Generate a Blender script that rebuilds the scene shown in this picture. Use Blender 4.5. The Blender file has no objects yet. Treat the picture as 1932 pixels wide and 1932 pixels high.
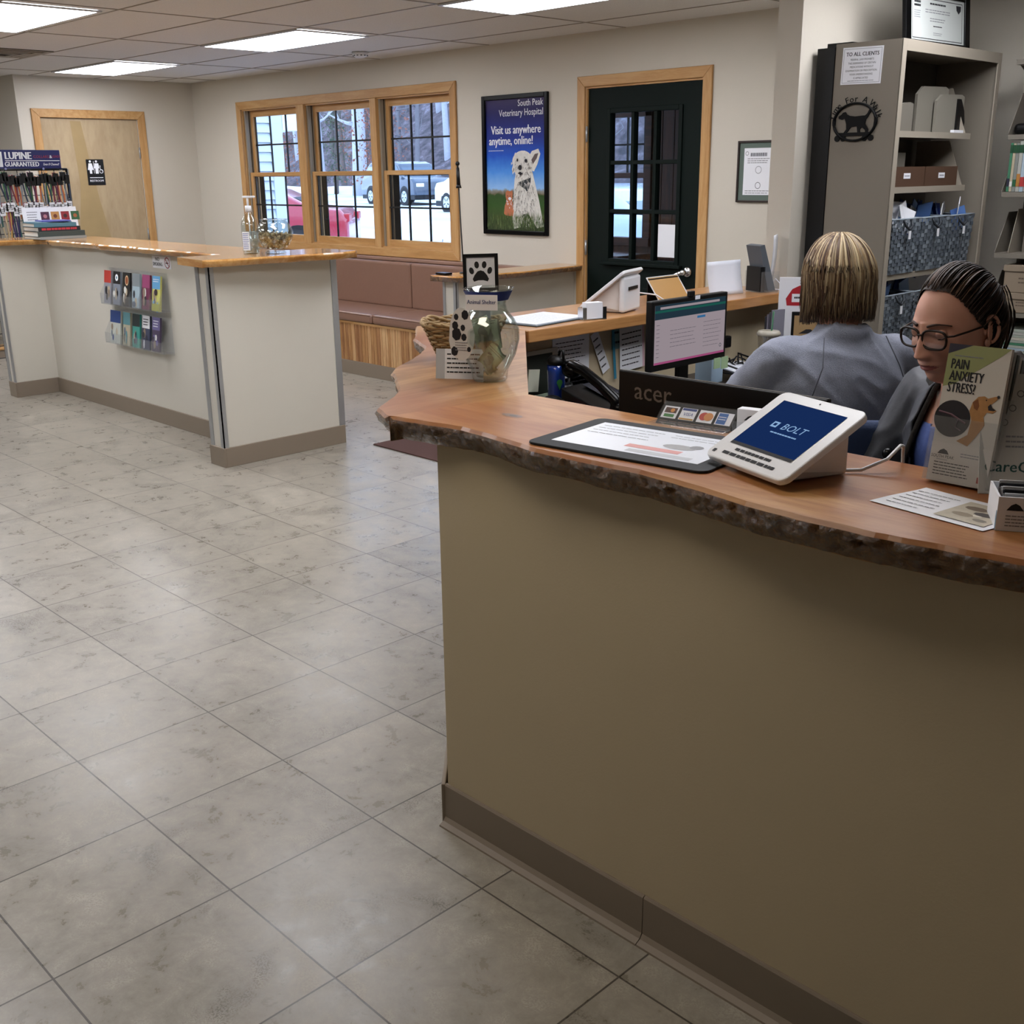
import bpy, bmesh, math, random
from mathutils import Vector as V, Matrix as MX, noise, Euler
RND = random.Random(11)
SC = bpy.context.scene
COL = SC.collection
PI = math.pi

# ---------------------------------------------------------------- materials
def lin(c):
    if isinstance(c, str):
        c = c.lstrip('#'); c = [int(c[i:i+2], 16)/255 for i in (0, 2, 4)]
    return tuple((x/12.92 if x <= .04045 else ((x+.055)/1.055)**2.4) for x in c[:3]) + (1,)
MATS = {}
def nd(nt, t, **kw):
    n = nt.nodes.new(t)
    for k, v in kw.items():
        if k.startswith('i_'): n.inputs[k[2:].replace('_', ' ')].default_value = v
        else: setattr(n, k, v)
    return n
def ramp(nt, fac, stops, interp='LINEAR'):
    r = nt.nodes.new('ShaderNodeValToRGB'); e = r.color_ramp.elements
    r.color_ramp.interpolation = interp
    while len(e) < len(stops): e.new(.5)
    for el, (p, c) in zip(e, stops): el.position = p; el.color = lin(c)
    nt.links.new(fac, r.inputs[0]); return r.outputs[0]
def mat(name, col, rough=.5, metal=0., spec=.5, coat=0., bump=0., bscale=60., mottle=0., mscale=8., emit=0., alpha=1., sheen=0.):
    """principled material with optional noise mottling and bump"""
    if name in MATS: return MATS[name]
    m = bpy.data.materials.new(name); m.use_nodes = True; nt = m.node_tree; b = nt.nodes['Principled BSDF']
    b.inputs['Base Color'].default_value = lin(col); b.inputs['Roughness'].default_value = rough
    b.inputs['Metallic'].default_value = metal; b.inputs['Specular IOR Level'].default_value = spec
    b.inputs['Coat Weight'].default_value = coat; b.inputs['Coat Roughness'].default_value = .08
    if sheen: b.inputs['Sheen Weight'].default_value = sheen
    if emit: b.inputs['Emission Color'].default_value = lin(col); b.inputs['Emission Strength'].default_value = emit
    if alpha < 1: b.inputs['Alpha'].default_value = alpha
    tc = nt.nodes.new('ShaderNodeTexCoord')
    if mottle:
        n = nd(nt, 'ShaderNodeTexNoise', i_Scale=mscale, i_Detail=6., i_Roughness=.6)
        nt.links.new(tc.outputs['Object'], n.inputs['Vector'])
        c = V(lin(col)[:3])
        mx = nd(nt, 'ShaderNodeMix', data_type='RGBA')
        mx.inputs[6].default_value = tuple(c*(1-mottle))+(1,); mx.inputs[7].default_value = tuple(min(1, x*(1+mottle)) for x in c)+(1,)
        nt.links.new(n.outputs['Fac'], mx.inputs[0]); nt.links.new(mx.outputs[2], b.inputs['Base Color'])
    if bump:
        n = nd(nt, 'ShaderNodeTexNoise', i_Scale=bscale, i_Detail=5.)
        nt.links.new(tc.outputs['Object'], n.inputs['Vector'])
        bp = nd(nt, 'ShaderNodeBump', i_Strength=bump, i_Distance=.01)
        nt.links.new(n.outputs['Fac'], bp.inputs['Height']); nt.links.new(bp.outputs[0], b.inputs['Normal'])
    MATS[name] = m; return m
def bare(name):
    m = bpy.data.materials.new(name); m.use_nodes = True; MATS[name] = m
    return m, m.node_tree, m.node_tree.nodes['Principled BSDF']
def glass(name, tint='#ffffff', refl=.08, rough=.02, body=0., bodycol='#ffffff'):
    """thin clear sheet: transparent with mirror reflections growing towards grazing angles"""
    if name in MATS: return MATS[name]
    m = bpy.data.materials.new(name); m.use_nodes = True; nt = m.node_tree; nt.nodes.clear()
    out = nt.nodes.new('ShaderNodeOutputMaterial'); t = nt.nodes.new('ShaderNodeBsdfTransparent'); g = nt.nodes.new('ShaderNodeBsdfGlossy')
    t.inputs[0].default_value = lin(tint); g.inputs['Roughness'].default_value = rough
    lw = nd(nt, 'ShaderNodeLayerWeight', i_Blend=.25); ma = nd(nt, 'ShaderNodeMath', operation='MULTIPLY_ADD')
    ma.inputs[1].default_value = .7; ma.inputs[2].default_value = refl; ma.use_clamp = True
    mx = nt.nodes.new('ShaderNodeMixShader'); nt.links.new(lw.outputs['Facing'], ma.inputs[0]); nt.links.new(ma.outputs[0], mx.inputs[0])
    pw = nd(nt, 'ShaderNodeMath', operation='POWER'); pw.inputs[1].default_value = 3. if refl < .1 else 1.8
    nt.links.new(lw.outputs['Facing'], pw.inputs[0]); nt.links.new(pw.outputs[0], ma.inputs[0])
    nt.links.new(t.outputs[0], mx.inputs[1]); nt.links.new(g.outputs[0], mx.inputs[2])
    last = mx.outputs[0]
    if body:
        d = nt.nodes.new('ShaderNodeBsdfDiffuse'); d.inputs[0].default_value = lin(bodycol)
        m2 = nt.nodes.new('ShaderNodeMixShader'); m2.inputs[0].default_value = body
        nt.links.new(last, m2.inputs[1]); nt.links.new(d.outputs[0], m2.inputs[2]); last = m2.outputs[0]
    nt.links.new(last, out.inputs[0]); MATS[name] = m; return m
def emis(name, col, s, pattern=None):
    m = bpy.data.materials.new(name); m.use_nodes = True; nt = m.node_tree; nt.nodes.clear()
    o = nt.nodes.new('ShaderNodeOutputMaterial'); e = nt.nodes.new('ShaderNodeEmission')
    e.inputs[0].default_value = lin(col); e.inputs[1].default_value = s
    nt.links.new(e.outputs[0], o.inputs[0]); MATS[name] = m; return m
def wood(name, c0, c1, c2, scale=6., axis='X', rough=.35, coat=0., stretch=10., knots=False, bump=.05):
    """wood: noise stretched along one axis, plus broad figure"""
    m, nt, b = bare(name); tc = nt.nodes.new('ShaderNodeTexCoord'); mp = nt.nodes.new('ShaderNodeMapping')
    s = [scale]*3; s['XYZ'.index(axis)] = scale/stretch; mp.inputs['Scale'].default_value = s
    nt.links.new(tc.outputs['Object'], mp.inputs[0])
    n = nd(nt, 'ShaderNodeTexNoise', i_Scale=3., i_Detail=8., i_Roughness=.62, i_Distortion=.9); nt.links.new(mp.outputs[0], n.inputs['Vector'])
    f = nd(nt, 'ShaderNodeTexNoise', i_Scale=22., i_Detail=3., i_Roughness=.7); nt.links.new(mp.outputs[0], f.inputs['Vector'])
    ad = nd(nt, 'ShaderNodeMath', operation='MULTIPLY_ADD'); ad.inputs[1].default_value = .35; nt.links.new(f.outputs[0], ad.inputs[0]); nt.links.new(n.outputs[0], ad.inputs[2])
    c = ramp(nt, ad.outputs[0], [(.42, c0), (.62, c1), (.8, c2)])
    if knots:
        v = nd(nt, 'ShaderNodeTexVoronoi', i_Scale=2.1); mp2 = nt.nodes.new('ShaderNodeMapping'); mp2.inputs['Scale'].default_value = [1, 1.6, 1]
        nt.links.new(tc.outputs['Object'], mp2.inputs[0])
        n2 = nd(nt, 'ShaderNodeTexNoise', i_Scale=4., i_Detail=3.); nt.links.new(mp2.outputs[0], n2.inputs['Vector'])
        mv = nd(nt, 'ShaderNodeMix', data_type='VECTOR'); mv.inputs[0].default_value = .12
        nt.links.new(mp2.outputs[0], mv.inputs[4]); nt.links.new(n2.outputs['Color'], mv.inputs[5]); nt.links.new(mv.outputs[1], v.inputs['Vector'])
        k = ramp(nt, v.outputs['Distance'], [(.0, '#ffffff'), (.07, '#bbbbbb'), (.2, '#000000')])
        big = nd(nt, 'ShaderNodeTexNoise', i_Scale=2.3, i_Detail=3.); nt.links.new(tc.outputs['Object'], big.inputs['Vector'])
        bc = ramp(nt, big.outputs[0], [(.4, '#000000'), (.62, '#ffffff')])
        m1 = nd(nt, 'ShaderNodeMix', data_type='RGBA'); nt.links.new(bc, m1.inputs[0]); nt.links.new(c, m1.inputs[6]); m1.inputs[7].default_value = lin('#8f5230')
        mm = nd(nt, 'ShaderNodeMath', operation='MULTIPLY'); mm.inputs[1].default_value = .6; nt.links.new(bc, mm.inputs[0]); nt.links.new(mm.outputs[0], m1.inputs[0])
        m2 = nd(nt, 'ShaderNodeMix', data_type='RGBA'); nt.links.new(k, m2.inputs[0]); nt.links.new(m1.outputs[2], m2.inputs[6]); m2.inputs[7].default_value = lin('#4a2a18')
        c = m2.outputs[2]
    nt.links.new(c, b.inputs['Base Color']); b.inputs['Roughness'].default_value = rough
    b.inputs['Coat Weight'].default_value = coat; b.inputs['Coat Roughness'].default_value = .06
    if knots: b.inputs['Specular IOR Level'].default_value = .25
    if bump:
        bp = nd(nt, 'ShaderNodeBump', i_Strength=bump, i_Distance=.01); nt.links.new(ad.outputs[0], bp.inputs['Height']); nt.links.new(bp.outputs[0], b.inputs['Normal'])
    return m

# ---------------------------------------------------------------- objects
def tag(o, label=None, cat=None, group=None, kind=None):
    if label: o['label'] = label
    if cat: o['category'] = cat
    if group: o['group'] = group
    if kind: o['kind'] = kind
    return o
def thing(name, label, cat, loc=(0, 0, 0), rz=0., group=None, rot=None):
    o = bpy.data.objects.new(name, None); COL.objects.link(o); o.location = loc
    o.rotation_euler = rot if rot else (0, 0, rz); o.empty_display_size = .05
    return tag(o, label, cat, group)
def copytree(o, parent=None):
    c = o.copy(); COL.objects.link(c); c.parent = parent
    for ch in list(o.children): copytree(ch, c)
    return c
def FR(o, ax='x', up='z'):
    """frame (a right, b up, n towards viewer) for a face that looks to -y ('-y'), +x ('+x') or up ('up')"""
    return o
I4 = MX.Identity(4)
def frame(o=(0, 0, 0), face='-y'):
    d = {'-y': ((1, 0, 0), (0, 0, 1), (0, -1, 0)), '+x': ((0, 1, 0), (0, 0, 1), (1, 0, 0)), 'up': ((1, 0, 0), (0, 1, 0), (0, 0, 1)),
         '+y': ((-1, 0, 0), (0, 0, 1), (0, 1, 0)), '-x': ((0, -1, 0), (0, 0, 1), (-1, 0, 0)), 'down': ((1, 0, 0), (0, -1, 0), (0, 0, -1))}[face]
    m = MX.Identity(4)
    for i in range(3):
        for j in range(3): m[j][i] = d[i][j]
        m[i][3] = o[i]
    return m
FONTC = {}
TMP = bpy.data.scenes.new('scratch')
def evalmesh(o):
    TMP.collection.objects.link(o); vl = TMP.view_layers[0]; vl.update(); dg = vl.depsgraph
    me = bpy.data.meshes.new_from_object(o.evaluated_get(dg)); TMP.collection.objects.unlink(o); return me
def textmesh(s, size, bold=0., ital=0., sx=1.):
    k = (s, size, bold, ital, sx)
    if k in FONTC: return FONTC[k]
    c = bpy.data.curves.new('t', 'FONT'); c.body = s; c.size = size; c.offset = bold; c.shear = ital; c.resolution_u = 2
    c.align_x = 'CENTER'; c.align_y = 'CENTER'; c.fill_mode = 'FRONT'
    o = bpy.data.objects.new('t', c); me = evalmesh(o); bpy.data.objects.remove(o); bpy.data.curves.remove(c)
    FONTC[k] = me; return me
class M:
    def __init__(s): s.bm = bmesh.new(); s.mats = []; s.T = I4.copy()
    def mi(s, m):
        if m not in s.mats: s.mats.append(m)
        return s.mats.index(m)
    def _fin(s, verts, m, T=None):
        T = s.T @ (T or I4)
        if T != I4:
            for v in verts: v.co = T @ v.co
        i = s.mi(m)
        for f in {f for v in verts for f in v.link_faces}: f.material_index = i
    def box(s, m, a, b, bev=0., T=None, seg=2):
        a = V(a); b = V(b); lo = V([min(a[i], b[i]) for i in range(3)]); hi = V([max(a[i], b[i]) for i in range(3)])
        r = bmesh.ops.create_cube(s.bm, size=1.); vs = r['verts']
        for v in vs: v.co = V([(lo[i]+hi[i])/2 + v.co[i]*(hi[i]-lo[i]) for i in range(3)])
        if bev:
            es = list({e for v in vs for e in v.link_edges})
            r2 = bmesh.ops.bevel(s.bm, geom=es, offset=bev, segments=seg, profile=.5, affect='EDGES')
            vs = list({v for f in r2['faces'] for v in f.verts} | {v for v in vs if v.is_valid})
        s._fin(vs, m, T); return s
    def prism(s, m, pts, z0, z1, T=None, bev=0., seg=2):
        """2D outline in the frame's (a,b) plane, from depth z0 to z1 along n"""
        bm = s.bm; A = [bm.verts.new((p[0], p[1], z0)) for p in pts]; B = [bm.verts.new((p[0], p[1], z1)) for p in pts]
        n = len(pts); fs = [bm.faces.new(A[::-1]), bm.faces.new(B)]
        for i in range(n): fs.append(bm.faces.new((A[i], A[(i+1) % n], B[(i+1) % n], B[i])))
        bmesh.ops.recalc_face_normals(bm, faces=fs); vs = A+B
        if bev:
            es = [e for f in fs[:2] for e in f.edges]
            r2 = bmesh.ops.bevel(bm, geom=es, offset=bev, segments=seg, profile=.5, affect='EDGES')
            vs = list({v for f in r2['faces'] for v in f.verts} | {v for v in vs if v.is_valid})
        s._fin(vs, m, T); return s
    def flat(s, m, pts, z=0., T=None):
        vs = [s.bm.verts.new((p[0], p[1], z)) for p in pts]; s.bm.faces.new(vs); s._fin(vs, m, T); return s
    def rect(s, m, a0, b0, a1, b1, z=0., T=None): return s.flat(m, [(a0, b0), (a1, b0), (a1, b1), (a0, b1)], z, T)
    def disc(s, m, a, b, r, z=0., T=None, n=24, ry=None, hole=0.):
        ry = ry or r
        if not hole: return s.flat(m, [(a+r*math.cos(t*2*PI/n), b+ry*math.sin(t*2*PI/n)) for t in range(n)], z, T)
        o = [s.bm.verts.new((a+r*math.cos(t*2*PI/n), b+ry*math.sin(t*2*PI/n), z)) for t in range(n)]
        i = [s.bm.verts.new((a+hole*math.cos(t*2*PI/n), b+hole*ry/r*math.sin(t*2*PI/n), z)) for t in range(n)]
        for t in range(n): s.bm.faces.new((o[t], o[(t+1) % n], i[(t+1) % n], i[t]))
        s._fin(o+i, m, T); return s
    def grid(s, m, fn, nu, nv, T=None, closeu=False, smooth=True):
        vs = [[s.bm.verts.new(fn(i/nu, j/nv)) for j in range(nv+1)] for i in range(nu+(0 if closeu else 1))]
        fs = []
        for i in range(nu):
            i2 = (i+1) % nu if closeu else i+1
            for j in range(nv):
                try: fs.append(s.bm.faces.new((vs[i][j], vs[i2][j], vs[i2][j+1], vs[i][j+1])))
                except ValueError: pass
        if smooth:
            for f in fs: f.smooth = True
        s._fin([v for r in vs for v in r], m, T); return s
    def cyl(s, m, p0, p1, r0, r1=None, n=16, T=None, cap=True):
        p0 = V(p0); p1 = V(p1); r1 = r0 if r1 is None else r1; d = p1-p0
        q = d.to_track_quat('Z', 'Y').to_matrix().to_4x4(); q.translation = p0; L = d.length
        A = [s.bm.verts.new((r0*math.cos(2*PI*i/n), r0*math.sin(2*PI*i/n), 0)) for i in range(n)]
        B = [s.bm.verts.new((r1*math.cos(2*PI*i/n), r1*math.sin(2*PI*i/n), L)) for i in range(n)]
        for i in range(n):
            f = s.bm.faces.new((A[i], A[(i+1) % n], B[(i+1) % n], B[i])); f.smooth = True
        if cap: s.bm.faces.new(A[::-1]); s.bm.faces.new(B)
        s._fin(A+B, m, (T or I4) @ q); return s
    def ball(s, m, c, r, n=16, T=None, sc=(1, 1, 1)):
        c = V(c); return s.sphere(m, lambda x, y, z: V((x*r*sc[0], y*r*sc[1], z*r*sc[2]))+c, n, max(6, n//2), T)
    def sphere(s, m, fn, nu, nv, T=None):
        a = s.bm.verts.new(fn(0, 0, 1)); b = s.bm.verts.new(fn(0, 0, -1))
        R_ = [[s.bm.verts.new(fn(math.sin(PI*i/nv)*math.cos(2*PI*j/nu), math.sin(PI*i/nv)*math.sin(2*PI*j/nu), math.cos(PI*i/nv))) for j in range(nu)] for i in range(1, nv)]
        fs = []
        for j in range(nu):
            k = (j+1) % nu; fs.append(s.bm.faces.new((a, R_[0][j], R_[0][k]))); fs.append(s.bm.faces.new((b, R_[-1][k], R_[-1][j])))
            for p, q in zip(R_, R_[1:]): fs.append(s.bm.faces.new((p[j], q[j], q[k], p[k])))
        for f in fs: f.smooth = True
        s._fin([a, b]+[v for r_ in R_ for v in r_], m, T); return s
    def lathe(s, m, prof, c=(0, 0, 0), n=32, T=None):
        c = V(c); rows = []
        for r, z in prof: rows.append([s.bm.verts.new(c+V((max(r, 1e-5)*math.cos(2*PI*i/n), max(r, 1e-5)*math.sin(2*PI*i/n), z))) for i in range(n)])
        for a, b in zip(rows, rows[1:]):
            for i in range(n):
                f = s.bm.faces.new((a[i], a[(i+1) % n], b[(i+1) % n], b[i])); f.smooth = True
        s._fin([v for r in rows for v in r], m, T); return s
    def tube(s, m, pts, r, n=8, T=None, flat=1., closed=False, tip=None):
        pts = [V(p) for p in pts]; N = len(pts); rows = []; up = V((0, 0, 1))
        for i, p in enumerate(pts):
            d = (pts[(i+1) % N]-pts[i-1]) if closed else (pts[min(i+1, N-1)]-pts[max(i-1, 0)])
            d = d.normalized() if d.length > 1e-9 else V((0, 0, 1))
            u = up if abs(d.dot(up)) < .95 else V((0, 1, 0)); a = d.cross(u).normalized(); b = a.cross(d).normalized()
            rr = r(i/(N-1)) if callable(r) else r
            rows.append([s.bm.verts.new(p+a*rr*math.cos(2*PI*k/n)+b*rr*flat*math.sin(2*PI*k/n)) for k in range(n)])
        for i in range(N if closed else N-1):
            A = rows[i]; B = rows[(i+1) % N]
            for k in range(n):
                f = s.bm.faces.new((A[k], A[(k+1) % n], B[(k+1) % n], B[k])); f.smooth = n > 4
        if not closed: s.bm.faces.new(rows[0][::-1]); s.bm.faces.new(rows[-1])
        s._fin([v for r_ in rows for v in r_], m, T); return s
    def text(s, m, str_, a, b, size, z=0., T=None, bold=0., ital=0., sx=1., rot=0., align='C'):
        if bold > .0004:
            for dx_ in ((-.5, .5) if bold < .0015 else (-1, -.33, .33, 1)): s.text(m, str_, a+dx_*bold*math.cos(rot), b+dx_*bold*math.sin(rot), size, z+(dx_+1)*.00004, T, 0., ital, sx, rot, align)
            return s
        me = textmesh(str_, size, 0., ital)
        for v in s.bm.verts: v.tag = True
        s.bm.from_mesh(me); vs = [v for v in s.bm.verts if not v.tag]
        for v in s.bm.verts: v.tag = True
        if not vs: return s
        xs = [v.co.x for v in vs]; w = max(xs)-min(xs); off = 0 if align == 'C' else (-min(xs)*sx if align == 'L' else -max(xs)*sx)
        c, sn = math.cos(rot), math.sin(rot)
        for v in vs:
            x = v.co.x*sx+off; y = v.co.y; v.co = V((a+x*c-y*sn, b+x*sn+y*c, z))
        for f in {f for v in vs for f in v.link_faces}: f.smooth = False
        s._fin(list(vs), m, T); return s
    def lines(s, m, a0, a1, b0, b1, n, z=0., T=None, th=.35, rnd=.25, seed=1):
        R = random.Random(seed); h = (b1-b0)/n
        for i in range(n):
            e = a1-(a1-a0)*R.random()*rnd; x = a0
            while x < e-1e-6:
                w = min((a1-a0)*R.uniform(.05, .16), e-x); s.rect(m, x, b1-h*(i+.5)-h*th/2, x+w*.86, b1-h*(i+.5)+h*th/2, z, T); x += w
        return s
    def build(s, name, parent=None, smooth=None, world=False, loc=None):
        me = bpy.data.meshes.new(name); bmesh.ops.recalc_face_normals(s.bm, faces=[]) ; s.bm.to_mesh(me); s.bm.free()
        for m in s.mats: me.materials.append(m)
        if smooth:
            for p in me.polygons: p.use_smooth = True
        o = bpy.data.objects.new(name, me); COL.objects.link(o)
        if parent:
            o.parent = parent
            if world: o.matrix_parent_inverse = MX.LocRotScale(parent.location, parent.rotation_euler, None).inverted()
        return o
def struct(o): o['kind'] = 'structure'; return o
def mod_apply(o):
    p = o.parent; pi = o.matrix_parent_inverse.copy(); o.parent = None
    me = evalmesh(o); o.modifiers.clear(); o.data = me; o.parent = p; o.matrix_parent_inverse = pi; return o

# common materials
m_wall = mat('wall_paint', '#cac3b6', .85, spec=.25, bump=.08, bscale=180., mottle=.03, mscale=2.)
m_half = mat('half_wall_paint', '#cbc6ba', .75, spec=.3, bump=.05, bscale=200., mottle=.03, mscale=3.)
m_base = mat('vinyl_baseboard', '#857869', .5, spec=.4, mottle=.04, mscale=5.)
m_trim = wood('oak_trim', '#a1743f', '#b58852', '#c29965', 5., 'Z', .45, bump=.02)
m_trimx = wood('oak_trim_horizontal', '#a1743f', '#b58852', '#c29965', 5., 'X', .45, bump=.02)
m_steel = mat('brushed_steel_guard', '#a9abad', .35, .6, mottle=.05, mscale=20)
m_black = mat('black_plastic', '#060607', .45, spec=.35)
m_gloss = mat('gloss_black', '#030304', .25, spec=.2)
m_white = mat('white_plastic', '#dedfe2', .3)
m_paper = mat('white_paper', '#e8e9ee', .7, spec=.2)
m_ink = mat('dark_ink', '#2a2a2e', .7, spec=.2)
m_gink = mat('grey_ink', '#85868c', .7, spec=.2)
m_chrome = mat('polished_chrome', '#d5d6d8', .18, 1.)
m_acry = glass('clear_acrylic', '#fbfcfd', .06, .04, .03)
m_glass = glass('window_glass', '#f4f8fa', .03, .01)
m_jar = glass('jar_glass', '#f3f7f5', .11, .02)
# ---------------------------------------------------------------- room shell
YB = 5.87; XL = -10.5; CZ = 2.44
TX, TY, TS = -1.569, 1.0157, .4065
def floor_mat():
    m, nt, b = bare('stone_look_floor_tile'); L = nt.links; tc = nt.nodes.new('ShaderNodeTexCoord'); sp = nt.nodes.new('ShaderNodeSeparateXYZ'); L.new(tc.outputs['Object'], sp.inputs[0])
    def mth(op, a, b_=None, c=None):
        n = nd(nt, 'ShaderNodeMath', operation=op)
        for i, q in enumerate((a, b_, c)):
            if q is None: continue
            if isinstance(q, (int, float)): n.inputs[i].default_value = q
            else: L.new(q, n.inputs[i])
        return n.outputs[0]
    def cell(ax, o):
        q = mth('DIVIDE', mth('SUBTRACT', sp.outputs[ax], o), TS); f = mth('FRACT', q); d = mth('ABSOLUTE', mth('SUBTRACT', f, .5)); return mth('FLOOR', q), d
    cx, dx = cell('X', TX+TS*40*-1); cy, dy = cell('Y', TY-TS*40)
    g = mth('GREATER_THAN', mth('MAXIMUM', dx, dy), .5-.0022/TS)
    cb = nt.nodes.new('ShaderNodeCombineXYZ'); L.new(cx, cb.inputs[0]); L.new(cy, cb.inputs[1])
    wn = nd(nt, 'ShaderNodeTexWhiteNoise', noise_dimensions='3D'); L.new(cb.outputs[0], wn.inputs[0])
    off = nd(nt, 'ShaderNodeVectorMath', operation='MULTIPLY_ADD'); L.new(wn.outputs['Color'], off.inputs[0]); off.inputs[1].default_value = (9, 9, 9); L.new(tc.outputs['Object'], off.inputs[2])
    n1 = nd(nt, 'ShaderNodeTexNoise', i_Scale=3.0, i_Detail=9., i_Roughness=.66, i_Distortion=.8); L.new(off.outputs[0], n1.inputs['Vector'])
    n2 = nd(nt, 'ShaderNodeTexNoise', i_Scale=11., i_Detail=8., i_Roughness=.72, i_Distortion=.3); L.new(off.outputs[0], n2.inputs['Vector'])
    n3 = nd(nt, 'ShaderNodeTexNoise', i_Scale=230., i_Detail=2., i_Roughness=.6); L.new(off.outputs[0], n3.inputs['Vector'])
    c1 = ramp(nt, n1.outputs[0], [(.3, '#837e74'), (.46, '#918b7f'), (.6, '#9e978a'), (.74, '#aca496')])
    c2 = ramp(nt, n2.outputs[0], [(.35, '#7d776c'), (.5, '#958e83'), (.66, '#b3ac9f')])
    mx = nd(nt, 'ShaderNodeMix', data_type='RGBA'); mx.inputs[0].default_value = .6; L.new(c1, mx.inputs[6]); L.new(c2, mx.inputs[7])
    # rough etched patches with dark specks
    msk = ramp(nt, n1.outputs[0], [(.36, '#ffffff'), (.45, '#000000')]); msk2 = ramp(nt, n2.outputs[0], [(.52, '#000000'), (.6, '#ffffff')])
    mk = mth('MULTIPLY', mth('MAXIMUM', msk, mth('MULTIPLY', msk2, .35)), mth('GREATER_THAN', n3.outputs[0], .52))
    m2 = nd(nt, 'ShaderNodeMix', data_type='RGBA'); L.new(mth('MULTIPLY', mk, .6), m2.inputs[0]); L.new(mx.outputs[2], m2.inputs[6]); m2.inputs[7].default_value = lin('#5a5145')
    m3 = nd(nt, 'ShaderNodeMix', data_type='RGBA'); L.new(g, m3.inputs[0]); L.new(m2.outputs[2], m3.inputs[6]); m3.inputs[7].default_value = lin('#4a443c')
    hs = nd(nt, 'ShaderNodeHueSaturation'); L.new(m3.outputs[2], hs.inputs['Color']); L.new(mth('MULTIPLY_ADD', wn.outputs['Value'], .07, .96), hs.inputs['Value'])
    L.new(hs.outputs[0], b.inputs['Base Color'])
    L.new(mth('MULTIPLY_ADD', n2.outputs[0], .34, .14), b.inputs['Roughness'])
    b.inputs['Specular IOR Level'].default_value = .5
    h = mth('SUBTRACT', mth('ADD', mth('MULTIPLY', n2.outputs[0], .5), mth('MULTIPLY', mk, -.25)), mth('MULTIPLY', g, .6))
    bp = nd(nt, 'ShaderNodeBump', i_Strength=.22, i_Distance=.004); L.new(h, bp.inputs['Height']); L.new(bp.outputs[0], b.inputs['Normal'])
    return m
def ceil_mat():
    m, nt, b = bare('ceiling_tile'); L = nt.links; tc = nt.nodes.new('ShaderNodeTexCoord')
    n = nd(nt, 'ShaderNodeTexNoise', i_Scale=130., i_Detail=4.); L.new(tc.outputs['Object'], n.inputs['Vector'])
    L.new(ramp(nt, n.outputs[0], [(.3, '#d2d0cd'), (.6, '#dcdad7')]), b.inputs['Base Color']); b.inputs['Roughness'].default_value = .9
    bp = nd(nt, 'ShaderNodeBump', i_Strength=.2, i_Distance=.003); L.new(n.outputs[0], bp.inputs['Height']); L.new(bp.outputs[0], b.inputs['Normal'])
    return m
m_floor = floor_mat(); m_ceil = ceil_mat(); m_tbar = mat('ceiling_grid_bar', '#8f877b', .5)
o = M().box(m_floor, (-13.2, -4, -.1), (2.6, YB+.12, 0)).build('floor'); struct(o)
def wallb(name, *boxes):
    q = M()
    for a, b_ in boxes: q.box(m_wall, a, b_)
    return struct(q.build(name))
WX0, WX1, WZ0, WZ1 = -9.60, -6.62, .965, 2.15
DX0, DX1, DZ1 = -5.245, -4.275, 2.10
T = .14
wallb('wall_back', ((-10.64, YB, 0), (WX0, YB+T, CZ)), ((WX0, YB, 0), (WX1, YB+T, WZ0)), ((WX0, YB, WZ1), (WX1, YB+T, CZ)),
      ((WX1, YB, 0), (DX0, YB+T, CZ)), ((DX0, YB, DZ1), (DX1, YB+T, CZ)), ((DX1, YB, 0), (2.6, YB+T, CZ)))
RY0, RY1, RZ1 = 4.32, 5.26, 2.085
wallb('wall_left', ((XL-T, 4.13, 0), (XL, RY0, CZ)), ((XL-T, RY0, RZ1), (XL, RY1, CZ)), ((XL-T, RY1, 0), (XL, YB, CZ)))
wallb('wall_alcove', ((-13.2, 4.13, 0), (XL-T, 4.27, CZ)))
wallb('wall_far_left', ((-13.2, -4, 0), (-13.06, 4.13, CZ)))
wallb('wall_front', ((-13.2, -4.14, 0), (2.6, -4, CZ)))
wallb('wall_right', ((2.46, -4, 0), (2.6, YB, CZ)))
wallb('wall_partition', ((-2.83, 4.40, 0), (-2.71, YB, CZ)))
# ceiling: tiles with the light openings left out of the slab, T-bars on top
gx = [-13.06]+[-11.31+1.28*i for i in range(12)]; gx = [-12.58+1.28*i for i in range(12)]
gy = [.61+.605*i-.005 for i in range(-7, 9)]
LX = [-10.02, -7.47, -4.91, -2.35, .2]
lights = []
for r, yy in enumerate((-3.03, -1.22, .60, 2.43, 4.275)):
    for c_, xx in enumerate(LX): lights.append((xx, yy, r, c_))
off_ = {(4, 3), (4, 4), (3, 4), (2, 3), (2, 4), (3, 3)}
OFFL = {(3, 4), (2, 4), (2, 3), (1, 4), (4, 4), (0, 3), (0, 4), (1, 3), (0, 0), (0, 1), (0, 2), (1, 1), (1, 2)} - {(2, 3)}
q = M()
q.box(m_ceil, (-13.2, -4.14, CZ), (2.6, YB+T, CZ+.08))
struct(q.build('ceiling'))
q = M()
for i in range(-1, 13):
    x = -10.02+1.2775*(i-2)
    if -13 < x < 2.4: q.box(m_tbar, (x-.006, -3.98, CZ-.003), (x+.006, YB-.002, CZ+.002))
for i in range(-13, 3):
    y = 4.88+.605*i
    if -4 < y < YB: q.box(m_tbar, (-13.04, y-.006, CZ-.003), (2.44, y+.006, CZ+.002))
tb = q.build('trim_1'); struct(tb)
m_diff = emis('light_diffuser', '#f8f9ff', 17.0)
m_dim = emis('dim_light_diffuser', '#fff3e2', 8.5)
m_lf = mat('light_frame_white', '#c9cbd2', .4)
LAB = {(4, 0): 'recessed rectangular ceiling light farthest away, above the restroom door side', (4, 1): 'recessed rectangular ceiling light in the middle, left of the smoke detector',
       (4, 2): 'recessed ceiling light cut by the top edge, above the poster', (3, 1): 'recessed ceiling light cut by the upper left corner of the view'}
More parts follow.
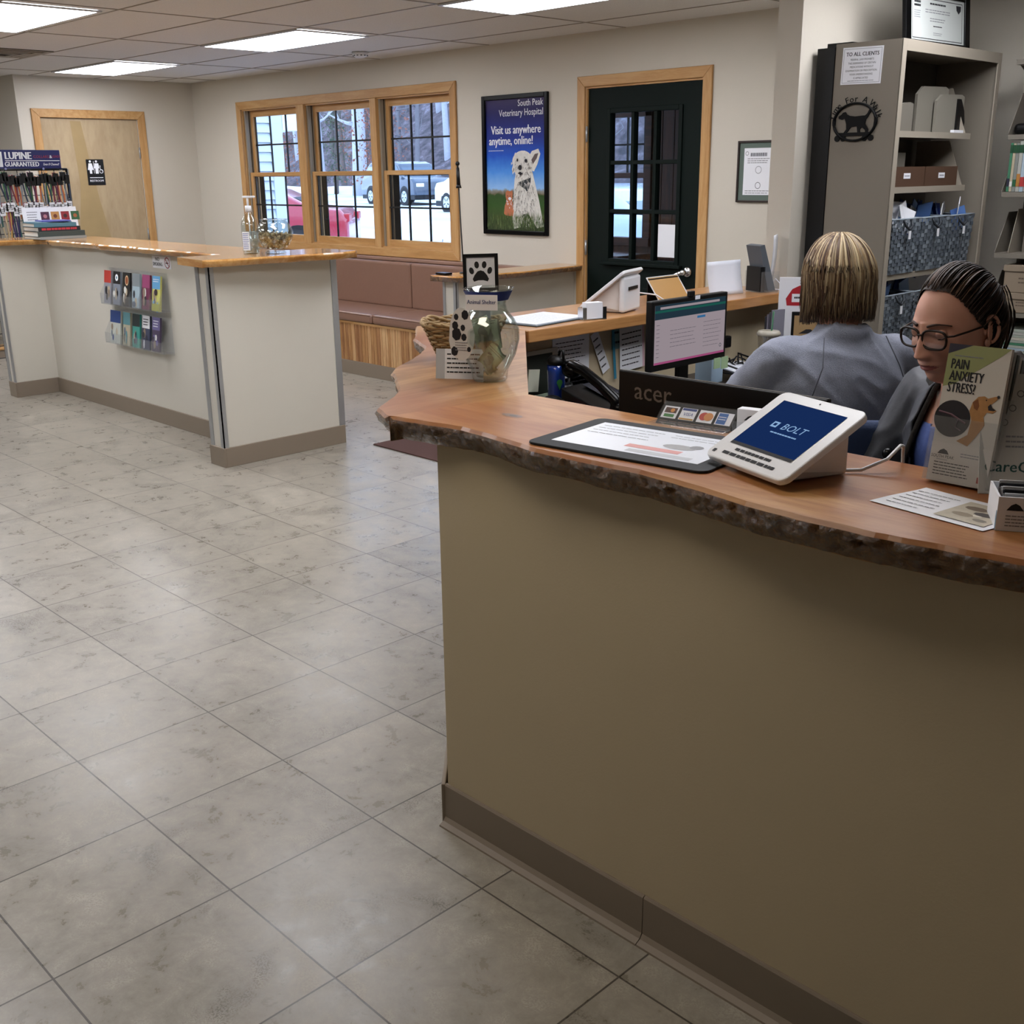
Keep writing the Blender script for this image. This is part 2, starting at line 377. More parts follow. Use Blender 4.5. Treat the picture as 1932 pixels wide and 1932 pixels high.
for xx, yy, r, c_ in lights:
    if (r, c_) in OFFL: continue
    x1 = xx+1.2; y1 = yy+.575
    t = thing('ceiling_light', LAB.get((r, c_), 'recessed rectangular ceiling light behind the viewer'), 'ceiling light', ((xx+x1)/2, (yy+y1)/2, CZ), group='recessed ceiling lights')
    w, h = (x1-xx)/2, (y1-yy)/2
    q = M()
    for a, b_ in (((-w, -h, -.012), (w, -h+.02, -.004)), ((-w, h-.02, -.012), (w, h, -.004)), ((-w, -h+.02, -.012), (-w+.02, h-.02, -.004)), ((w-.02, -h+.02, -.012), (w, h-.02, -.004))): q.box(m_lf, a, b_)
    q.build('light_frame', t)
    M().box(m_dim if (r, c_) == (2, 3) else m_diff, (-w+.02, -h+.02, -.011), (w-.02, h-.02, -.005)).build('diffuser', t)
# vent
t = thing('ceiling_vent', 'dusty metal air vent in the ceiling at the left edge', 'vent', (-8.75, 3.36, CZ))
q = M()
mv = mat('dusty_vent_metal', '#8d857a', .5, mottle=.2, mscale=20)
for a in range(4):
    for s_ in (-1, 1):
        e = .29-.06*a
        q.prism(mv, [(-e, s_*e), (e, s_*e), (e-.03, s_*(e-.035)), (-e+.03, s_*(e-.035))][::s_], .004+.003*a, .008+.004*a, frame((0, 0, 0), 'down'))
        q.prism(mv, [(s_*e, -e), (s_*e, e), (s_*(e-.035), e-.03), (s_*(e-.035), -e+.03)][::s_], .004+.003*a, .008+.004*a, frame((0, 0, 0), 'down'))
q.build('vent_louvers', t)
M().box(mat('vent_dark', '#2b2723', .8), (-.29, -.29, -.004), (.29, .29, -.001)).build('vent_back', t)
# smoke detector
t = thing('smoke_detector', 'small round white smoke detector on the ceiling', 'smoke detector', (-7.14, 5.43, CZ))
M().lathe(m_white, [(0, -.04), (.035, -.04), (.045, -.034), (.06, -.022), (.062, -.003), (0, -.003)], n=32).build('detector_body', t)
q = M()
for a in range(12):
    th = a*PI/6; q.box(m_black, (-.006, -.002, -.03), (.006, .002, -.024), T=MX.Rotation(th, 4, 'Z') @ MX.Translation((0, .0555, 0)))
q.build('detector_slots', t)

# baseboards
def base(name, a, b_):
    return struct(M().box(m_base, a, b_, .004).build(name))
base('baseboard_back', (DX1+.08, YB-.012, 0), (-2.84, YB, .11)); base('baseboard_back_left', (XL+.012, YB-.012, 0), (-8.9, YB, .11))
base('baseboard_left', (XL, RY1+.08, 0), (XL+.012, YB-.02, .11)); base('baseboard_partition', (-2.83, 4.388, 0), (-2.71, 4.4, .11))

# ---------------------------------------------------------------- restroom door (door_1)
m_birch = wood('birch_veneer', '#9c8460', '#a89272', '#b19c7b', 2.2, 'Z', .5, stretch=4., bump=.01)
d1 = tag(bpy.data.objects.new('door_1', None), kind='structure'); COL.objects.link(d1); d1.location = (XL, (RY0+RY1)/2, 0)
M().box(m_trim, (XL-.13, RY0-.02, 0), (XL-.055, RY1+.02, RZ1+.02)).build('door_light_block', d1, world=True)  # unseen solid block added behind the door to stop daylight leaking in
M().box(m_birch, (XL-.055, RY0+.004, .01), (XL-.008, RY1-.004, RZ1-.004)).build('door_panel', d1, world=True)
q = M()
q.prism(mat('birch_heartwood', '#a28a60', .5, mottle=.15, mscale=6), [(4.62, .02), (4.90, .02), (4.89, .9), (4.80, 1.35), (4.74, 1.75), (4.70, 2.06), (4.60, 2.06), (4.63, 1.5), (4.55, .9), (4.60, .4)], -.0078, -.0072, frame((XL, 0, 0), '+x'))
q.build('veneer_figure', d1, world=True)
def casing(nm, face, u0, u1, top, wdt, pl, depth=.018):
    """mitred door casing on a wall plane; u along wall"""
    for nme, pts, mm in (('casing', [(u0-wdt, 0), (u0, 0), (u0, top), (u0-wdt, top+wdt)], m_trim), ('casing', [(u1, 0), (u1+wdt, 0), (u1+wdt, top+wdt), (u1, top)], m_trim), ('head_casing', [(u0, top), (u1, top), (u1+wdt, top+wdt), (u0-wdt, top+wdt)], m_trimx)):
        M().prism(mm, pts, .0, depth, face, .003, 1).build(nme, nm, world=True)
casing(d1, frame((XL, 0, 0), '+x'), RY0, RY1, RZ1, .075, XL)
for z in (1.78, 1.02, .25): M().cyl(m_steel, (XL+.006, RY1-.01, z-.05), (XL+.006, RY1-.01, z+.05), .007).build('hinge', d1, world=True)
q = M(); q.cyl(m_chrome, (XL-.008, RY0+.07, 1.08), (XL+.012, RY0+.07, 1.08), .03, n=20); q.cyl(m_chrome, (XL+.01, RY0+.07, 1.08), (XL+.05, RY0+.07, 1.08), .012)
q.tube(m_chrome, [(XL+.05, RY0+.07, 1.08), (XL+.055, RY0+.11, 1.08), (XL+.055, RY0+.18, 1.08)], .009); q.build('lever_handle', d1, world=True)
# small bright latch seen beside the collar rack
t = thing('restroom_sign', 'black restroom sign with white figures on the wooden door', 'sign', (XL-.007, 4.79, 1.605))
t.rotation_euler = (0, 0, PI/2)
q = M(); F = frame((0, 0, 0), '-y')
q.box(mat('sign_black', '#0c0d0f', .35), (-.085, -.006, -.117), (.085, 0, .117), .004)
def figure(q, a, b, s, m, skirt):
    q.disc(m, a, b+.052*s, .009*s, .0065, F, 12)
    pts = [(-.016, .038), (.016, .038), (.022, .0), (.013, .0), (.012, -.04), (-.012, -.04), (-.013, 0), (-.022, 0)]
    if skirt: pts = [(-.013, .038), (.013, .038), (.024, -.012), (.01, -.012), (.009, -.04), (-.009, -.04), (-.01, -.012), (-.024, -.012)]
    q.flat(m, [(a+x*s, b+y*s) for x, y in pts], .0065, F)
figure(q, -.048, .035, 1.2, m_paper, True); q.rect(m_paper, -.017, -.01, -.013, .1, .0065, F); figure(q, .012, .035, 1.2, m_paper, False)
q.disc(m_paper, .054, .008, .019, .0065, F, 20, hole=.014); q.tube(m_paper, [(.046, -.0065, .047), (.047, -.0065, .022), (.062, -.0065, .02), (.07, -.0065, 0)], .003, 4); q.disc(m_paper, .046, .055, .006, .0066, F, 10)
q.rect(m_paper, -.065, -.052, .065, -.046, .0065, F); q.text(m_paper, 'RESTROOM', 0, -.078, .026, .0065, F, bold=.0006)
q.build('sign_plate', t)
# ---------------------------------------------------------------- back window (window_1): three double-hung units
w1 = tag(bpy.data.objects.new('window_1', None), kind='structure'); COL.objects.link(w1); w1.location = ((WX0+WX1)/2, YB, WZ0)
Fy = frame((0, YB, 0), '-y'); W_ = .07
for nme, pts, mm in (('casing', [(WX0-W_, WZ0-W_), (WX0, WZ0), (WX0, WZ1), (WX0-W_, WZ1+W_)], m_trim), ('casing', [(WX1, WZ0), (WX1+W_, WZ0-W_), (WX1+W_, WZ1+W_), (WX1, WZ1)], m_trim),
                     ('head_casing', [(WX0, WZ1), (WX1, WZ1), (WX1+W_, WZ1+W_), (WX0-W_, WZ1+W_)], m_trimx), ('bottom_casing', [(WX0-W_, WZ0-W_), (WX1+W_, WZ0-W_), (WX1, WZ0), (WX0, WZ0)], m_trimx)):
    M().prism(mm, pts, .0, .02, Fy, .003, 1).build(nme, w1, world=True)
q = M()
q.box(m_trimx, (WX0, YB, WZ0-.002), (WX1, YB+T, WZ0+.01)); q.box(m_trimx, (WX0, YB, WZ1-.01), (WX1, YB+T, WZ1)); q.box(m_trim, (WX0, YB, WZ0), (WX0+.01, YB+T, WZ1)); q.box(m_trim, (WX1-.01, YB, WZ0), (WX1, YB+T, WZ1))
q.build('jamb', w1, world=True)
units = [(WX0+.01, -8.675), (-8.56, -7.61), (-7.53, WX1-.01)]
for x0, x1 in ((-8.675, -8.56), (-7.61, -7.53)):
    M().box(m_trim, (x0, YB-.018, WZ0), (x1, YB+T, WZ1), .003).build('mullion', w1, world=True)
m_track = mat('vinyl_jamb_track', '#8c8272', .5); m_grille = mat('dark_grille', '#101316', .4); zm = 1.565
for x0, x1 in units:
    q = M()
    for a, b_ in ((x0, x0+.022), (x1-.022, x1)):
        q.box(m_track, (a, YB+.015, WZ0+.01), (b_, YB+.11, WZ1-.01)); q.box(m_black, (a-.001, YB+.05, zm), (b_+.001, YB+.058, WZ1-.01))
    q.build('jamb_track', w1, world=True)
    a, b_ = x0+.022, x1-.022
    for nme, z0, z1, y0, rb in (('upper_sash', zm-.02, WZ1-.01, YB+.07, .035), ('lower_sash', WZ0+.01, zm+.02, YB+.025, .055)):
        q = M(); y1 = y0+.035
        q.box(m_trim, (a, y0, z0), (a+.042, y1, z1), .002); q.box(m_trim, (b_-.042, y0, z0), (b_, y1, z1), .002)
        q.box(m_trimx, (a+.042, y0, z0), (b_-.042, y1, z0+rb), .002); q.box(m_trimx, (a+.042, y0, z1-(.055 if nme[0] == 'u' else .035)), (b_-.042, y1, z1), .002)
        s_ = q.build(nme, w1, world=True)
        gz0, gz1 = z0+rb, z1-(.055 if nme[0] == 'u' else .035); ga, gb = a+.042, b_-.042
        q = M()
        for k in (1, 2): q.box(m_grille, (ga+(gb-ga)*k/3-.007, y0+.012, gz0), (ga+(gb-ga)*k/3+.007, y0+.024, gz1))
        zc = (gz0+gz1)/2; q.box(m_grille, (ga, y0+.0125, zc-.007), (gb, y0+.0235, zc+.007))
        q.box(m_grille, (ga, y0+.02, gz0), (ga+.012, y0+.03, gz1)); q.box(m_grille, (gb-.006, y0+.02, gz0), (gb, y0+.03, gz1))
        g_ = q.build('grille', s_); g_.parent = s_; g_.matrix_parent_inverse = w1.matrix_basis.inverted() if False else MX.Identity(4)
        q = M(); q.box(m_glass, (ga, y0+.016, gz0), (gb, y0+.018, gz1)); g2 = q.build('pane', s_)
    # dark screen frame outside the lower sash
    q = M(); q.box(m_grille, (a, YB+.118, WZ0), (a+.075, YB+.125, zm)); q.build('screen_frame', w1, world=True)
# ---------------------------------------------------------------- green entry door (door_2)
d2 = tag(bpy.data.objects.new('door_2', None), kind='structure'); COL.objects.link(d2); d2.location = ((DX0+DX1)/2, YB, 0)
casing(d2, Fy, DX0, DX1, DZ1, .067, YB)
q = M(); q.box(m_trim, (DX0, YB, 0), (DX0+.012, YB+T, DZ1)); q.box(m_trim, (DX1-.012, YB, 0), (DX1, YB+T, DZ1)); q.box(m_trimx, (DX0+.012, YB, DZ1-.012), (DX1-.012, YB+T, DZ1)); q.build('jamb', d2, world=True)
m_green = mat('dark_green_paint', '#06120f', .6, spec=.15, mottle=.06, mscale=9, bump=.03, bscale=90)
gx0, gx1, gz0, gz1 = -5.03, -4.465, .985, 1.925; a, b_ = DX0+.015, DX1-.015; y0, y1 = YB+.012, YB+.055
q = M(); q.box(m_green, (a, y0, .01), (gx0, y1, DZ1-.014)); q.box(m_green, (gx1, y0, .01), (b_, y1, DZ1-.014)); q.box(m_green, (gx0, y0, .01), (gx1, y1, gz0)); q.box(m_green, (gx0, y0, gz1), (gx1, y1, DZ1-.014))
for xx in (a+.12, (a+b_)/2+.03): # two raised lower panels
    q.box(m_green, (xx, y0-.006, .12), (xx+.3, y0+.001, .8), .005)
q.build('door_leaf', d2, world=True)
q = M(); e = .03
for pa, pb in (((gx0-e, gz0-e), (gx0, gz1+e)), ((gx1, gz0-e), (gx1+e, gz1+e)), ((gx0, gz1), (gx1, gz1+e)), ((gx0, gz0-e), (gx1, gz0))): q.box(m_green, (pa[0], y0-.012, pa[1]), (pb[0], y0+.002, pb[1]), .004)
q.box(m_green, (gx0-.06, y0-.035, gz0-e-.012), (gx1+.06, y0, gz0-e+.008), .003)
q.build('lite_frame', d2, world=True)
q = M()
for k in (1, 2):
    x = gx0+(gx1-gx0)*k/3; q.box(m_green, (x-.013, y0-.006, gz0), (x+.013, y1, gz1), .004)
    z = gz0+(gz1-gz0)*k/3; q.box(m_green, (gx0, y0-.005, z-.013), (gx1, y1-.002, z+.013), .004)
q.build('muntins', d2, world=True)
M().box(m_glass, (gx0, y0+.018, gz0), (gx1, y0+.021, gz1)).build('pane', d2, world=True)
for z in (1.80, 1.05, .3): M().cyl(m_steel, (DX0+.012, YB-.004, z-.05), (DX0+.012, YB-.004, z+.05), .008).build('hinge', d2, world=True)
q = M(); hx, hz = b_-.07, .925
q.lathe(m_chrome, [(0, 0), (.034, 0), (.034, .006), (.026, .016), (0, .016)], n=28, T=MX.Translation((hx, y0, hz)) @ MX.Rotation(PI/2, 4, 'X'))
q.cyl(m_chrome, (hx, y0-.01, hz), (hx, y0-.055, hz), .014, .016); q.ball(m_chrome, (hx, y0-.05, hz), .021)
q.tube(m_chrome, [(hx, y0-.052, hz), (hx-.04, y0-.056, hz-.012), (hx-.12, y0-.058, hz-.045)], lambda u: .013-.003*u, 10, flat=1.2)
q.build('lever_handle', d2, world=True)
t = thing('paper_note', 'plain white paper taped inside the lower right lite of the green door', 'paper', (-4.545, y0+.012, 1.115))
M().box(m_paper, (-.075, -.0008, -.105), (.075, .0008, .105)).build('sheet', t)
# ---------------------------------------------------------------- live-edge slabs
m_slab = wood('live_edge_maple', '#7a4828', '#a06d3e', '#bd8f5a', 3.2, 'X', .38, .1, 7., True, .03)
m_slabL = wood('honey_pine_slab', '#a5692f', '#bd8544', '#cf9f60', 4., 'X', .22, .6, 8., False, .03)
m_bark, nt_, b_0 = bare('lacquered_live_edge')
tc_ = nt_.nodes.new('ShaderNodeTexCoord'); n_ = nd(nt_, 'ShaderNodeTexNoise', i_Scale=30., i_Detail=10., i_Roughness=.78, i_Distortion=1.4); nt_.links.new(tc_.outputs['Object'], n_.inputs['Vector'])
nt_.links.new(ramp(nt_, n_.outputs[0], [(.3, '#5c391a'), (.5, '#8a5a2a'), (.68, '#ba8650')]), b_0.inputs['Base Color']); b_0.inputs['Roughness'].default_value = .2; b_0.inputs['Coat Weight'].default_value = 1.; b_0.inputs['Coat Roughness'].default_value = .07
bp_ = nd(nt_, 'ShaderNodeBump', i_Strength=.9, i_Distance=.03); nt_.links.new(n_.outputs[0], bp_.inputs['Height']); nt_.links.new(bp_.outputs[0], b_0.inputs['Normal']); nt_.links.new(bp_.outputs[0], b_0.inputs['Coat Normal'])
def resample(pts, live, step=.03):
    out = []
    n = len(pts)
    for i in range(n):
        a = V(pts[i]); b = V(pts[(i+1) % n]); L = (b-a).length
        k = max(1, int(L/step)) if live[i] else max(1, int(L/.3))
        for j in range(k): out.append((a.lerp(b, j/k), live[i] and live[i-1 if j == 0 else i]))
    return out
def slab(q, mt, me_, pts, live, z0, z1, inset=.05, wob=.012, seed=0., wfreq=5., rough=.0):
    """slab from a ccw outline; live[i] says the side from point i to i+1 is a bark edge that slopes inwards below"""
    P = resample([V((p[0], p[1], 0)) for p in pts], live, .010 if rough else .03); n = len(P); top = []; mid = []; bot = []
    for i, (p, lv) in enumerate(P):
        t = (P[(i+1) % n][0]-P[i-1][0]).normalized(); nr = V((t.y, -t.x, 0))
        if lv:
            w = noise.noise(V((p.x*wfreq, p.y*wfreq, seed)))*wob + noise.noise(V((p.x*23, p.y*23, seed)))*wob*.3
            w2 = noise.noise(V((p.x*7, p.y*7, seed+5)))*.02
            top.append(V((p.x, p.y, z1))+nr*(w-.003)); m1 = V((p.x, p.y, z1-.007))+nr*(w+.003)
            mr = []
            for kk in range(6):
                f_ = (kk+1)/6; zz = z1-.007-(z1-.007-z0)*f_; rg = rough*(noise.noise(V((p.x*55, p.y*55, zz*90+seed)))+.7*noise.noise(V((p.x*130, p.y*130, zz*160+seed))))
                mr.append(V((p.x, p.y, zz+rg*.4))+nr*(w+.003-inset*f_**1.6+w2*f_*.7+rg*(1.2 if kk < 5 else .4)))
            m2 = V((p.x, p.y, z0+(z1-z0)*.45))+nr*(w-inset*.25+w2*.5); m3 = V((p.x, p.y, z0))+nr*(w-inset+w2)
        else: top.append(V((p.x, p.y, z1))); mr = [V((p.x, p.y, z1-.003-(z1-.003-z0)*(kk+1)/6)) for kk in range(6)]; m1 = V((p.x, p.y, z1-.002)); m2 = V((p.x, p.y, (z0+z1)/2)); m3 = V((p.x, p.y, z0))
        mid.append([m1]+mr)
    bm = q.bm; A = [bm.verts.new(v) for v in top]; B = [[bm.verts.new(r[k]) for r in mid] for k in range(7)]
    f = bm.faces.new(A); fb = bm.faces.new(B[6][::-1]); it, ie = q.mi(mt), q.mi(me_)
    f.material_index = it; fb.material_index = it
    for i in range(n):
        j = (i+1) % n; lv = P[i][1] or P[j][1]
        rows = [A]+B
        for r in range(7):
            g = bm.faces.new((rows[r+1][i], rows[r+1][j], rows[r][j], rows[r][i])); g.material_index = ie if lv and r > 0 else it; g.smooth = bool(lv) and r > 0
    bmesh.ops.triangulate(bm, faces=[f, fb])
    return q
# ---------------------------------------------------------------- display island (half walls with brochure rack)
IH = 1.10
t = thing('half_wall', 'beige U-shaped half wall island holding the brochure rack', 'half wall', (-6.9, 3.36, 0))
q = M(); q.box(m_half, (-8.42, 2.985, 0), (-8.30, 3.42, IH)); q.box(m_half, (-8.30, 3.30, 0), (-5.47, 3.42, IH)); q.box(m_half, (-5.47, 2.985, 0), (-5.335, 3.80, IH)); q.build('wall_panel', t, world=True)
for nme, a, b_ in (('corner_guard', (-8.425, 2.98, .11), (-8.385, 2.986, IH)), ('corner_guard', (-8.335, 2.98, .11), (-8.295, 2.986, IH)),
                   ('corner_guard', (-5.475, 2.98, .11), (-5.44, 2.986, IH)), ('corner_guard', (-5.365, 2.98, .11), (-5.330, 2.986, IH)), ('corner_guard', (-5.336, 2.98, .11), (-5.330, 3.01, IH)), ('corner_guard', (-5.336, 3.765, .11), (-5.330, 3.805, IH))):
    M().box(m_steel, a, b_).build(nme, t, world=True)
e = .012
for a, b_ in (((-8.30, 2.985, 0), (-8.30+e, 3.30-e, .11)), ((-8.42, 2.985-e, 0), (-8.30+e, 2.985, .11)), ((-8.30, 3.30-e, 0), (-5.47, 3.30, .11)), ((-5.47-e, 2.985-e, 0), (-5.335+e, 2.985, .11)), ((-5.335, 2.985, 0), (-5.335+e, 3.80, .11)), ((-5.47-e, 2.985, 0), (-5.47, 3.30-e, .11))):
    q = M(); q.box(m_base, a, b_, .002); q.build('baseboard', t, world=True)
t = tag(slab(M(), m_slabL, m_slabL, [(-8.52, 2.93), (-8.20, 2.93), (-8.14, 3.225), (-5.53, 3.215), (-5.53, 3.62), (-8.0, 3.66), (-8.52, 3.62)], [1, 1, 1, 0, 1, 1, 0], IH+.001, IH+.038, .02, .02, 2.).build('wood_countertop'), 'long honey-coloured live-edge wood slab along the brochure rack wall', 'countertop')
t = tag(slab(M(), m_slabL, m_bark if False else m_slabL, [(-5.56, 2.93), (-5.24, 2.90), (-5.14, 3.72), (-5.20, 3.86), (-5.56, 3.84)], [0, 1, 1, 0, 0], IH+.002, IH+.041, .02, .014, 8.).build('wood_countertop'), 'short wood slab on the end wall nearest the bench', 'countertop')
# second low piece glimpsed beyond: small raised strip of the slab at the back
# pump bottle
t = thing('pump_bottle', 'clear pump bottle of hand sanitizer beside the fishbowl', 'bottle', (-5.475, 3.34, IH+.041), rz=.5)
q = M(); q.lathe(m_jar, [(0, 0), (.042, 0), (.047, .008), (.047, .15), (.040, .185), (.018, .215), (.014, .225), (.014, .235)], n=28); q.build('bottle_body', t)
M().lathe(glass('clear_gel', '#dfe9ee', .12, .05, .12, '#e6eef3'), [(0, .004), (.043, .006), (.043, .12), (0, .12)], n=28).build('gel', t)
q = M(); q.cyl(m_white, (0, 0, .225), (0, 0, .258), .019, .017); q.cyl(m_white, (0, 0, .258), (0, 0, .30), .006); q.box(m_white, (-.03, -.009, .298), (.045, .009, .310), .004); q.cyl(mat('pump_tube', '#dde3e8', .3), (0, 0, .02), (0, 0, .225), .003); q.build('pump', t)
q = M(); q.rect(mat('label_film', '#dfe4ea', .5), -.022, .02, .022, .12, .0481, frame((0, 0, 0), '-y')); q.lines(mat('blue_ink', '#4a62a8', .6), -.019, .019, .025, .115, 9, .0484, frame((0, 0, 0), '-y')); q.build('label', t)
# fishbowl of treats
t = thing('glass_bowl', 'round glass fishbowl half full of small tan treats', 'bowl', (-5.345, 3.415, IH+.041))
q = M(); q.lathe(m_jar, [(0, .0), (.055, 0), (.057, .008), (.046, .02), (.075, .045), (.10, .09), (.10, .125), (.085, .16), (.068, .178), (.076, .185), (.07, .187), (.062, .178), (.08, .158), (.095, .122), (.095, .09), (.07, .05), (.04, .027), (0, .025)], n=40); q.build('bowl', t)
q = M(); R1 = random.Random(3); mt3 = [mat('treat_tan', '#a68a63', .7), mat('treat_brown', '#6b5338', .7), mat('treat_cream', '#c6b08a', .7)]
for i in range(260):
    z = R1.uniform(.034, .112); rm = .086*math.sqrt(max(.05, 1-((z-.107)/.095)**2)); r = rm*math.sqrt(R1.random()); a = R1.random()*2*PI
    tt = MX.Translation((r*math.cos(a), r*math.sin(a), z)) @ Euler((R1.random()*6, R1.random()*6, R1.random()*6)).to_matrix().to_4x4()
    q.cyl(mt3[i % 3], (-.009, 0, 0), (.009, 0, 0), .0045, n=6, T=tt)
tag(q.build('dog_treats'), 'small tan dog treats filling the lower half of the fishbowl', 'treats', kind='stuff').location = t.location
# books and leaflets at the left end
def book(label, w, d, h, x, y, z, rz, cover, pages='#d9d5cc', spine=None, group='books stacked at the left end of the island'):
    t = thing('hardcover_book', label, 'book', (x, y, z), rz, group)
    mc = mat('cover_'+cover.strip('#'), cover, .5); mp = mat('book_pages', pages, .8)
    q = M(); q.box(mc, (-w/2, -d/2, 0), (w/2, d/2, .003)); q.box(mc, (-w/2, -d/2, h-.003), (w/2, d/2, h)); q.box(mc, (w/2-.003, -d/2, .003), (w/2, d/2, h-.003))
    if spine:
        F = frame((w/2, 0, 0), '+x'); R2 = random.Random(len(label))
        q.lines(mat('spine_ink_'+spine.strip('#'), spine, .6), -d*.42, d*.42, h*.2, h*.8, 1, .0006, F, th=.8, rnd=0.)
    q.build('cover', t); M().box(mp, (-w/2+.004, -d/2+.004, .003), (w/2-.003, d/2-.004, h-.003)).build('pages', t)
zb = IH+.039
book('thick pale book at the bottom of the stack on the wood slab', .27, .34, .018, -8.16, 3.36, zb, .04, '#8d8f8c')
book('white-edged book second from the bottom of the stack', .27, .34, .036, -8.17, 3.36, zb+.018, -.02, '#39423f')
book('dark book with red lettering in the middle of the stack', .25, .31, .030, -8.18, 3.35, zb+.054, .03, '#1c1c22', spine='#b8343c')
book('teal blue book on top of the stack', .24, .30, .026, -8.19, 3.34, zb+.084, -.05, '#4d7583')
for i, (c_, lb) in enumerate((('#6f8fa0', 'grey-blue magazine lying on the top book'), ('#4f55a8', 'violet-blue leaflet lying on top of the magazine'))):
    t = thing('magazine', lb, 'magazine', (-8.19+.02*i, 3.33+.03*i, zb+.1105+.0085*i), .1-.25*i)
    M().box(mat('mag_'+c_[1:], c_, .4), (-.1, -.13+.03*i, 0), (.1, .13-.03*i, .008), .001).build('cover', t)
t = thing('display_card', 'white standing card with four coloured squares behind the books', 'card', (-8.33, 3.42, zb), PI/2, rot=(-.12, 0, PI/2))
q = M(); q.box(m_paper, (-.2, 0, 0), (.2, .004, .215)); F = frame((0, 0, 0), '-y')
for i, c_ in enumerate(('#4a1d3a', '#b98548', '#8d2028', '#2d5a34')):
    a = -.07+.075*i; q.rect(mat('sq'+c_[1:], c_, .5), a, .12, a+.062, .182, .0006, F); q.disc(mat('sqd'+str(i), ('#b0707a', '#6b3010', '#3a0c10', '#a05a30')[i], .5), a+.031, .15, .014, .001, F)
q.lines(m_gink, -.17, -.09, .12, .19, 4, .0006, F); q.build('card_face', t)
# brochure rack
RX0, RX1, RZ0, RZ1_ = -7.215, -6.40, .475, .985
t = thing('brochure_rack', 'clear acrylic two-tier brochure rack mounted on the half wall', 'brochure rack', ((RX0+RX1)/2, 3.298, RZ0))
w = (RX1-RX0)/2
M().box(m_acry, (-w, -.008, 0), (w, -.003, .51), .002).build('back_plate', t)
for z in (.015, .275):
    q = M(); q.box(m_acry, (-w, -.075, z), (w, -.008, z+.004)); q.box(m_acry, (-w, -.079, z), (w, -.075, z+.07))
    for i in range(7):
        a = -w+.002+i*(2*w-.004)/6; q.prism(m_acry, [(0, z), (.07, z), (.07, z+.07), (0, z+.19)], -.0015, .0015, MX.Translation((a, -.008, 0)) @ frame((0, 0, 0), '-x') @ MX.Identity(4))
    q.build('pocket_tier', t)
bro = [[('#b5362c', '#8f8f98', 'red'), ('#141214', '#7d8490', 'black with white dial'), ('#151313', '#23201f', 'black with orange emblem'), ('#7d8588', '#9fb3bd', 'grey-white'), ('#92406a', '#6d2f4b', 'magenta pink'), ('#5f9cc8', '#c2c06a', 'light blue')],
       [('#24407a', '#b9bdb4', 'navy-topped'), ('#58888f', '#a9a48d', 'teal-topped tan'), ('#1d2a2c', '#3c8f84', 'black and teal'), ('#d9d9dc', '#3a3f58', 'white and black'), ('#6a6390', '#453a52', 'lavender purple')]]
cw = (2*w-.004)/6
for r, row in enumerate(bro):
    for i, (c1, c2, nm_) in enumerate(row):
        k = i if r == 0 else i+(.35 if i else 0)+.2
        wd = .05 if not (r == 1 and i == 0) else .075
        x = (RX0+RX1)/2-w+cw*(k+.5)+(.02 if r == 1 and i == 0 else 0); z = RZ0+(.28 if r == 0 else .02)
        b = thing('brochure', f'{nm_} brochure in the {"upper" if r == 0 else "lower"} tier of the wall rack', 'brochure', (x, 3.298-.066, z), rot=(-.13, 0, 0), group='brochures in the wall rack')
        q = M(); q.box(mat('br'+c2[1:], c2, .45), (-wd, 0, 0), (wd, .012, .215)); F = frame((0, -.0006, 0), '-y')
        q.rect(mat('br'+c1[1:], c1, .45), -wd, .135, wd, .215, 0, F)
        R3 = random.Random(r*10+i)
        for j in range(5):
            cc = R3.choice(['#d8d8d2', '#2a2a30', '#8a7a68', '#b9a98f', '#5b6675', c1]); a0 = R3.uniform(-wd*.7, wd*.5); b0 = R3.uniform(.02, .11)
            q.disc(mat('bp'+cc[1:], cc, .5), a0, b0, R3.uniform(.008, .018), .0006+.0002*j, F, 9, ry=R3.uniform(.014, .035))
        if nm_ == 'black with white dial': q.disc(m_paper, 0, .175, .022, .001, F); q.disc(mat('teal_dot', '#3f7f8a', .5), 0, .175, .009, .0012, F)
        if 'orange' in nm_: q.disc(mat('cream_ring', '#d0b088', .5), .01, .165, .024, .001, F, ry=.032); q.disc(mat('rust', '#8a4420', .5), .01, .165, .017, .0012, F, ry=.024)
        if nm_ == 'light blue': q.lines(m_paper, -.04, .04, .175, .20, 2, .001, F); q.disc(mat('darkhair', '#2a1a1c', .6), 0, .115, .02, .0022, F); q.rect(mat('olive', '#a8a84f', .5), -wd, 0, wd, .045, .0024, F)
        if 'white and black' in nm_ or 'lavender' in nm_: q.lines(m_paper if 'lav' in nm_ else m_ink, -.035, .035, .15, .20, 3, .001, F)
        q.build('cover', b)
# no smoking sign
t = thing('no_smoking_sign', 'small white NO SMOKING sign above the brochure rack', 'sign', (-6.462, 3.2995, 1.052))
q = M(); q.box(m_paper, (-.118, -.002, -.04), (.118, 0, .034), .002); F = frame((0, 0, 0), '-y')
q.text(m_ink, 'NO', -.048, .014, .034, .003, F, bold=.0012); q.text(m_ink, 'SMOKING', -.048, -.016, .031, .003, F, bold=.0012, sx=.88)
mr = mat('sign_red', '#8d3338', .5); q.disc(mr, .075, -.003, .034, .003, F, 28, hole=.028); q.prism(mr, [(.052, .018), (.056, .022), (.098, -.024), (.094, -.028)], .0028, .0034, F)
q.rect(m_ink, .055, -.008, .09, -.001, .0026, F); q.rect(m_ink, .084, .002, .088, .014, .0026, F); q.build('sign_plate', t)

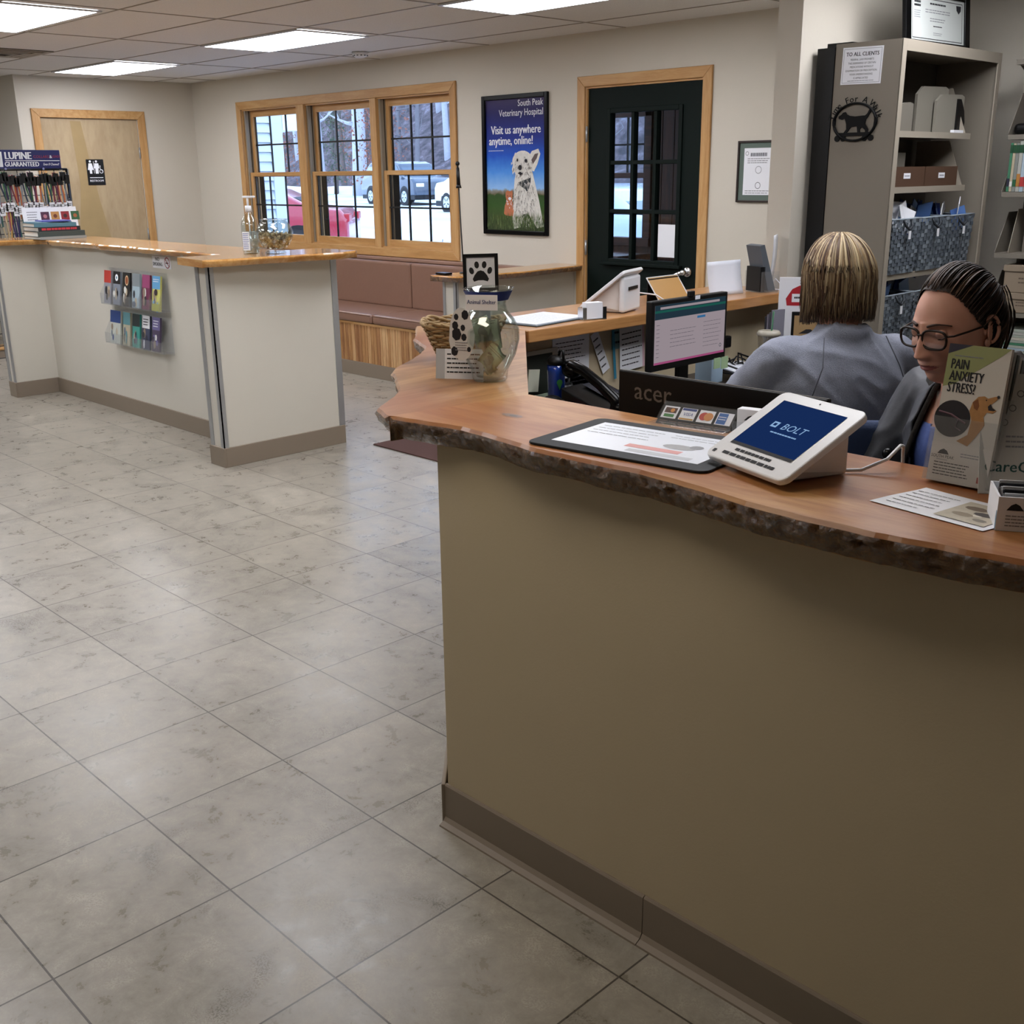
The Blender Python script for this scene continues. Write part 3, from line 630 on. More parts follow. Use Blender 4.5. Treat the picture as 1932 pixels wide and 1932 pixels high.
# ---------------------------------------------------------------- collar display rack in the alcove
RKX, A0, A1 = -9.3, 2.3, 3.985
t = thing('display_rack', 'black wire grid rack with navy LUPINE header behind the island', 'display rack', (RKX, 3.2, 0), PI/2)
mwire = mat('black_wire', '#0b0b0c', .35, .3); L0, L1 = A0-3.2, A1-3.2
q = M()
for i in range(18):
    a = L0+(L1-L0)*i/17; q.cyl(mwire, (a, 0, .12), (a, 0, 1.62), .0035, n=6)
for i in range(16): z = .15+i*.098; q.cyl(mwire, (L0, .004, z), (L1, .004, z), .0035, n=6)
q.build('wire_grid', t)
q = M()
for a in (L0-.01, L1+.012): q.tube(mwire, [(a, 0, 0), (a, 0, 1.625)], .012, 8)
q.tube(mwire, [(L0, 0, 1.625), (L1+.012, 0, 1.625)], .010, 8); q.box(mwire, (L0-.05, -.2, .0), (L0+.02, .2, .02), .004); q.box(mwire, (L1-.02, -.2, .0), (L1+.05, .2, .02), .004)
q.build('rack_frame', t)
mnavy = mat('navy_board', '#161d5c', .35); F = frame((0, -.008, 0), '-y')
q = M(); q.box(mnavy, (L0, -.008, 1.632), (L1-.035, -.002, 1.775), .002)
q.text(m_paper, 'LUPINE', .41, 1.728, .078, .001, F, bold=.0035, sx=.84); mred = mat('header_red', '#8c1d3c', .5)
q.text(mred, 'COLLARS', .595, 1.722, .030, .001, F, bold=.001, sx=1.); q.text(m_paper, '&', .672, 1.722, .034, .001, F, bold=.001); q.text(mred, 'LEADS', .718, 1.724, .027, .001, F, bold=.001, sx=.9)
q.rect(m_paper, .305, 1.69, .742, 1.695, .001, F); q.text(m_paper, 'GUARANTEED', .435, 1.664, .050, .001, F, bold=.0018, sx=.84); q.text(m_paper, 'Even If Chewed!', .668, 1.664, .027, .001, F, bold=.0006, ital=.3, sx=.72)
q.rect(m_paper, .16, 1.645, .285, 1.76, .001, F); q.tube(m_ink, [(.22, -.0095, 1.67), (.265, -.0095, 1.71), (.25, -.0095, 1.74)], .004, 4)
for a in (.3, .6): q.disc(mat('knob_lilac', '#8f93c0', .3), a, 1.63, .009, .003, F, 12)
q.build('header_sign', t)
cols = ['#5b2447', '#3a2a5e', '#7a2f3c', '#1c2b4a', '#c06a3a', '#2f5f5c', '#8a8f97', '#b8a88a', '#24324a', '#9c4a5a', '#3c6a4a', '#caa15a']
R4 = random.Random(5)
for i in range(46):
    a = (.12+.64*(i//2)/22 if i > 4 else -.6+.15*i); z = (1.59, 1.36)[i % 2]+R4.uniform(-.02, .02); c_ = cols[i % 12]; le = R4.uniform(.18, .4)
    b = thing('dog_leash' if i % 3 else 'dog_collar', f'packaged {["maroon","indigo","wine red","navy","orange","teal","silver grey","tan","slate blue","rose","green","gold"][i%12]} dog {"leash" if i % 3 else "collar"} hanging on the wire rack' , 'leash' if i % 3 else 'collar', (RKX+.012, 3.2+a, z), PI/2, 'collars and leashes hanging on the wire rack', rot=(0, R4.uniform(-.15, .15), PI/2))
    q = M(); m_ = mat('strap'+c_[1:], c_, .6); q.tube(m_, [(-.012, -.02, 0), (-.018, -.025, -le*.5), (-.004, -.025, -le), (.012, -.028, -le*.96), (.018, -.028, -le*.4), (.008, -.02, 0)], .0065, 6, flat=.35); q.build('strap', b)
    q = M(); q.box(m_paper if i % 2 else m_black, (-.022, -.045, -.075), (.022, -.042, -.005), .003)
    if i % 2: q.lines(m_ink, -.016, .016, -.06, -.02, 3, .0455, frame((0, 0, 0), '-y'))
    q.build('hang_tag', b)
    M().tube(m_steel, [(0, 0, .012), (0, -.03, .006), (0, -.05, .012)], .002, 5).build('hook', b)
# low shelf with pet-food cards near the floor at the left edge
t = thing('low_shelf', 'low wood-topped shelf with grey base at the left edge', 'shelf', (-10.42, 3.3, 0))
q = M(); q.box(m_base, (-.07, -.55, 0), (.14, .42, .075)); q.build('plinth', t); M().box(m_trimx, (-.08, -.57, .075), (.15, .44, .095), .003).build('shelf_top', t); 
for i in range(4):
    for j in range(3):
        b = thing('boxed_product', f'white boxed product with dark lettering, {["bottom","second","third","top"][i]} row at the left edge', 'box', (-10.33, 2.98+.23*j, .096+.117*i), PI/2, 'boxed products stacked on the low shelf')
        q = M(); q.box(mat('carton_pale', '#c9cad2', .6), (-.10, 0, 0), (.10, .09, .115), .002); F = frame((0, 0, 0), '-y'); q.lines(m_ink, -.07, .05, .03, .09, 2, .0006, F, th=.5, seed=i*3+j); q.rect(mat('carton_band', '#34363f', .5), -.10, .098, .10, .1149, .0006, F); q.build('carton', b)
# ---------------------------------------------------------------- bench under the window
BX0, BX1 = -9.3, -5.47
t = thing('upholstered_bench', 'built-in waiting bench with brown vinyl cushions and wood slat front', 'bench', ((BX0+BX1)/2, 5.55, 0))
m_vinyl = mat('brown_vinyl', '#7f5f4f', .33, spec=.5, bump=.12, bscale=35., mottle=.06, mscale=4.)
mslats = [wood('slat%d' % i, *c_, 9., 'Z', .45, bump=.03) for i, c_ in enumerate((('#8a5f3a', '#a37648', '#b88c5c'), ('#a8794c', '#bd9264', '#cba678'), ('#7a4f30', '#92653f', '#a87b50')))]
q = M(); R5 = random.Random(9); x = BX0
while x < BX1-.01:
    w_ = R5.choice([.028, .036, .044]); q.box(mslats[R5.randrange(3)], (x, 5.268, .11), (min(x+w_-.003, BX1), 5.286, .41), .002); x += w_
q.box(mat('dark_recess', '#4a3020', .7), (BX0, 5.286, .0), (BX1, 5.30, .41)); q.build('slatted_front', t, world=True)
M().box(m_base, (BX0, 5.262, 0), (BX1, 5.286, .11), .002).build('baseboard', t, world=True)
M().box(m_trimx, (BX0, 5.26, .41), (BX1, YB, .428)).build('seat_board', t, world=True)
sx = [-9.3, -8.12, -6.92, BX1]
for a, b_ in zip(sx, sx[1:]):
    M().box(m_vinyl, (a+.004, 5.245, .43), (b_-.004, 5.80, .505), .022, seg=3).build('seat_cushion', t, world=True)
    q = M(); q.tube(m_vinyl, [(a+.02, 5.247, .495), (b_-.02, 5.247, .495)], .004, 6); q.build('piping', t, world=True)
bx = [-9.3, -8.2, -7.0, BX1]
for a, b_ in zip(bx, bx[1:]): M().box(m_vinyl, (a+.004, 5.72, .50), (b_-.004, 5.84, .865), .018, seg=3).build('back_cushion', t, world=True)
M().box(mat('brown_cap_rail', '#8a6a5a', .4), (BX0, 5.79, .868), (BX1, YB-.001, .892), .004).build('cap_rail', t, world=True)
# ledge wall beside the bench
t = thing('half_wall', 'short half wall at the right end of the bench, with steel corner strips', 'half wall', (-5.405, 5.3, 0))
M().box(m_half, (-5.465, 4.74, 0), (-5.345, YB-.001, .89)).build('wall_panel', t, world=True)
for a, b_ in (((-5.467, 4.734, .11), (-5.445, 4.741, .89)), ((-5.365, 4.734, .11), (-5.340, 4.741, .89)), ((-5.346, 4.735, .11), (-5.340, 4.76, .89))): M().box(m_steel, a, b_).build('corner_guard', t, world=True)
q = M(); q.box(m_base, (-5.477, 4.728, 0), (-5.333, 4.74, .11)); q.build('baseboard', t, world=True); M().box(m_base, (-5.345, 4.74, 0), (-5.333, YB-.012, .11)).build('baseboard', t, world=True)
tag(slab(M(), m_slabL, m_bark, [(-5.50, 4.66), (-5.27, 4.68), (-5.20, 5.2), (-5.25, YB-.003), (-5.50, YB-.003)], [1, 1, 1, 0, 0], .891, .93, .02, .016, 21.).build('wood_ledge'), 'narrow live-edge wood ledge on the half wall beside the bench', 'ledge')
# training wand
t = thing('training_wand', 'thin black wand with a ribbed grip standing upright on the wood ledge', 'wand', (-5.42, 4.88, .93))
M().tube(m_black, [(0, 0, .0), (-.012, 0, .2), (-.03, 0, .55)], .004, 8).build('rod', t)
q = M(); q.cyl(m_black, (-.03, 0, .55), (-.0345, 0, .66), .013, .010); q.cyl(m_black, (-.029, 0, .535), (-.03, 0, .555), .019, .014); q.ball(m_black, (-.0355, 0, .685), .014); q.cyl(m_black, (-.0345, 0, .655), (-.0355, 0, .68), .006); q.build('grip', t)
M().cyl(m_black, (0, 0, 0), (0, 0, .008), .03, .026).build('base', t)
tag(M().box(m_gloss, (-.05, -.03, 0), (.05, .03, .014), .004).build('phone_case'), 'glossy dark blue-black case lying on the front end of the wood ledge', 'case').location = (-5.435, 4.72, .931)

# ---------------------------------------------------------------- poster
PX0, PX1, PZ0, PZ1 = -6.262, -5.588, 1.115, 2.093
t = thing('framed_poster', 'blue veterinary poster with a white dog in a black frame', 'poster', ((PX0+PX1)/2, YB, (PZ0+PZ1)/2))
w, h = (PX1-PX0)/2, (PZ1-PZ0)/2; F = frame((0, 0, 0), '-y'); e = .032
q = M()
for a, b_ in (((-w, -.022, -h), (-w+e, 0, h)), ((w-e, -.022, -h), (w, 0, h)), ((-w+e, -.022, h-e), (w-e, 0, h)), ((-w+e, -.022, -h), (w-e, 0, -h+e))): q.box(m_gloss, a, b_, .004)
q.build('frame', t)
mp, nt_, b_0 = bare('poster_print'); tc_ = nt_.nodes.new('ShaderNodeTexCoord'); sp_ = nt_.nodes.new('ShaderNodeSeparateXYZ'); nt_.links.new(tc_.outputs['Object'], sp_.inputs[0])
mr_ = nd(nt_, 'ShaderNodeMapRange'); mr_.inputs[1].default_value = -.49; mr_.inputs[2].default_value = .49; nn = nd(nt_, 'ShaderNodeTexNoise', i_Scale=24., i_Detail=4.); nt_.links.new(tc_.outputs['Object'], nn.inputs['Vector'])
ma_ = nd(nt_, 'ShaderNodeMath', operation='MULTIPLY_ADD'); ma_.inputs[1].default_value = .05; nt_.links.new(nn.outputs[0], ma_.inputs[0]); nt_.links.new(sp_.outputs['Z'], ma_.inputs[2]); nt_.links.new(ma_.outputs[0], mr_.inputs[0])
nt_.links.new(ramp(nt_, mr_.outputs[0], [(.0, '#2a3319'), (.14, '#45552c'), (.24, '#33541f'), (.315, '#2c4a1e'), (.325, '#6f6450'), (.345, '#8a8a86'), (.36, '#8fbcec'), (.48, '#4a8fe0'), (.6, '#2056c0'), (.72, '#1a2f8a'), (.9, '#1a1758'), (1., '#3a2f5c')]), b_0.inputs['Base Color']); b_0.inputs['Roughness'].default_value = .5; b_0.inputs['Specular IOR Level'].default_value = .2
# grass streaks
q = M(); q.rect(mp, -w+e, -h+e, w-e, h-e, .004, F)
q.text(m_paper, 'South Peak', .155, .425, .062, .0055, F, bold=.001, sx=.9); q.text(m_paper, 'Veterinary Hospital', .06, .362, .066, .0055, F, bold=.0006, sx=.86)
q.text(m_paper, 'Visit us anywhere', .005, .247, .083, .0055, F, bold=.002, sx=.86); q.text(m_paper, 'anytime, online!', -.045, .172, .083, .0055, F, bold=.002, sx=.86)
q.lines(m_paper, -.28, -.12, .102, .112, 1, .0055, F, rnd=0)
q.build('print', t)
def blob(pts, sc=1., o=(0, 0)): return [(o[0]+x*sc, o[1]+y*sc) for x, y in pts]
q = M(); md = mat('dog_white', '#dddad3', .6, mottle=.25, mscale=60); ms = mat('dog_grey', '#8e8b84', .6, mottle=.2, mscale=70)
R6 = random.Random(2)
def fur(q, m, cx, cy, rx, ry, n, l, z, a0=0, a1=2*PI, down=True):
    for i in range(n):
        a = R6.uniform(a0, a1); r = math.sqrt(R6.random()); x = cx+rx*r*math.cos(a); y = cy+ry*r*math.sin(a); th = -PI/2+(x-cx)/rx*.5 if down else R6.random()*6.3
        dx, dy = math.cos(th)*l, math.sin(th)*l; q.flat(m, [(x-.004, y), (x+.004, y), (x+dx, y+dy)], z+.00002*i, F)
# body, chest, legs
Fp = F; F = MX.Translation((0, 0, -.022)) @ F
q.flat(md, blob([(.02, .02), (.16, .02), (.2, -.1), (.24, -.22), (.275, -.36), (.29, -.40), (.22, -.415), (.17, -.36), (.13, -.31), (.07, -.32), (.05, -.41), (-.02, -.425), (-.035, -.36), (-.02, -.2), (-.01, -.08)]), .0058, F)
q.disc(md, .075, .05, .105, .0060, F, 30, ry=.075); q.disc(md, .075, -.01, .085, .0061, F, 24, ry=.055)
q.flat(md, [(.13, .07), (.17, .12), (.235, .135), (.255, .10), (.225, .03), (.19, -.02), (.14, -.0)], .0061, F); q.flat(mat('ear_inner', '#5a4a4a', .6), [(.165, .06), (.20, .10), (.235, .105), (.22, .07), (.18, .03)], .0063, F)
q.flat(md, [(-.01, .06), (-.035, -.0), (-.028, -.04), (.0, -.01)], .0061, F)
q.flat(mat('bandana', '#202a30', .6), [(.03, -.095), (.16, -.06), (.155, -.10), (.125, -.17), (.10, -.14), (.05, -.12)], .0064, F)
fur(q, ms, .08, -.0, .1, .09, 70, .022, .0065); fur(q, md, .075, .05, .11, .08, 70, .02, .0082); fur(q, ms, .09, -.22, .12, .15, 130, .028, .0066); fur(q, md, .10, -.24, .13, .16, 130, .026, .0094)
q.disc(m_ink, .055, .008, .018, .0125, F, 16, ry=.019); q.disc(m_ink, .115, .055, .014, .0125, F, 14, ry=.013); q.disc(m_ink, .03, .06, .008, .0125, F, 14, ry=.011); q.flat(m_ink, [(.03, -.03), (.055, -.02), (.085, -.032), (.06, -.045)], .0125, F)
F = Fp @ MX.Translation((0, -.135, 0)) @ MX.Diagonal((1, .62, 1, 1))
mk_ = mat('kitten_orange', '#b8683c', .6, mottle=.25, mscale=60)
q.flat(mk_, [(-.105, -.085), (-.085, -.06), (-.07, -.07), (-.045, -.07), (-.035, -.06), (-.03, -.1), (-.035, -.16), (-.02, -.3), (-.03, -.36), (-.1, -.35), (-.125, -.33), (-.115, -.24), (-.095, -.18), (-.105, -.13)], .0059, F); q.disc(m_paper, -.06, -.155, .017, .0065, F, 14); fur(q, m_paper, -.07, -.2, .025, .07, 14, .02, .0066)
q.disc(m_ink, -.085, -.125, .005, .0068, F, 10); q.disc(m_ink, -.055, -.125, .005, .0068, F, 10)
F = Fp
mg_ = [mat('grass_a', '#4f6a32', .7), mat('grass_b', '#6f7f4a', .7), mat('grass_c', '#2c4420', .7)]
for i in range(420):
    x = R6.uniform(-w+e+.004, w-e-.006); y = R6.uniform(-h+e, -h+.13); l = R6.uniform(.02, .06); q.flat(mg_[i % 3], [(x-.002, y), (x+.002, y), (x+R6.uniform(-.01, .01) if abs(x) < w-e-.02 else x, y+l)], .0126+.000004*i, F)
o = q.build('pet_picture', t)
o = M().box(glass('poster_glass', '#ffffff', .015, .05), (-w+e, -.0165, -h+e), (w-e, -.0155, h-e)).build('glazing', t)
# ---------------------------------------------------------------- diploma on the back wall
t = thing('framed_diploma', 'thin-framed diploma with green mat on the back wall right of the green door', 'diploma', (-3.85, YB, 1.545))
q = M(); w, h, e = .15, .178, .012
for a, b_ in (((-w, -.015, -h), (-w+e, 0, h)), ((w-e, -.015, -h), (w, 0, h)), ((-w+e, -.015, h-e), (w-e, 0, h)), ((-w+e, -.015, -h), (w-e, 0, -h+e))): q.box(mat('dark_walnut', '#2a1c18', .35), a, b_, .002)
q.build('frame', t); q = M(); q.box(mat('mat_green', '#5c6a62', .8), (-w+e, -.006, -h+e), (w-e, -.003, h-e)); q.rect(m_paper, -.105, -.135, .105, .135, .0065, F)
q.lines(m_gink, -.06, .06, .085, .11, 1, .007, F, th=.8); q.lines(m_gink, -.08, .08, .045, .08, 3, .007, F); q.disc(m_gink, 0, .01, .022, .007, F, 16, hole=.019); q.disc(m_gink, 0, -.08, .02, .007, F, 16, hole=.016); q.lines(m_gink, -.09, .09, -.13, -.105, 2, .007, F); q.disc(m_gink, -.085, .105, .012, .007, F, hole=.009)
q.build('certificate', t)
# floor mat
tag(M().box(mat('entry_mat', '#4a2f2a', .95, mottle=.2, mscale=120, bump=.3, bscale=300.), (-5.15, 3.87, 0), (-3.7, 5.2, .008), .003).build('floor_mat'), 'dark reddish-brown entrance mat on the tiles', 'floor mat')
# ---------------------------------------------------------------- reception counter
CT = 1.04
t = thing('reception_counter', 'beige reception counter wall with taupe baseboard in the foreground', 'counter', (-1.2, 1.6, 0))
m_front = mat('shaded_wall_paint', '#c4b598', .8, spec=.2, bump=.05, bscale=200., mottle=.03, mscale=3.)  # same paint as the other walls, with this face's shade put into its colour
q = M(); q.prism(m_front, [(-1.822, 1.547), (1.2, 1.547), (1.2, 1.665), (-1.773, 1.665), (-2.73, 2.62), (-2.73, 4.40), (-2.85, 4.40), (-2.85, 2.57)], 0, .981)
q.build('wall_panel', t, world=True)
e = .010
def cove(x0, x1): # baseboard with a small toe at the floor, like vinyl cove base
    q = M(); q.prism(m_base, [(0, 0), (-.030, 0), (-.029, .004), (-.016, .010), (-.009, .020), (-.008, .106), (-.005, .11), (0, .11)], x0, x1, frame((0, 1.547, 0), '+x') @ MX.Identity(4)); return q
cove(-1.826, -1.1985).build('baseboard', t, world=True); cove(-1.1965, 1.2).build('baseboard', t, world=True)
q = M(); d = MX.Rotation(math.atan2(1, -1), 4, 'Z'); q.box(m_base, (0, -.0005, 0), (1.43, .01, .11), .003, T=MX.Translation((-1.822, 1.547, 0)) @ MX.Rotation(PI*.75, 4, 'Z') @ MX.Scale(-1, 4, (0, 1, 0)) if False else MX.Translation((-1.825, 1.540, 0)) @ MX.Rotation(PI*.75, 4, 'Z')); q.build('baseboard', t, world=True)
M().box(m_base, (-2.86, 2.6, 0), (-2.85, 4.39, .11)).build('baseboard', t, world=True)
zs = CT-.058
t = tag(slab(M(), m_slab, m_bark, [(-1.90, 1.478), (-1.7, 1.515), (-1.45, 1.482), (-1.2, 1.498), (-.95, 1.462), (-.72, 1.452), (-.5, 1.488), (-.2, 1.46), (.3, 1.48), (1.2, 1.46), (1.2, 1.865), (-1.842, 1.862)], [1, 1, 1, 1, 1, 1, 1, 1, 1, 0, 0, 0], zs, CT, .030, .010, 3., rough=.007).build('wood_countertop'), 'glossy live-edge wood counter slab along the front of the reception desk', 'countertop')
q = M(); q.T = MX.Translation((-1.70, 1.665, CT+.0003)); mk1 = mat('knot_brown', '#6b3f26', .3, mottle=.3, mscale=80); mk2 = mat('knot_core', '#3a2014', .3); q.disc(mk1, 0, 0, .030, 0, n=20, ry=.013); q.disc(mk2, .004, 0, .012, .0002, n=14, ry=.006)
for a_ in range(14): q.flat(mk1, [(.02*math.cos(a_*.45), .009*math.sin(a_*.45)), (.045*math.cos(a_*.45+.1), .018*math.sin(a_*.45+.1)), (.02*math.cos(a_*.45+.2), .009*math.sin(a_*.45+.2))], .0001)
q.build('wood_knot', t)
m_slab2 = wood('live_edge_maple_dark', '#6f4a2c', '#946a40', '#b08658', 3.2, 'Y', .38, .1, 7., True, .03)
t = tag(slab(M(), m_slab2, m_bark, [(-1.902, 1.478), (-1.844, 1.862), (-2.648, 2.66), (-2.92, 2.58), (-3.02, 2.49), (-2.78, 2.28), (-2.62, 2.19), (-2.45, 1.98), (-2.34, 1.83), (-2.12, 1.68), (-1.99, 1.52)], [0, 0, 0, 0, 1, 1, 1, 1, 1, 1, 1], zs, CT-.0005, .032, .014, 13., rough=.006).build('wood_countertop'), 'angled live-edge wood counter slab holding the jar and basket', 'countertop')
m_oakshelf = wood('oak_shelf', '#96643a', '#ad7a48', '#c08e5a', 4., 'Y', .28, .3, 12., False, .02)
q = M(); q.box(m_oakshelf, (-3.04, 2.665, .995), (-2.635, 4.385, CT-.001), .004); tag(q.build('oak_ledge'), 'straight oak ledge along the side of the reception desk', 'ledge')
# desks inside
m_desk = mat('dark_desk_laminate', '#2b2521', .45, mottle=.08, mscale=8)
t = thing('office_desk', 'dark laminate desk running below the side oak ledge', 'desk', (-2.4, 3.5, 0))
q = M(); q.box(m_desk, (-2.725, 2.72, .71), (-2.02, 4.38, .74), .003); q.build('desk_top', t, world=True)
for y in (2.75, 4.32): M().box(m_desk, (-2.70, y, 0), (-2.05, y+.03, .71)).build('side_panel', t, world=True)
t = thing('office_desk', 'dark laminate desk behind the front counter', 'desk', (-.8, 2.0, 0))
q = M(); q.box(m_desk, (-1.76, 1.67, .71), (.6, 2.28, .74), .003); q.build('desk_top', t, world=True)
for x in (-1.72, .55): M().box(m_desk, (x, 1.70, 0), (x+.03, 2.25, .71)).build('side_panel', t, world=True)
C = CT+.0005
# ---- donation jar
JX, JY = -2.052, 1.930
t = thing('donation_jar', 'clear glass vase with folded dollar bills and an Animal Shelter label', 'jar', (JX, JY, C))
JS = .80
prof = [(r_*JS, z_*.96) for r_, z_ in [(0, 0), (.052, 0), (.056, .004), (.058, .012), (.060, .03), (.085, .07), (.098, .11), (.097, .14), (.082, .165), (.062, .185), (.055, .205), (.060, .222), (.078, .243), (.082, .247)]]
q = M(); q.lathe(m_jar, prof+[(r_*JS, z_*.96) for r_, z_ in [(.079, .2465), (.057, .222), (.052, .205), (.059, .186), (.079, .165), (.094, .14), (.095, .11), (.082, .072), (.056, .03), (.045, .012), (0, .01)]], n=48); q.build('glass_vase', t)
fz = frame((0, 0, 0), '-y'); ROT = MX.Rotation(math.radians(32), 4, 'Z')
def wrap(q, m, r, a0, a1, z0, z1, nu=20, nv=1, taper=0.): q.grid(m, lambda u, v: V(((r+taper*v)*math.sin(a0+(a1-a0)*u), -(r+taper*v)*math.cos(a0+(a1-a0)*u), z0+(z1-z0)*v)), nu, nv)
q = M(); q.T = ROT; mbl = mat('label_blue', '#23387c', .5)
wrap(q, mbl, .0525, -1.35, 1.5, .208, .232, 30, 1, .012)
q.box(m_paper, (-.041, -.0700, .188), (.041, -.0690, .226), .0); q.T = ROT @ MX.Translation((0, -.0704, 0)); q.text(mat('label_ink', '#20356f', .6), 'Animal Shelter', .0, .208, .0145, 0, fz, bold=.0005, sx=.86)
q.build('shelter_label', t)
q = M(); q.T = MX.Rotation(math.radians(28), 4, 'Z')
# oval cow-spotted tag on the left side of the vase
mc_ = mat('tag_white', '#d4d4d4', .5)
q.flat(mc_, [(.03*math.cos(a)*(1 if math.sin(a) > 0 else 1.1), .125+.062*math.sin(a)) for a in [i*PI/12 for i in range(24)]], 0, MX.Translation((-.050, -.070, -.008)) @ MX.Scale(1.08, 4) @ fz)
for a, b, r in ((-.012, .165, .006), (.01, .17, .009), (-.015, .145, .008), (.004, .14, .006), (-.012, .125, .012), (.006, .118, .007), (-.018, .085, .009), (.018, .09, .005)): q.disc(m_ink, a, b, r, .0006, MX.Translation((-.050, -.070, -.008)) @ MX.Scale(1.08, 4) @ fz, 7, ry=r*1.3)
q.lines(m_gink, -.016, .016, .085, .108, 4, .0008, MX.Translation((-.050, -.070, -.008)) @ MX.Scale(1.08, 4) @ fz); q.build('spotted_tag', t)
mbill = mat('bill_green', '#b3c0a6', .8, mottle=.25, mscale=90); mbill2 = mat('bill_grey', '#8d8c7d', .8, mottle=.3, mscale=110)
for k, (x, y, z, rx, ry, rz, lab) in enumerate(((.02, -.012, .062, .3, .75, .5, 'folded green dollar bill leaning low in the jar'), (-.03, -.005, .135, .1, -.35, .9, 'dollar bill standing upright near the jar neck'), (-.045, .01, .095, .2, .2, -.4, 'greyish dollar bill curled on the left inside the jar'), (-.012, .02, .125, -.1, -.2, .3, 'dollar bill behind the others in the jar'), (-.01, .0, .045, .6, 1.2, .2, 'dollar bill lying across the bottom of the jar'))):
    b = thing('dollar_bill', lab, 'banknote', (JX+x*.72, JY+y*.72, C+z*.92), group='dollar bills in the donation jar'); b.rotation_euler = (rx, ry, rz)
    q = M(); mm = mbill if k in (0, 1, 3) else mbill2
    q.grid(mm, lambda u, v: V(((u-.5)*.052, .006*math.sin(u*6)+.004*math.cos(v*5), (v-.5)*.075)), 8, 8)
    q.grid(mbill2, lambda u, v: V(((u-.5)*.048, .011+.006*math.sin(u*6), (v-.5)*.072)), 8, 8)
    FB = MX.Translation((0, -.008, 0)) @ fz; q.disc(mbill2, 0, 0, .012, 0, FB, 16, ry=.016); q.lines(mbill2, -.025, .025, .025, .038, 2, 0, FB); q.build('bill', b)
# ---- paw print sign on a post behind the jar
t = thing('paw_print_sign', 'white sign with a black paw print in a black frame above the jar', 'sign', (-2.165, 2.015, C), rz=math.radians(42), rot=(-.06, -.02, math.radians(42)))
w, h, zc = .047, .049, .262
q = M()
for a, b in (((-w, -.006, zc-h), (-w+.009, .004, zc+h)), ((w-.009, -.006, zc-h), (w, .004, zc+h)), ((-w+.009, -.006, zc+h-.009), (w-.009, .004, zc+h)), ((-w+.009, -.006, zc-h), (w-.009, .004, zc-h+.009))): q.box(m_black, a, b)
q.build('frame', t)
q = M(); q.box(m_paper, (-w+.006, -.003, zc-h+.006), (w-.006, .002, zc+h-.006)); F = MX.Translation((0, -.0036, zc)) @ fz; mpw = mat('paw_black', '#0a0a0a', .6)
q.T = MX.Translation((0, 0, zc)) @ MX.Scale(.84, 4) @ MX.Translation((0, 0, -zc))
q.flat(mpw, [(-.022, -.028), (-.008, -.024), (.008, -.024), (.022, -.028), (.026, -.020), (.020, -.008), (.010, .004), (0, .007), (-.010, .004), (-.020, -.008), (-.026, -.020)], 0, F)
for a, b, r in ((-.029, .006, .3), (-.012, .024, .1), (.012, .024, -.1), (.029, .006, -.3)): q.flat(mpw, [(a+.0075*math.cos(s)*math.cos(r)-.011*math.sin(s)*math.sin(r), b+.0075*math.cos(s)*math.sin(r)+.011*math.sin(s)*math.cos(r)) for s in [i*PI/8 for i in range(16)]], 0, F)
q.build('sign_card', t)
q = M(); q.box(mat('grey_post', '#8c9297', .4), (-.022, .003, .006), (.022, .009, zc-h+.02)); q.box(MATS['grey_post'], (-.035, -.03, 0), (.035, .04, .006), .002); q.build('post', t)
# ---- basket
t = thing('wicker_basket', 'small woven tan wicker basket on the counter left of the jar', 'basket', (-2.345, 2.105, C), rz=math.radians(45))
m_wick = mat('wicker', '#a68b63', .7, bump=.3, bscale=120., mottle=.25, mscale=40); m_wick2 = mat('wicker_dark', '#7c6340', .75, bump=.3, bscale=120.)
def bpt(a, z, H=.105, r0=.058, r1=.098, k=.62):
    r = r0+(r1-r0)*z/H; c_, s_ = math.cos(a), math.sin(a); p = 4; f = (abs(c_)**p+abs(s_)**p)**(-1/p); return V((r*1.15*c_*f, r*k*1.35*s_*f, z))
q = M()
for i in range(15):
    z = .004+i*.0069
    q.tube(m_wick if i % 3 else m_wick2, [bpt(2*PI*j/56, z)+V((math.cos(2*PI*j/56), math.sin(2*PI*j/56), 0))*.0028*(1 if (j//2+i) % 2 else -1)+V((0, 0, .0012*math.sin(j*1.7+i))) for j in range(56)], .0038, 5, closed=True)
for i in range(28): a = 2*PI*i/28; q.tube(m_wick2, [bpt(a, 0), bpt(a, .1)], .003, 4)
q.build('woven_body', t)
q = M()
for k in range(3): q.tube(m_wick, [bpt(2*PI*j/90, .105+.004*k)+V((math.cos(2*PI*j/90), math.sin(2*PI*j/90), 0))*(.004*math.sin(j*.8+k*2.1))+V((0, 0, .004*math.cos(j*.8+k*2.1))) for j in range(90)], .0045, 5, closed=True)
q.build('braided_rim', t); q = M(); q.prism(m_wick2, [tuple(bpt(2*PI*j/30, 0)[:2]) for j in range(30)], 0, .004); q.build('basket_floor', t)
# ---- card leaning on the jar
t = thing('donation_card', 'small white printed card leaning against the jar', 'card', (-2.122, 1.886, C), rot=(-.16, 0, math.radians(34)))
q = M(); q.box(m_paper, (-.064, 0, 0), (.064, .002, .078)); F = frame((0, 0, 0), '-y'); q.rect(mat('card_grey', '#b9bcc2', .6), -.064, 0, -.04, .078, .0004, F); q.lines(m_ink, -.034, .058, .012, .07, 5, .0006, F, th=.3); q.build('card_face', t)
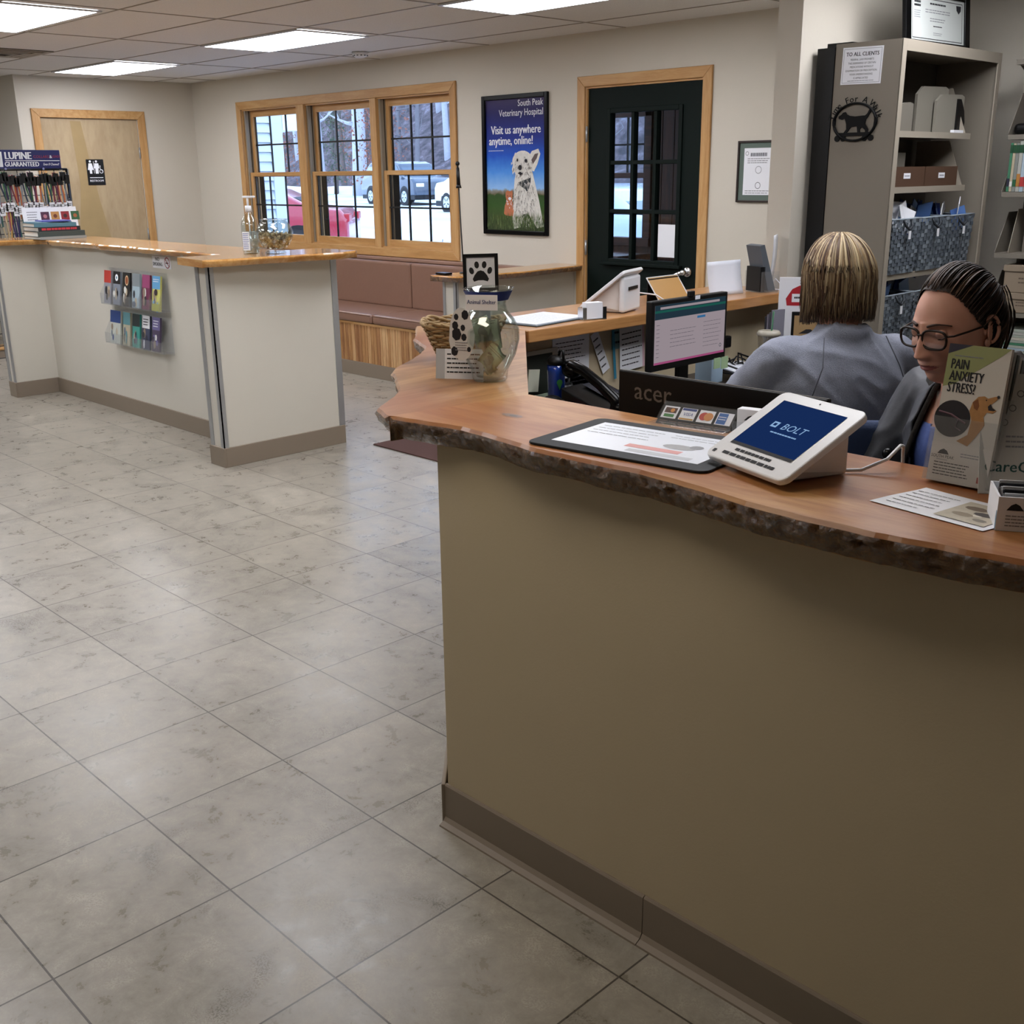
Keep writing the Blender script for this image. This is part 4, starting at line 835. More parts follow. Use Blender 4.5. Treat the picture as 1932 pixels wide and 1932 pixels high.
# ---- blotter with sheet
t = thing('desk_blotter', 'dark grey desk pad holding a printed sheet under clear vinyl', 'desk pad', (-1.31, 1.655, C), rz=math.radians(7))
q = M(); pts = []
for cx_, cy_, a0 in ((.18, .112, 0), (-.18, .112, 1), (-.18, -.112, 2), (.18, -.112, 3)):
    for k in range(5): a = (a0+k/4)*PI/2; pts.append((cx_+.022*math.cos(a), cy_+.022*math.sin(a)))
q.prism(mat('pad_dark', '#191b1d', .6, spec=.25), pts, 0, .005, bev=.0015); q.build('pad', t)
q = M(); F = I4; z = .0056; q.rect(mat('sheet_bluewhite', '#dfe4ee', .35), -.165, -.095, .165, .098, z)
q.lines(m_gink, -.15, .0, .0, .085, 4, z+.0003, rnd=.1, th=.14); q.lines(m_gink, .02, .15, .05, .085, 2, z+.0003, th=.14); q.rect(mat('red_band', '#cf8f8c', .5), -.02, -.055, .10, -.032, z+.0003)
q.disc(mat('cat_grey', '#9a9a9c', .6), .075, -.005, .035, z+.0004, n=16, ry=.018); q.disc(mat('cat_grey2', '#7f8084', .6), .105, .01, .014, z+.0005, n=12); q.rect(mat('sheet_grey', '#b5b8bf', .5), 0, -.085, .14, -.065, z+.0003); q.build('printed_sheet', t)
# ---- payment logo display
t = thing('payment_card_display', 'small acrylic display showing four payment card logos', 'display', (-1.335, 1.83, C), rz=math.radians(8), rot=(-.85, 0, math.radians(8)))
q = M(); q.box(m_acry, (-.088, -.0, -.0), (.088, .003, .062)); q.build('acrylic_plate', t)
q = M(); q.box(m_gloss, (-.086, .0031, .0), (.086, .0045, .06)); F = frame((0, .0025, 0), '-y'); q.rect(m_black, -.086, .001, .086, .06, 0, F)
for i in range(4):
    a = -.064+.0425*i; q.rect(m_paper, a-.018, .019, a+.018, .051, .0003, F)
q.rect(mat('logo_brown', '#4b2a1c', .5), -.078, .033, -.050, .047, .0006, F); q.rect(mat('logo_green', '#3a7a3c', .5), -.076, .022, -.052, .030, .0006, F); q.disc(mat('logo_orange', '#d08a3c', .5), -.06, .040, .005, .0008, F)
q.rect(mat('logo_blue', '#1f3a7c', .5), -.038, .044, -.005, .050, .0006, F); q.text(mat('logo_blue2', '#20408c', .5), 'VISA', -.0215, .034, .012, .0006, F, bold=.0004, ital=.25); q.rect(mat('logo_gold', '#c09040', .5), -.038, .020, -.005, .024, .0006, F)
q.disc(mat('logo_red', '#b83a2c', .5), .016, .035, .0105, .0006, F, 24); q.disc(mat('logo_org', '#cf8a4a', .5), .027, .035, .0105, .0008, F, 24)
q.rect(mat('logo_amex', '#2a62a6', .5), .048, .021, .069, .049, .0006, F); q.lines(m_paper, .05, .067, .03, .042, 2, .0008, F, rnd=0.)
q.lines(mat('bronze_ink', '#6b5040', .5), -.08, .08, .004, .014, 2, .0006, F, rnd=0); q.build('logo_strip', t)
tag(M().box(m_acry, (-.09, -.03, 0), (.09, .012, .006), .001).build('acrylic_base', t))
for o in t.children:
    if o.name.startswith('acrylic_base'): o.rotation_euler = (.85, 0, 0)
# ---- business card holder
t = thing('business_card_holder', 'acrylic holder with white business cards behind the tablet', 'card holder', (-1.155, 1.815, C), rz=math.radians(12))
q = M(); q.box(m_acry, (-.055, -.012, 0), (.055, -.010, .04)); q.box(m_acry, (-.055, -.012, 0), (.055, .02, .003)); q.box(m_acry, (-.055, .018, 0), (.055, .02, .055)); q.build('acrylic_tray', t)
q = M(); q.box(m_paper, (-.047, -.009, .004), (.047, .016, .066), .001); F = frame((0, -.0096, 0), '-y'); q.flat(m_ink, [(-.032, .044), (-.024, .052), (-.017, .055), (-.010, .052), (-.002, .044)], 0, F); q.lines(m_gink, -.034, 0, .034, .04, 1, 0, F, th=.5); q.build('card_stack', t)
# ---- POS tablet (front)
def tablet(name, label, loc, rz, tilt, w, h, screen=True):
    t = thing(name, label, 'tablet', loc, rz)
    ct, st = math.cos(tilt), math.sin(tilt)
    P = MX.Translation((0, -h*.45*ct, .014)) @ MX.Rotation(tilt, 4, 'X')   # local plate frame: x right, y up the face, z normal
    pts = []; r = .018
    for cx_, cy_, a0 in ((w/2-r, h-r, 0), (-w/2+r, h-r, 1), (-w/2+r, r, 2), (w/2-r, r, 3)):
        for k in range(6): a = (a0+k/5)*PI/2; pts.append((cx_+r*math.cos(a), cy_+r*math.sin(a)))
    q = M(); q.prism(m_white, pts, -.007, .006, P, .003, 2); q.build('bezel_plate', t)
    q = M()
    top = h*st; q.T = I4
    A = [P @ V((-w/2+.03, .03, -.006)), P @ V((w/2-.03, .03, -.006)), P @ V((w/2-.03, h-.02, -.006)), P @ V((-w/2+.03, h-.02, -.006))]
    Bm = [V((-w/2+.045, -h*.45*ct+.045, .002)), V((w/2-.045, -h*.45*ct+.045, .002)), V((w/2-.035, h*.5*ct, .002)), V((-w/2+.035, h*.5*ct, .002))]
    mshell = mat('white_shell', '#d9d6d4', .2)
    va = [q.bm.verts.new(v) for v in A]; vb = [q.bm.verts.new(v) for v in Bm]
    for i in range(4): q.bm.faces.new((va[i], vb[i], vb[(i+1) % 4], va[(i+1) % 4]))
    q.bm.faces.new(vb); q.bm.faces.new(va[::-1]); bmesh.ops.recalc_face_normals(q.bm, faces=q.bm.faces[:]); q.mi(mshell)
    bmesh.ops.bevel(q.bm, geom=q.bm.edges[:], offset=.006, segments=3, profile=.5, affect='EDGES'); 
    q.build('stand_body', t)
    if screen:
        q = M(); q.T = P; ms_ = emis('tablet_screen', '#23407c', .55); q.rect(ms_, -w/2+.028, .052, w/2-.028, h-.025, .0066)
        mw_ = emis('screen_lettering', '#9cc4f0', .9); q.text(mw_, 'BOLT', .012, h*.52+.01, .024, .0069, bold=.0004, ital=.15, sx=1.05); q.rect(mw_, -.046, h*.52+.003, -.030, h*.52+.018, .0069); q.rect(ms_, -.042, h*.52+.007, -.034, h*.52+.014, .0071); q.lines(mw_, -.03, .04, h*.52-.012, h*.52-.006, 1, .0069, rnd=0, th=.5)
        q.build('screen', t)
        q = M(); q.T = P; q.rect(m_ink, -w/2+.028, .0445, w/2-.028, .052, .0067); q.lines(m_ink, -.055, .045, .030, .038, 1, .0066, rnd=0, th=.8); q.lines(m_ink, -.075, .07, .015, .024, 1, .0066, rnd=0, th=.8); q.rect(m_ink, -w/2+.012, .012, -w/2+.02, .02, .0066); q.build('bezel_print', t); q = M(); q.T = P; q.disc(m_ink, 0, h-.012, .002, .0066, n=10); q.build('front_camera', t)
    return t
tablet('payment_tablet', 'white countertop payment tablet with a blue BOLT screen', (-1.012, 1.655, C), math.radians(-19), math.radians(29), .225, .205)
t = tag(M().tube(m_white, [(-.935, 1.715, CT+.005), (-.90, 1.745, CT+.006), (-.875, 1.79, CT+.022), (-.872, 1.83, CT+.04), (-.885, 1.868, CT+.030), (-.893, 1.888, CT+.0), (-.895, 1.90, CT-.08), (-.90, 1.93, .76)], .0032, 8).build('charging_cable'), 'white cable looping from the payment tablet over the counter edge', 'cable')
# ---- brochure holder (right)
t = thing('brochure_holder', 'clear acrylic holder of brochures with a golden dog on the front', 'brochure holder', (-.742, 1.80, C), rz=math.radians(0), rot=(-.16, 0, math.radians(-1)))
w = .058
q = M(); q.box(m_acry, (-w, -.032, 0), (w, -.030, .11)); q.box(m_acry, (-w, -.032, 0), (w, .045, .003)); q.box(m_acry, (-w, -.03, 0), (-w+.002, .045, .15)); q.box(m_acry, (w-.002, -.03, 0), (w, .045, .15)); q.box(m_acry, (-w, .043, 0), (w, .045, .225)); q.build('acrylic_case', t)
for k in range(5):
    b = thing('brochure', ['front brochure reading PAIN ANXIETY STRESS with a golden dog', 'grey brochure just behind the front one in the acrylic holder', 'dark-edged brochure in the middle of the acrylic holder', 'pale brochure fourth back in the acrylic holder', 'rearmost brochure in the acrylic holder'][k], 'brochure', tuple(V((-.742, 1.80, C)) + MX.Rotation(math.radians(-1), 3, 'Z') @ V((0, -.026+.013*k, .004))), rot=(-.16, 0, math.radians(-1)), group='brochures in the acrylic holder')
    q = M(); hgt = .232-.006*k; q.box(mat('bro%d' % k, ['#c9c4bc', '#8d8c86', '#2d3330', '#b7b5ae', '#4b4f48'][k], .4), (-.052, 0, 0), (.052, .0085, hgt)); F = frame((0, 0, 0), '-y')
    if k == 0:
        mo = mat('olive_green', '#8f9463', .5); q.flat(mo, [(-.052, .16), (-.052, .232), (.052, .232), (.035, .217), (-.0, .19), (-.035, .165)], .0003, F); q.flat(mat('bro_navy', '#2a2838', .5), [(-.052, .215), (-.052, .232), (-.012, .232), (-.04, .22)], .0005, F)
        for tx, zz in (('PAIN', .1985), ('ANXIETY', .179), ('STRESS?', .1595)): q.text(m_ink, tx, -.043, zz, .0235, .0008, F, bold=.0009, sx=.60, align='L')
        q.lines(m_gink, -.04, .01, .2105, .2155, 1, .0008, F)
        q.disc(mat('oval_dark', '#1d1a20', .5), -.026, .108, .031, .0005, F, 30); q.tube(mat('collar_pink', '#6d5560', .5), [(-.05, -.0012, .118), (-.028, -.0012, .115), (-.002, -.0012, .103)], .0018, 4); q.tube(MATS['collar_pink'], [(-.015, -.0012, .108), (-.018, -.0012, .095), (-.008, -.0012, .09)], .001, 4)
        mgd = mat('golden_fur', '#a87a48', .7, mottle=.3, mscale=90); mgd2 = mat('golden_dark', '#7c4a24', .7, mottle=.2, mscale=90)
        q.flat(mgd, [(-.012, .072), (.005, .085), (.007, .11), (.001, .125), (.004, .14), (.012, .150), (.022, .152), (.028, .149), (.038, .153), (.045, .155), (.043, .148), (.036, .141), (.032, .137), (.040, .134), (.045, .131), (.040, .126), (.030, .126), (.026, .118), (.030, .105), (.024, .092), (.014, .075), (.008, .066)], .0007, F)
        q.flat(mgd2, [(.004, .14), (.008, .13), (.014, .127), (.016, .135), (.012, .146)], .0009, F); q.flat(m_ink, [(.034, .141), (.038, .1345), (.044, .132), (.041, .130), (.032, .130), (.030, .136)], .0009, F); q.disc(m_ink, .0445, .1535, .0025, .001, F, 10); q.disc(m_ink, .026, .146, .0012, .001, F, 8)
        q.rect(mat('bro_foot', '#cfc9c2', .4), -.052, 0, .052, .066, .0011, F); q.flat(m_ink, [(-.040, .047), (-.036, .053), (-.030, .056), (-.024, .053), (-.020, .047)], .0014, F); q.disc(m_paper, -.030, .0, .0001, .0014, F, 6)
        q.text(m_ink, 'SOUTH PEAK', -.030, .0425, .0075, .0014, F, sx=.9); q.lines(m_gink, -.04, -.02, .036, .039, 1, .0014, F); q.lines(m_gink, .0, .04, .045, .054, 2, .0014, F, rnd=.1); q.lines(m_ink, -.043, .02, .01, .035, 5, .0014, F, th=.3); q.rect(mat('seal_red', '#a03830', .5), .034, .008, .044, .018, .0014, F)
    q.build('cover', b)
# ---- printed sheet and small box at right edge
t = thing('printed_sheet', 'white letter with a sepia photograph of dogs lying on the counter at the right', 'paper', (-.690, 1.648, C), rz=math.radians(-9))
q = M(); q.grid(m_paper, lambda u, v: V(((u-.5)*.20+ (v-.5)*.012, (v-.5)*.135, .001+.004*max(0, .25-u)*abs(math.sin(v*4)))), 8, 6)
q.lines(m_ink, -.09, -.01, -.055, .05, 6, .0022, th=.12, rnd=.3)
msep = mat('sepia', '#b7ae9b', .6, mottle=.25, mscale=60); q.rect(msep, .0, -.052, .085, .05, .0022)
for a, b, r, c_ in ((.03, .02, .02, '#6a5a48'), (.055, .0, .018, '#3b342e'), (.03, -.02, .018, '#8d806c'), (.065, .028, .012, '#5b5044'), (.065, -.03, .012, '#7d766a'), (.05, -.012, .008, '#d9d4c6')): q.disc(mat('sp'+c_[1:], c_, .6), a, b, r, .0024+r*.01, n=9, ry=r*.55)
q.build('sheet', t)
t = thing('card_box', 'small white open box of printed cards at the right edge', 'box', (-.568, 1.655, C), rz=math.radians(30))
q = M()
def tray(q, m, w, d, h, th=.003, fl=0.):
    for a, b in (((-w, -d, 0), (w, -d+th, h)), ((-w, d-th, 0), (w, d, h)), ((-w, -d+th, 0), (-w+th, d-th, h)), ((w-th, -d+th, 0), (w, d-th, h)), ((-w+th, -d+th, 0), (w-th, d-th, th))): q.box(m, a, b)
tray(q, m_paper, .06, .045, .052); F = frame((0, -.045, 0), '-y'); q.flat(m_ink, [(-.048, .032), (-.042, .040), (-.036, .043), (-.030, .040), (-.024, .032)], .0005, F); q.lines(m_gink, -.048, .01, .006, .026, 4, .0005, F); F2 = frame((-.06, 0, 0), '-x'); q.rect(mat('blue_edge', '#5c7f9c', .5), .038, 0, .044, .03, .0005, F2); q.build('box_body', t)
q = M()
for i in range(12): q.box(m_paper if i % 2 else m_ink, (-.05, -.036+.006*i, .004), (.05, -.0345+.006*i, .050+.004*(i % 3)))
q.build('card_stack', t)
t = thing('leaflet_stand', 'slanted pale leaflet with partly visible Care lettering behind the small box', 'leaflet', (-.640, 1.80, C), rot=(-.34, 0, math.radians(35)))
q = M(); q.box(mat('leaflet_grey', '#b9bab6', .45), (-.07, 0, 0), (.07, .004, .20)); F = frame((0, 0, 0), '-y'); q.text(mat('care_teal', '#1f4a48', .5), 'CareC', -.028, .045, .026, .0004, F, bold=.0007, ital=.1)
q.lines(m_gink, -.03, .03, .075, .10, 3, .0004, F); mo_ = mat('care_icon', '#5a5f60', .5)
for i in range(4): q.disc(mo_, -.045+.012*i, .095+.024*i, .006, .0004, F, 10, hole=.0045)
q.build('leaflet_face', t)
# thin clear hook of the acrylic holder
# ---------------------------------------------------------------- things on the oak ledge
t = thing('clipboard', 'dark clipboard with white sheets lying on the oak ledge', 'clipboard', (-2.80, 2.89, C-.001), rz=math.radians(95))
q = M(); q.box(mat('clipboard_grey', '#3b4750', .4), (-.16, -.115, 0), (.16, .115, .005), .002); q.build('board', t); q = M(); q.box(mat('sheet_cool', '#e4e8f2', .35), (-.15, -.105, .005), (.15, .105, .008)); q.lines(m_gink, -.12, .12, -.08, .08, 8, .0084, th=.08); q.build('paper_stack', t)
t = tablet('payment_tablet', 'white payment tablet seen from behind on the oak ledge', (-2.795, 3.27, C-.001), math.radians(-72), math.radians(38), .20, .235, False)
q = M(); q.T = I4
q.box(m_black, (-.045, .0, .0), (.045, .004, .012), T=MX.Translation((0, .098, .085))); q.build('vent_slot', t)
# rear housing panel
t2 = M(); t2.box(m_white, (-.085, .075, .004), (.085, .098, .135), .008); t2.build('rear_housing', t)
t = thing('business_card_holder', 'white and chrome business card holder in front of the rear tablet', 'card holder', (-2.668, 3.03, C-.001), rz=math.radians(72))
q = M(); q.box(m_chrome, (-.05, -.02, 0), (.05, .03, .004), .001); q.box(m_chrome, (-.05, -.018, .004), (-.034, .02, .045)); q.box(m_chrome, (.034, -.018, .004), (.05, .02, .045)); q.build('metal_tray', t)
M().box(m_paper, (-.034, -.016, .004), (.034, .016, .062), .001).build('card_stack', t)
tag(M().tube(m_white, [(-2.86, 3.35, CT+.003), (-2.88, 3.40, CT+.035), (-2.85, 3.47, CT+.052), (-2.77, 3.53, CT+.04), (-2.71, 3.56, CT+.002), (-2.66, 3.57, CT+.004), (-2.60, 3.58, CT-.05)], .003, 8).build('charging_cable'), 'white cable looping from the rear tablet on the oak ledge', 'cable')
t = thing('tent_stand', 'gold and white tent-shaped card stand on the oak ledge', 'card stand', (-2.80, 3.64, C-.001), rz=math.radians(90))
q = M(); mgold = mat('gold_card', '#b98c4c', .35); q.grid(mgold, lambda u, v: V(((u-.5)*.20, -.05+.075*v, .10*v)), 1, 1, smooth=False); q.build('sloped_face', t)
q = M(); q.tube(m_white, [(-.10, -.052, 0), (-.10, .027, .102), (.10, .027, .102), (.10, -.052, 0)], .003, 4); q.box(m_black, (-.10, .02, .0), (.10, .024, .098)); q.build('card_rim', t)
t = thing('acrylic_tray', 'flat clear and black tray beside the tent stand', 'tray', (-2.90, 3.80, C-.001), rz=math.radians(90)); q = M(); q.box(m_black, (-.07, -.05, 0), (.07, .05, .012), .003); q.build('tray_base', t); M().box(m_acry, (-.075, -.055, .012), (.075, .055, .03), .003).build('tray_lid', t)
t = thing('standing_sheet', 'plain white sheet standing upright on the oak ledge', 'paper', (-2.765, 4.02, C-.001), rz=math.radians(84), rot=(-.10, 0, math.radians(84)))
q = M(); q.grid(mat('sheet_cool', '#e4e8f2', .35), lambda u, v: V(((u-.5)*.215, .012*math.sin(v*2), .145*v)), 4, 8); o = q.build('sheet', t); sm = o.modifiers.new('s', 'SOLIDIFY'); sm.thickness = .0012; mod_apply(o)
t = thing('literature_holder', 'clear slanted holder with dark grey brochures on the oak ledge', 'brochure holder', (-2.735, 4.235, C-.001), rz=math.radians(160))
q = M(); q.box(m_acry, (-.06, -.05, 0), (.06, .05, .004)); q.box(m_acry, (-.06, -.05, 0), (-.057, .045, .09)); q.box(m_acry, (.057, -.05, 0), (.06, .045, .09)); q.box(m_acry, (-.06, -.05, 0), (.06, -.047, .07)); q.build('acrylic_case', t)
q = M(); q.prism(mat('brochure_slate', '#535960', .5), [(-.04, .006), (.0, .006), (.055, .20), (.03, .205)], -.05, .05, frame((0, 0, 0), '+x')); q.box(m_black, (-.05, .02, .004), (.05, .045, .11)); q.build('brochure_stack', t)
t = thing('sign_holder', 'tall curved clear sign holder with triangular foot beside the pillar', 'sign holder', (-2.72, 4.33, C-.001), rz=math.radians(116))
q = M(); q.grid(mat('frosted_acrylic', '#d9dbe0', .25), lambda u, v: V(((u-.5)*.14, .03-.05*v+.03*v*v, .24*v)), 2, 12); o = q.build('curved_panel', t); sm = o.modifiers.new('s', 'SOLIDIFY'); sm.thickness = .004; mod_apply(o)
q = M(); q.tube(m_white, [(-.02, -.05, .003), (-.02, 0, .05), (-.02, .05, .003)], .004, 4, closed=True); q.build('triangular_foot', t)
# ---------------------------------------------------------------- on the inner face of the side wall (faces +x)
IX = -2.7295
def pinned(label, y, z, w, h, rot=0., m_=m_paper, rows=8, seed=1, name='pinned_sheet', cat='paper', extra=None, off=0.):
    t = thing(name, label, cat, (IX+.002+off, y, z), rot=(0, rot, PI/2) if False else None)
    t.rotation_euler = Euler((0, 0, PI/2)); q = M(); q.T = MX.Rotation(-rot, 4, 'Y'); q.box(m_, (-w/2, -.0012, -h/2), (w/2, 0, h/2)); F = frame((0, -.0012, 0), '-y')
    if rows: q.lines(m_ink, -w*.42, w*.42, -h*.42, h*.42, rows, .0005, F, th=.22, seed=seed)
    if extra: extra(q, F)
    q.build('sheet', t); return t
pinned('tall white phone-list sheet pinned under the oak ledge', 2.98, .86, .20, .25, rows=14, seed=3)
pinned('pale pink-edged note pinned under the oak ledge', 3.33, .895, .15, .17, .05, rows=7, seed=4, extra=lambda q, F: q.rect(mat('pinkedge', '#d9b7c0', .6), .062, -.085, .075, .085, .0006, F), off=.004)
pinned('white checklist with a column of dots pinned right of the pink-edged note', 3.47, .875, .10, .16, rows=9, seed=5)
pinned('slanted clear sleeve tilted over the phone list', 3.14, .90, .045, .17, .45, rows=5, seed=6, off=.004)
pinned('pale teal sheet behind the pink-edged note', 3.30, .945, .18, .09, rows=2, seed=7, m_=mat('teal_sheet', '#6d9299', .6))
pinned('white sheet with scribbles pinned low beside the blue tumbler', 3.02, .775, .17, .10, rows=4, seed=8)
pinned('bright blue lanyard strip hanging beside the pink-edged note', 3.22, .88, .014, .19, .1, rows=0, m_=mat('lanyard_blue', '#2e7f9c', .6), name='lanyard', cat='lanyard', off=.006)
# dark framed board on the diagonal inner wall
t = thing('message_board', 'dark board in a pale frame with a sticky note, below the ledge', 'board', (-2.715, 2.80, .84), rz=PI/2)
q = M(); q.box(mat('board_dark', '#20261f', .6), (-.075, -.006, -.125), (.075, 0, .10)); q.build('board_panel', t)
q = M()
for a, b in (((-.085, -.01, -.13), (-.075, 0, .11)), ((.06, -.01, -.13), (.085, 0, .11)), ((-.075, -.01, .095), (.06, 0, .11))): q.box(mat('pale_frame', '#b5b1a6', .5), a, b)
q.build('board_frame', t); q = M(); q.box(mat('pale_green', '#9fb09a', .7), (-.06, -.012, -.125), (.055, -.008, -.05)); q.box(mat('sticky_cream', '#d8d9c4', .7), (-.075, -.016, -.04), (-.02, -.012, .04), T=MX.Rotation(.12, 4, 'Y')); q.build('sticky_note', t)
# ---------------------------------------------------------------- on the side desk
D = .7405
t = thing('water_tumbler', 'cobalt blue tumbler with a black lid standing by the pinned papers', 'bottle', (-2.60, 2.765, D))
q = M(); q.lathe(mat('cobalt', '#1c3a8c', .15, coat=.5), [(0, 0), (.026, 0), (.029, .01), (.032, .15), (.033, .175), (0, .175)], n=28); q.build('tumbler_body', t); q = M(); q.lathe(m_black, [(0, .175), (.034, .175), (.034, .19), (.02, .205), (0, .208)], n=24); q.tube(m_black, [(.01, 0, .2), (.018, 0, .225), (.034, 0, .225), (.034, 0, .19)], .005, 6); q.build('lid', t)
q = M(); q.T = MX.Rotation(PI/2*.72, 4, 'Z') @ MX.Translation((0, -.0325, 0)); q.disc(mat('leaf_green', '#3f8f4c', .4), 0, .115, .011, 0, frame((0, 0, 0), '-y'), 8); q.flat(MATS['leaf_green'], [(-.008, .108), (.008, .108), (0, .088)], .0005, frame((0, 0, 0), '-y')); q.build('sticker', t)
t = thing('stress_ball', 'pink ball with dark dripping pattern behind the counter edge', 'ball', (-2.52, 2.66, D))
q = M(); q.ball(mat('hot_pink', '#c23a6c', .5), (0, 0, .045), .045, 24); q.build('ball_body', t); q = M(); q.lathe(m_black, [(.0, .0915), (.022, .086), (.033, .077), (.0365, .073)], n=24)
for i in range(8): a = i*PI/4; q.tube(m_black, [(.0365*math.cos(a), .0365*math.sin(a), .073), (.043*math.cos(a), .043*math.sin(a), .062-.006*(i % 3))], .005, 6)
q.build('drip_pattern', t)
t = thing('pen_cup', 'dark cup of pens and a round-headed stamp beside the tumbler', 'pen holder', (-2.675, 2.88, D))
q = M(); q.lathe(m_black, [(0, 0), (.034, 0), (.036, .08), (.033, .08), (.031, .004), (0, .004)], n=20); q.build('cup', t)
for i, (c_, dx, dy) in enumerate((('#1c1c1e', .01, .01), ('#3a9a4a', -.012, .0), ('#d8d8dc', 0, -.014))): M().cyl(mat('pen'+c_[1:], c_, .4), (dx*.4, dy*.4, .006), (dx*2, dy*2, .125-.01*i), .0045).build('pen', t)
q = M(); q.cyl(m_black, (.005, -.005, .01), (.008, -.01, .115), .006); q.ball(m_black, (.008, -.01, .128), .018, sc=(1.3, 1.3, .6)); q.build('stamp', t)
# phone
t = thing('desk_phone', 'black desk telephone with its handset resting upright, beside the wide black monitor', 'telephone', (-2.44, 2.835, D), rz=math.radians(90))
q = M(); q.prism(m_black, [(-.11, 0), (.11, 0), (.11, .10), (-.08, .045), (-.11, .03)], -.10, .10, frame((0, 0, 0), '+x'), .006); q.build('phone_base', t)
q = M(); q.grid(mat('phone_panel', '#1d2431', .25), lambda u, v: V((-.01+.1*u, -.05+.14*v, .062+.042*v)), 1, 1)
for i in range(4):
    for j in range(3): q.box(mat('phone_key', '#3a3c42', .4), (.0+.025*j, -.055+.02*i, .052+.006*i), (.018+.025*j, -.041+.02*i, .064+.006*i))
q.build('keypad', t)
q = M(); q.tube(m_gloss, [(-.065, -.13, .05), (-.068, -.11, .085), (-.07, -.05, .125), (-.07, .03, .165), (-.068, .085, .178), (-.065, .105, .165)], lambda u: .020+.012*(abs(u-.5)*2)**3, 14, flat=.9)
q.ball(m_gloss, (-.066, .09, .160), .034, sc=(1, 1.1, .8)); q.ball(m_gloss, (-.066, -.125, .055), .032, sc=(1, 1, .9)); q.build('handset', t)
q = M(); q.tube(m_black, [(-.07+.012*math.cos(i*.9), -.15-.002*i+.008*math.sin(i*.9), .04-.0006*i) for i in range(50)], .0028, 5); q.build('coiled_cord', t)
# monitor on the side desk
MY0, MY1, MZ0, MZ1, MX_ = 3.055, 3.51, .868, 1.118, -2.41
t = thing('computer_monitor', 'desktop monitor showing a pale web page, facing the seated grey-shirted person', 'monitor', (MX_, (MY0+MY1)/2, D), rz=PI/2, rot=(0, 0, PI/2-.0))
w = (MY1-MY0)/2; z0, z1 = MZ0-D, MZ1-D
q = M(); q.box(m_black, (-w, 0, z0), (w, .03, z1), .004); q.box(m_black, (-w*.6, .03, z0+.04), (w*.6, .055, z1-.05), .01); q.build('bezel', t)
q = M(); F = frame((0, -.0006, 0), '-y'); b = .014; bb = .024
sp = emis('screen_page', '#c3b4bc', .62); sd = emis('screen_dark', '#3a5566', .4); sg = emis('screen_teal', '#2f8073', .45); sl = emis('screen_line', '#7a7482', .45); sb = emis('screen_blue', '#3f7fb5', .7); sk = emis('screen_pink', '#c05f92', .65)
W0, W1, Z0, Z1 = -w+b, w-b, z0+bb, z1-b*1.1; H_ = Z1-Z0
q.rect(sp, W0, Z0, W1, Z1, 0, F); q.rect(sd, W0, Z1-H_*.24, W1, Z1, .0003, F); q.rect(sp, W0+.03, Z1-H_*.075, W1-.04, Z1-H_*.035, .0006, F); q.rect(sg, W0, Z1-H_*.13, W1, Z1-H_*.09, .0006, F); q.rect(sb, W0+.25, Z1-H_*.31, W0+.30, Z1-H_*.27, .0006, F)
q.lines(sl, W0+.01, W0+.03, Z0+.02, Z1-H_*.3, 9, .0006, F, th=.12); q.lines(sl, W0+.09, W0+.25, Z0+.05, Z1-H_*.42, 5, .0006, F, th=.1); q.lines(sl, W0+.29, W1-.02, Z0+.03, Z1-H_*.36, 7, .0006, F, th=.09, seed=4); q.rect(sk, W0, Z0, W1, Z0+.008, .0006, F); q.disc(sd, W1-.025, Z0+.03, .007, .0006, F, 16, hole=.005)
q.build('screen', t)
q = M(); q.box(m_black, (-.03, .025, .0), (.03, .045, z0+.09), .003); q.build('stand_neck', t); q = M(); q.lathe(m_black, [(0, .012), (.10, .008), (.105, 0), (0, 0)], n=30); q.build('stand_foot', t)
tag(M().rect(m_paper, -w+.0, 0, -w+.03, .014, 0, MX.Translation((w+.02, -.001, z1-.0125)) @ frame((0, 0, 0), '-y')).build('asset_label', t))
q = M(); q.box(mat('sticky_green', '#a9c49a', .6), (w-.075, -.004, z0-.035), (w-.035, -.001, z0+.005), T=I4); q.box(MATS['sticky_green'], (w-.03, -.006, z0-.04), (w+.012, -.003, z0+.005)); q.build('sticky_note', t)
tag(M().box(m_black, (-.015, -.004, 0), (.015, .012, .02), .003).build('webcam', t)); 
for o in t.children:
    if o.name.startswith('webcam'): o.location = (0, 0, z1)
# keyboard of the side desk
def keyboard(label, loc, rz):
    t = thing('keyboard', label, 'keyboard', loc, rz); q = M(); q.box(m_black, (-.22, -.07, 0), (.22, .07, .018), .004); q.build('keyboard_case', t); q = M()
    for r in range(5):
        for c_ in range(16): q.box(mat('keycap', '#1b1b1e', .35), (-.21+.0262*c_, -.058+.0235*r, .018), (-.2135+.0262*(c_+1), -.0385+.0235*r, .026), .0015, seg=1)
    q.build('keycaps', t)
keyboard('black keyboard on the side desk beneath the grey-shirted person’s hands'.replace('’', "'"), (-2.24, 3.62, D), math.radians(80))
# coffee cup
t = thing('iced_coffee_cup', 'clear plastic iced coffee cup with a green straw', 'cup', (-2.47, 3.90, D))
q = M(); q.lathe(glass('cup_plastic', '#e9e6df', .08, .08, .35, '#b3aa98'), [(0, 0), (.030, 0), (.044, .165), (.046, .168), (.044, .17)], n=32); q.build('cup_body', t)
M().lathe(mat('milky_coffee', '#8f7a62', .4), [(0, .003), (.029, .004), (.038, .10), (0, .10)], n=28).build('coffee', t)
M().lathe(mat('cup_lid', '#a8a294', .25), [(.046, .165), (.049, .168), (.049, .175), (.045, .18), (.042, .184), (0, .184)], n=32).build('lid', t); M().cyl(mat('straw_green', '#0f5a34', .35), (.004, 0, .03), (.012, .01, .262), .0035).build('straw', t)
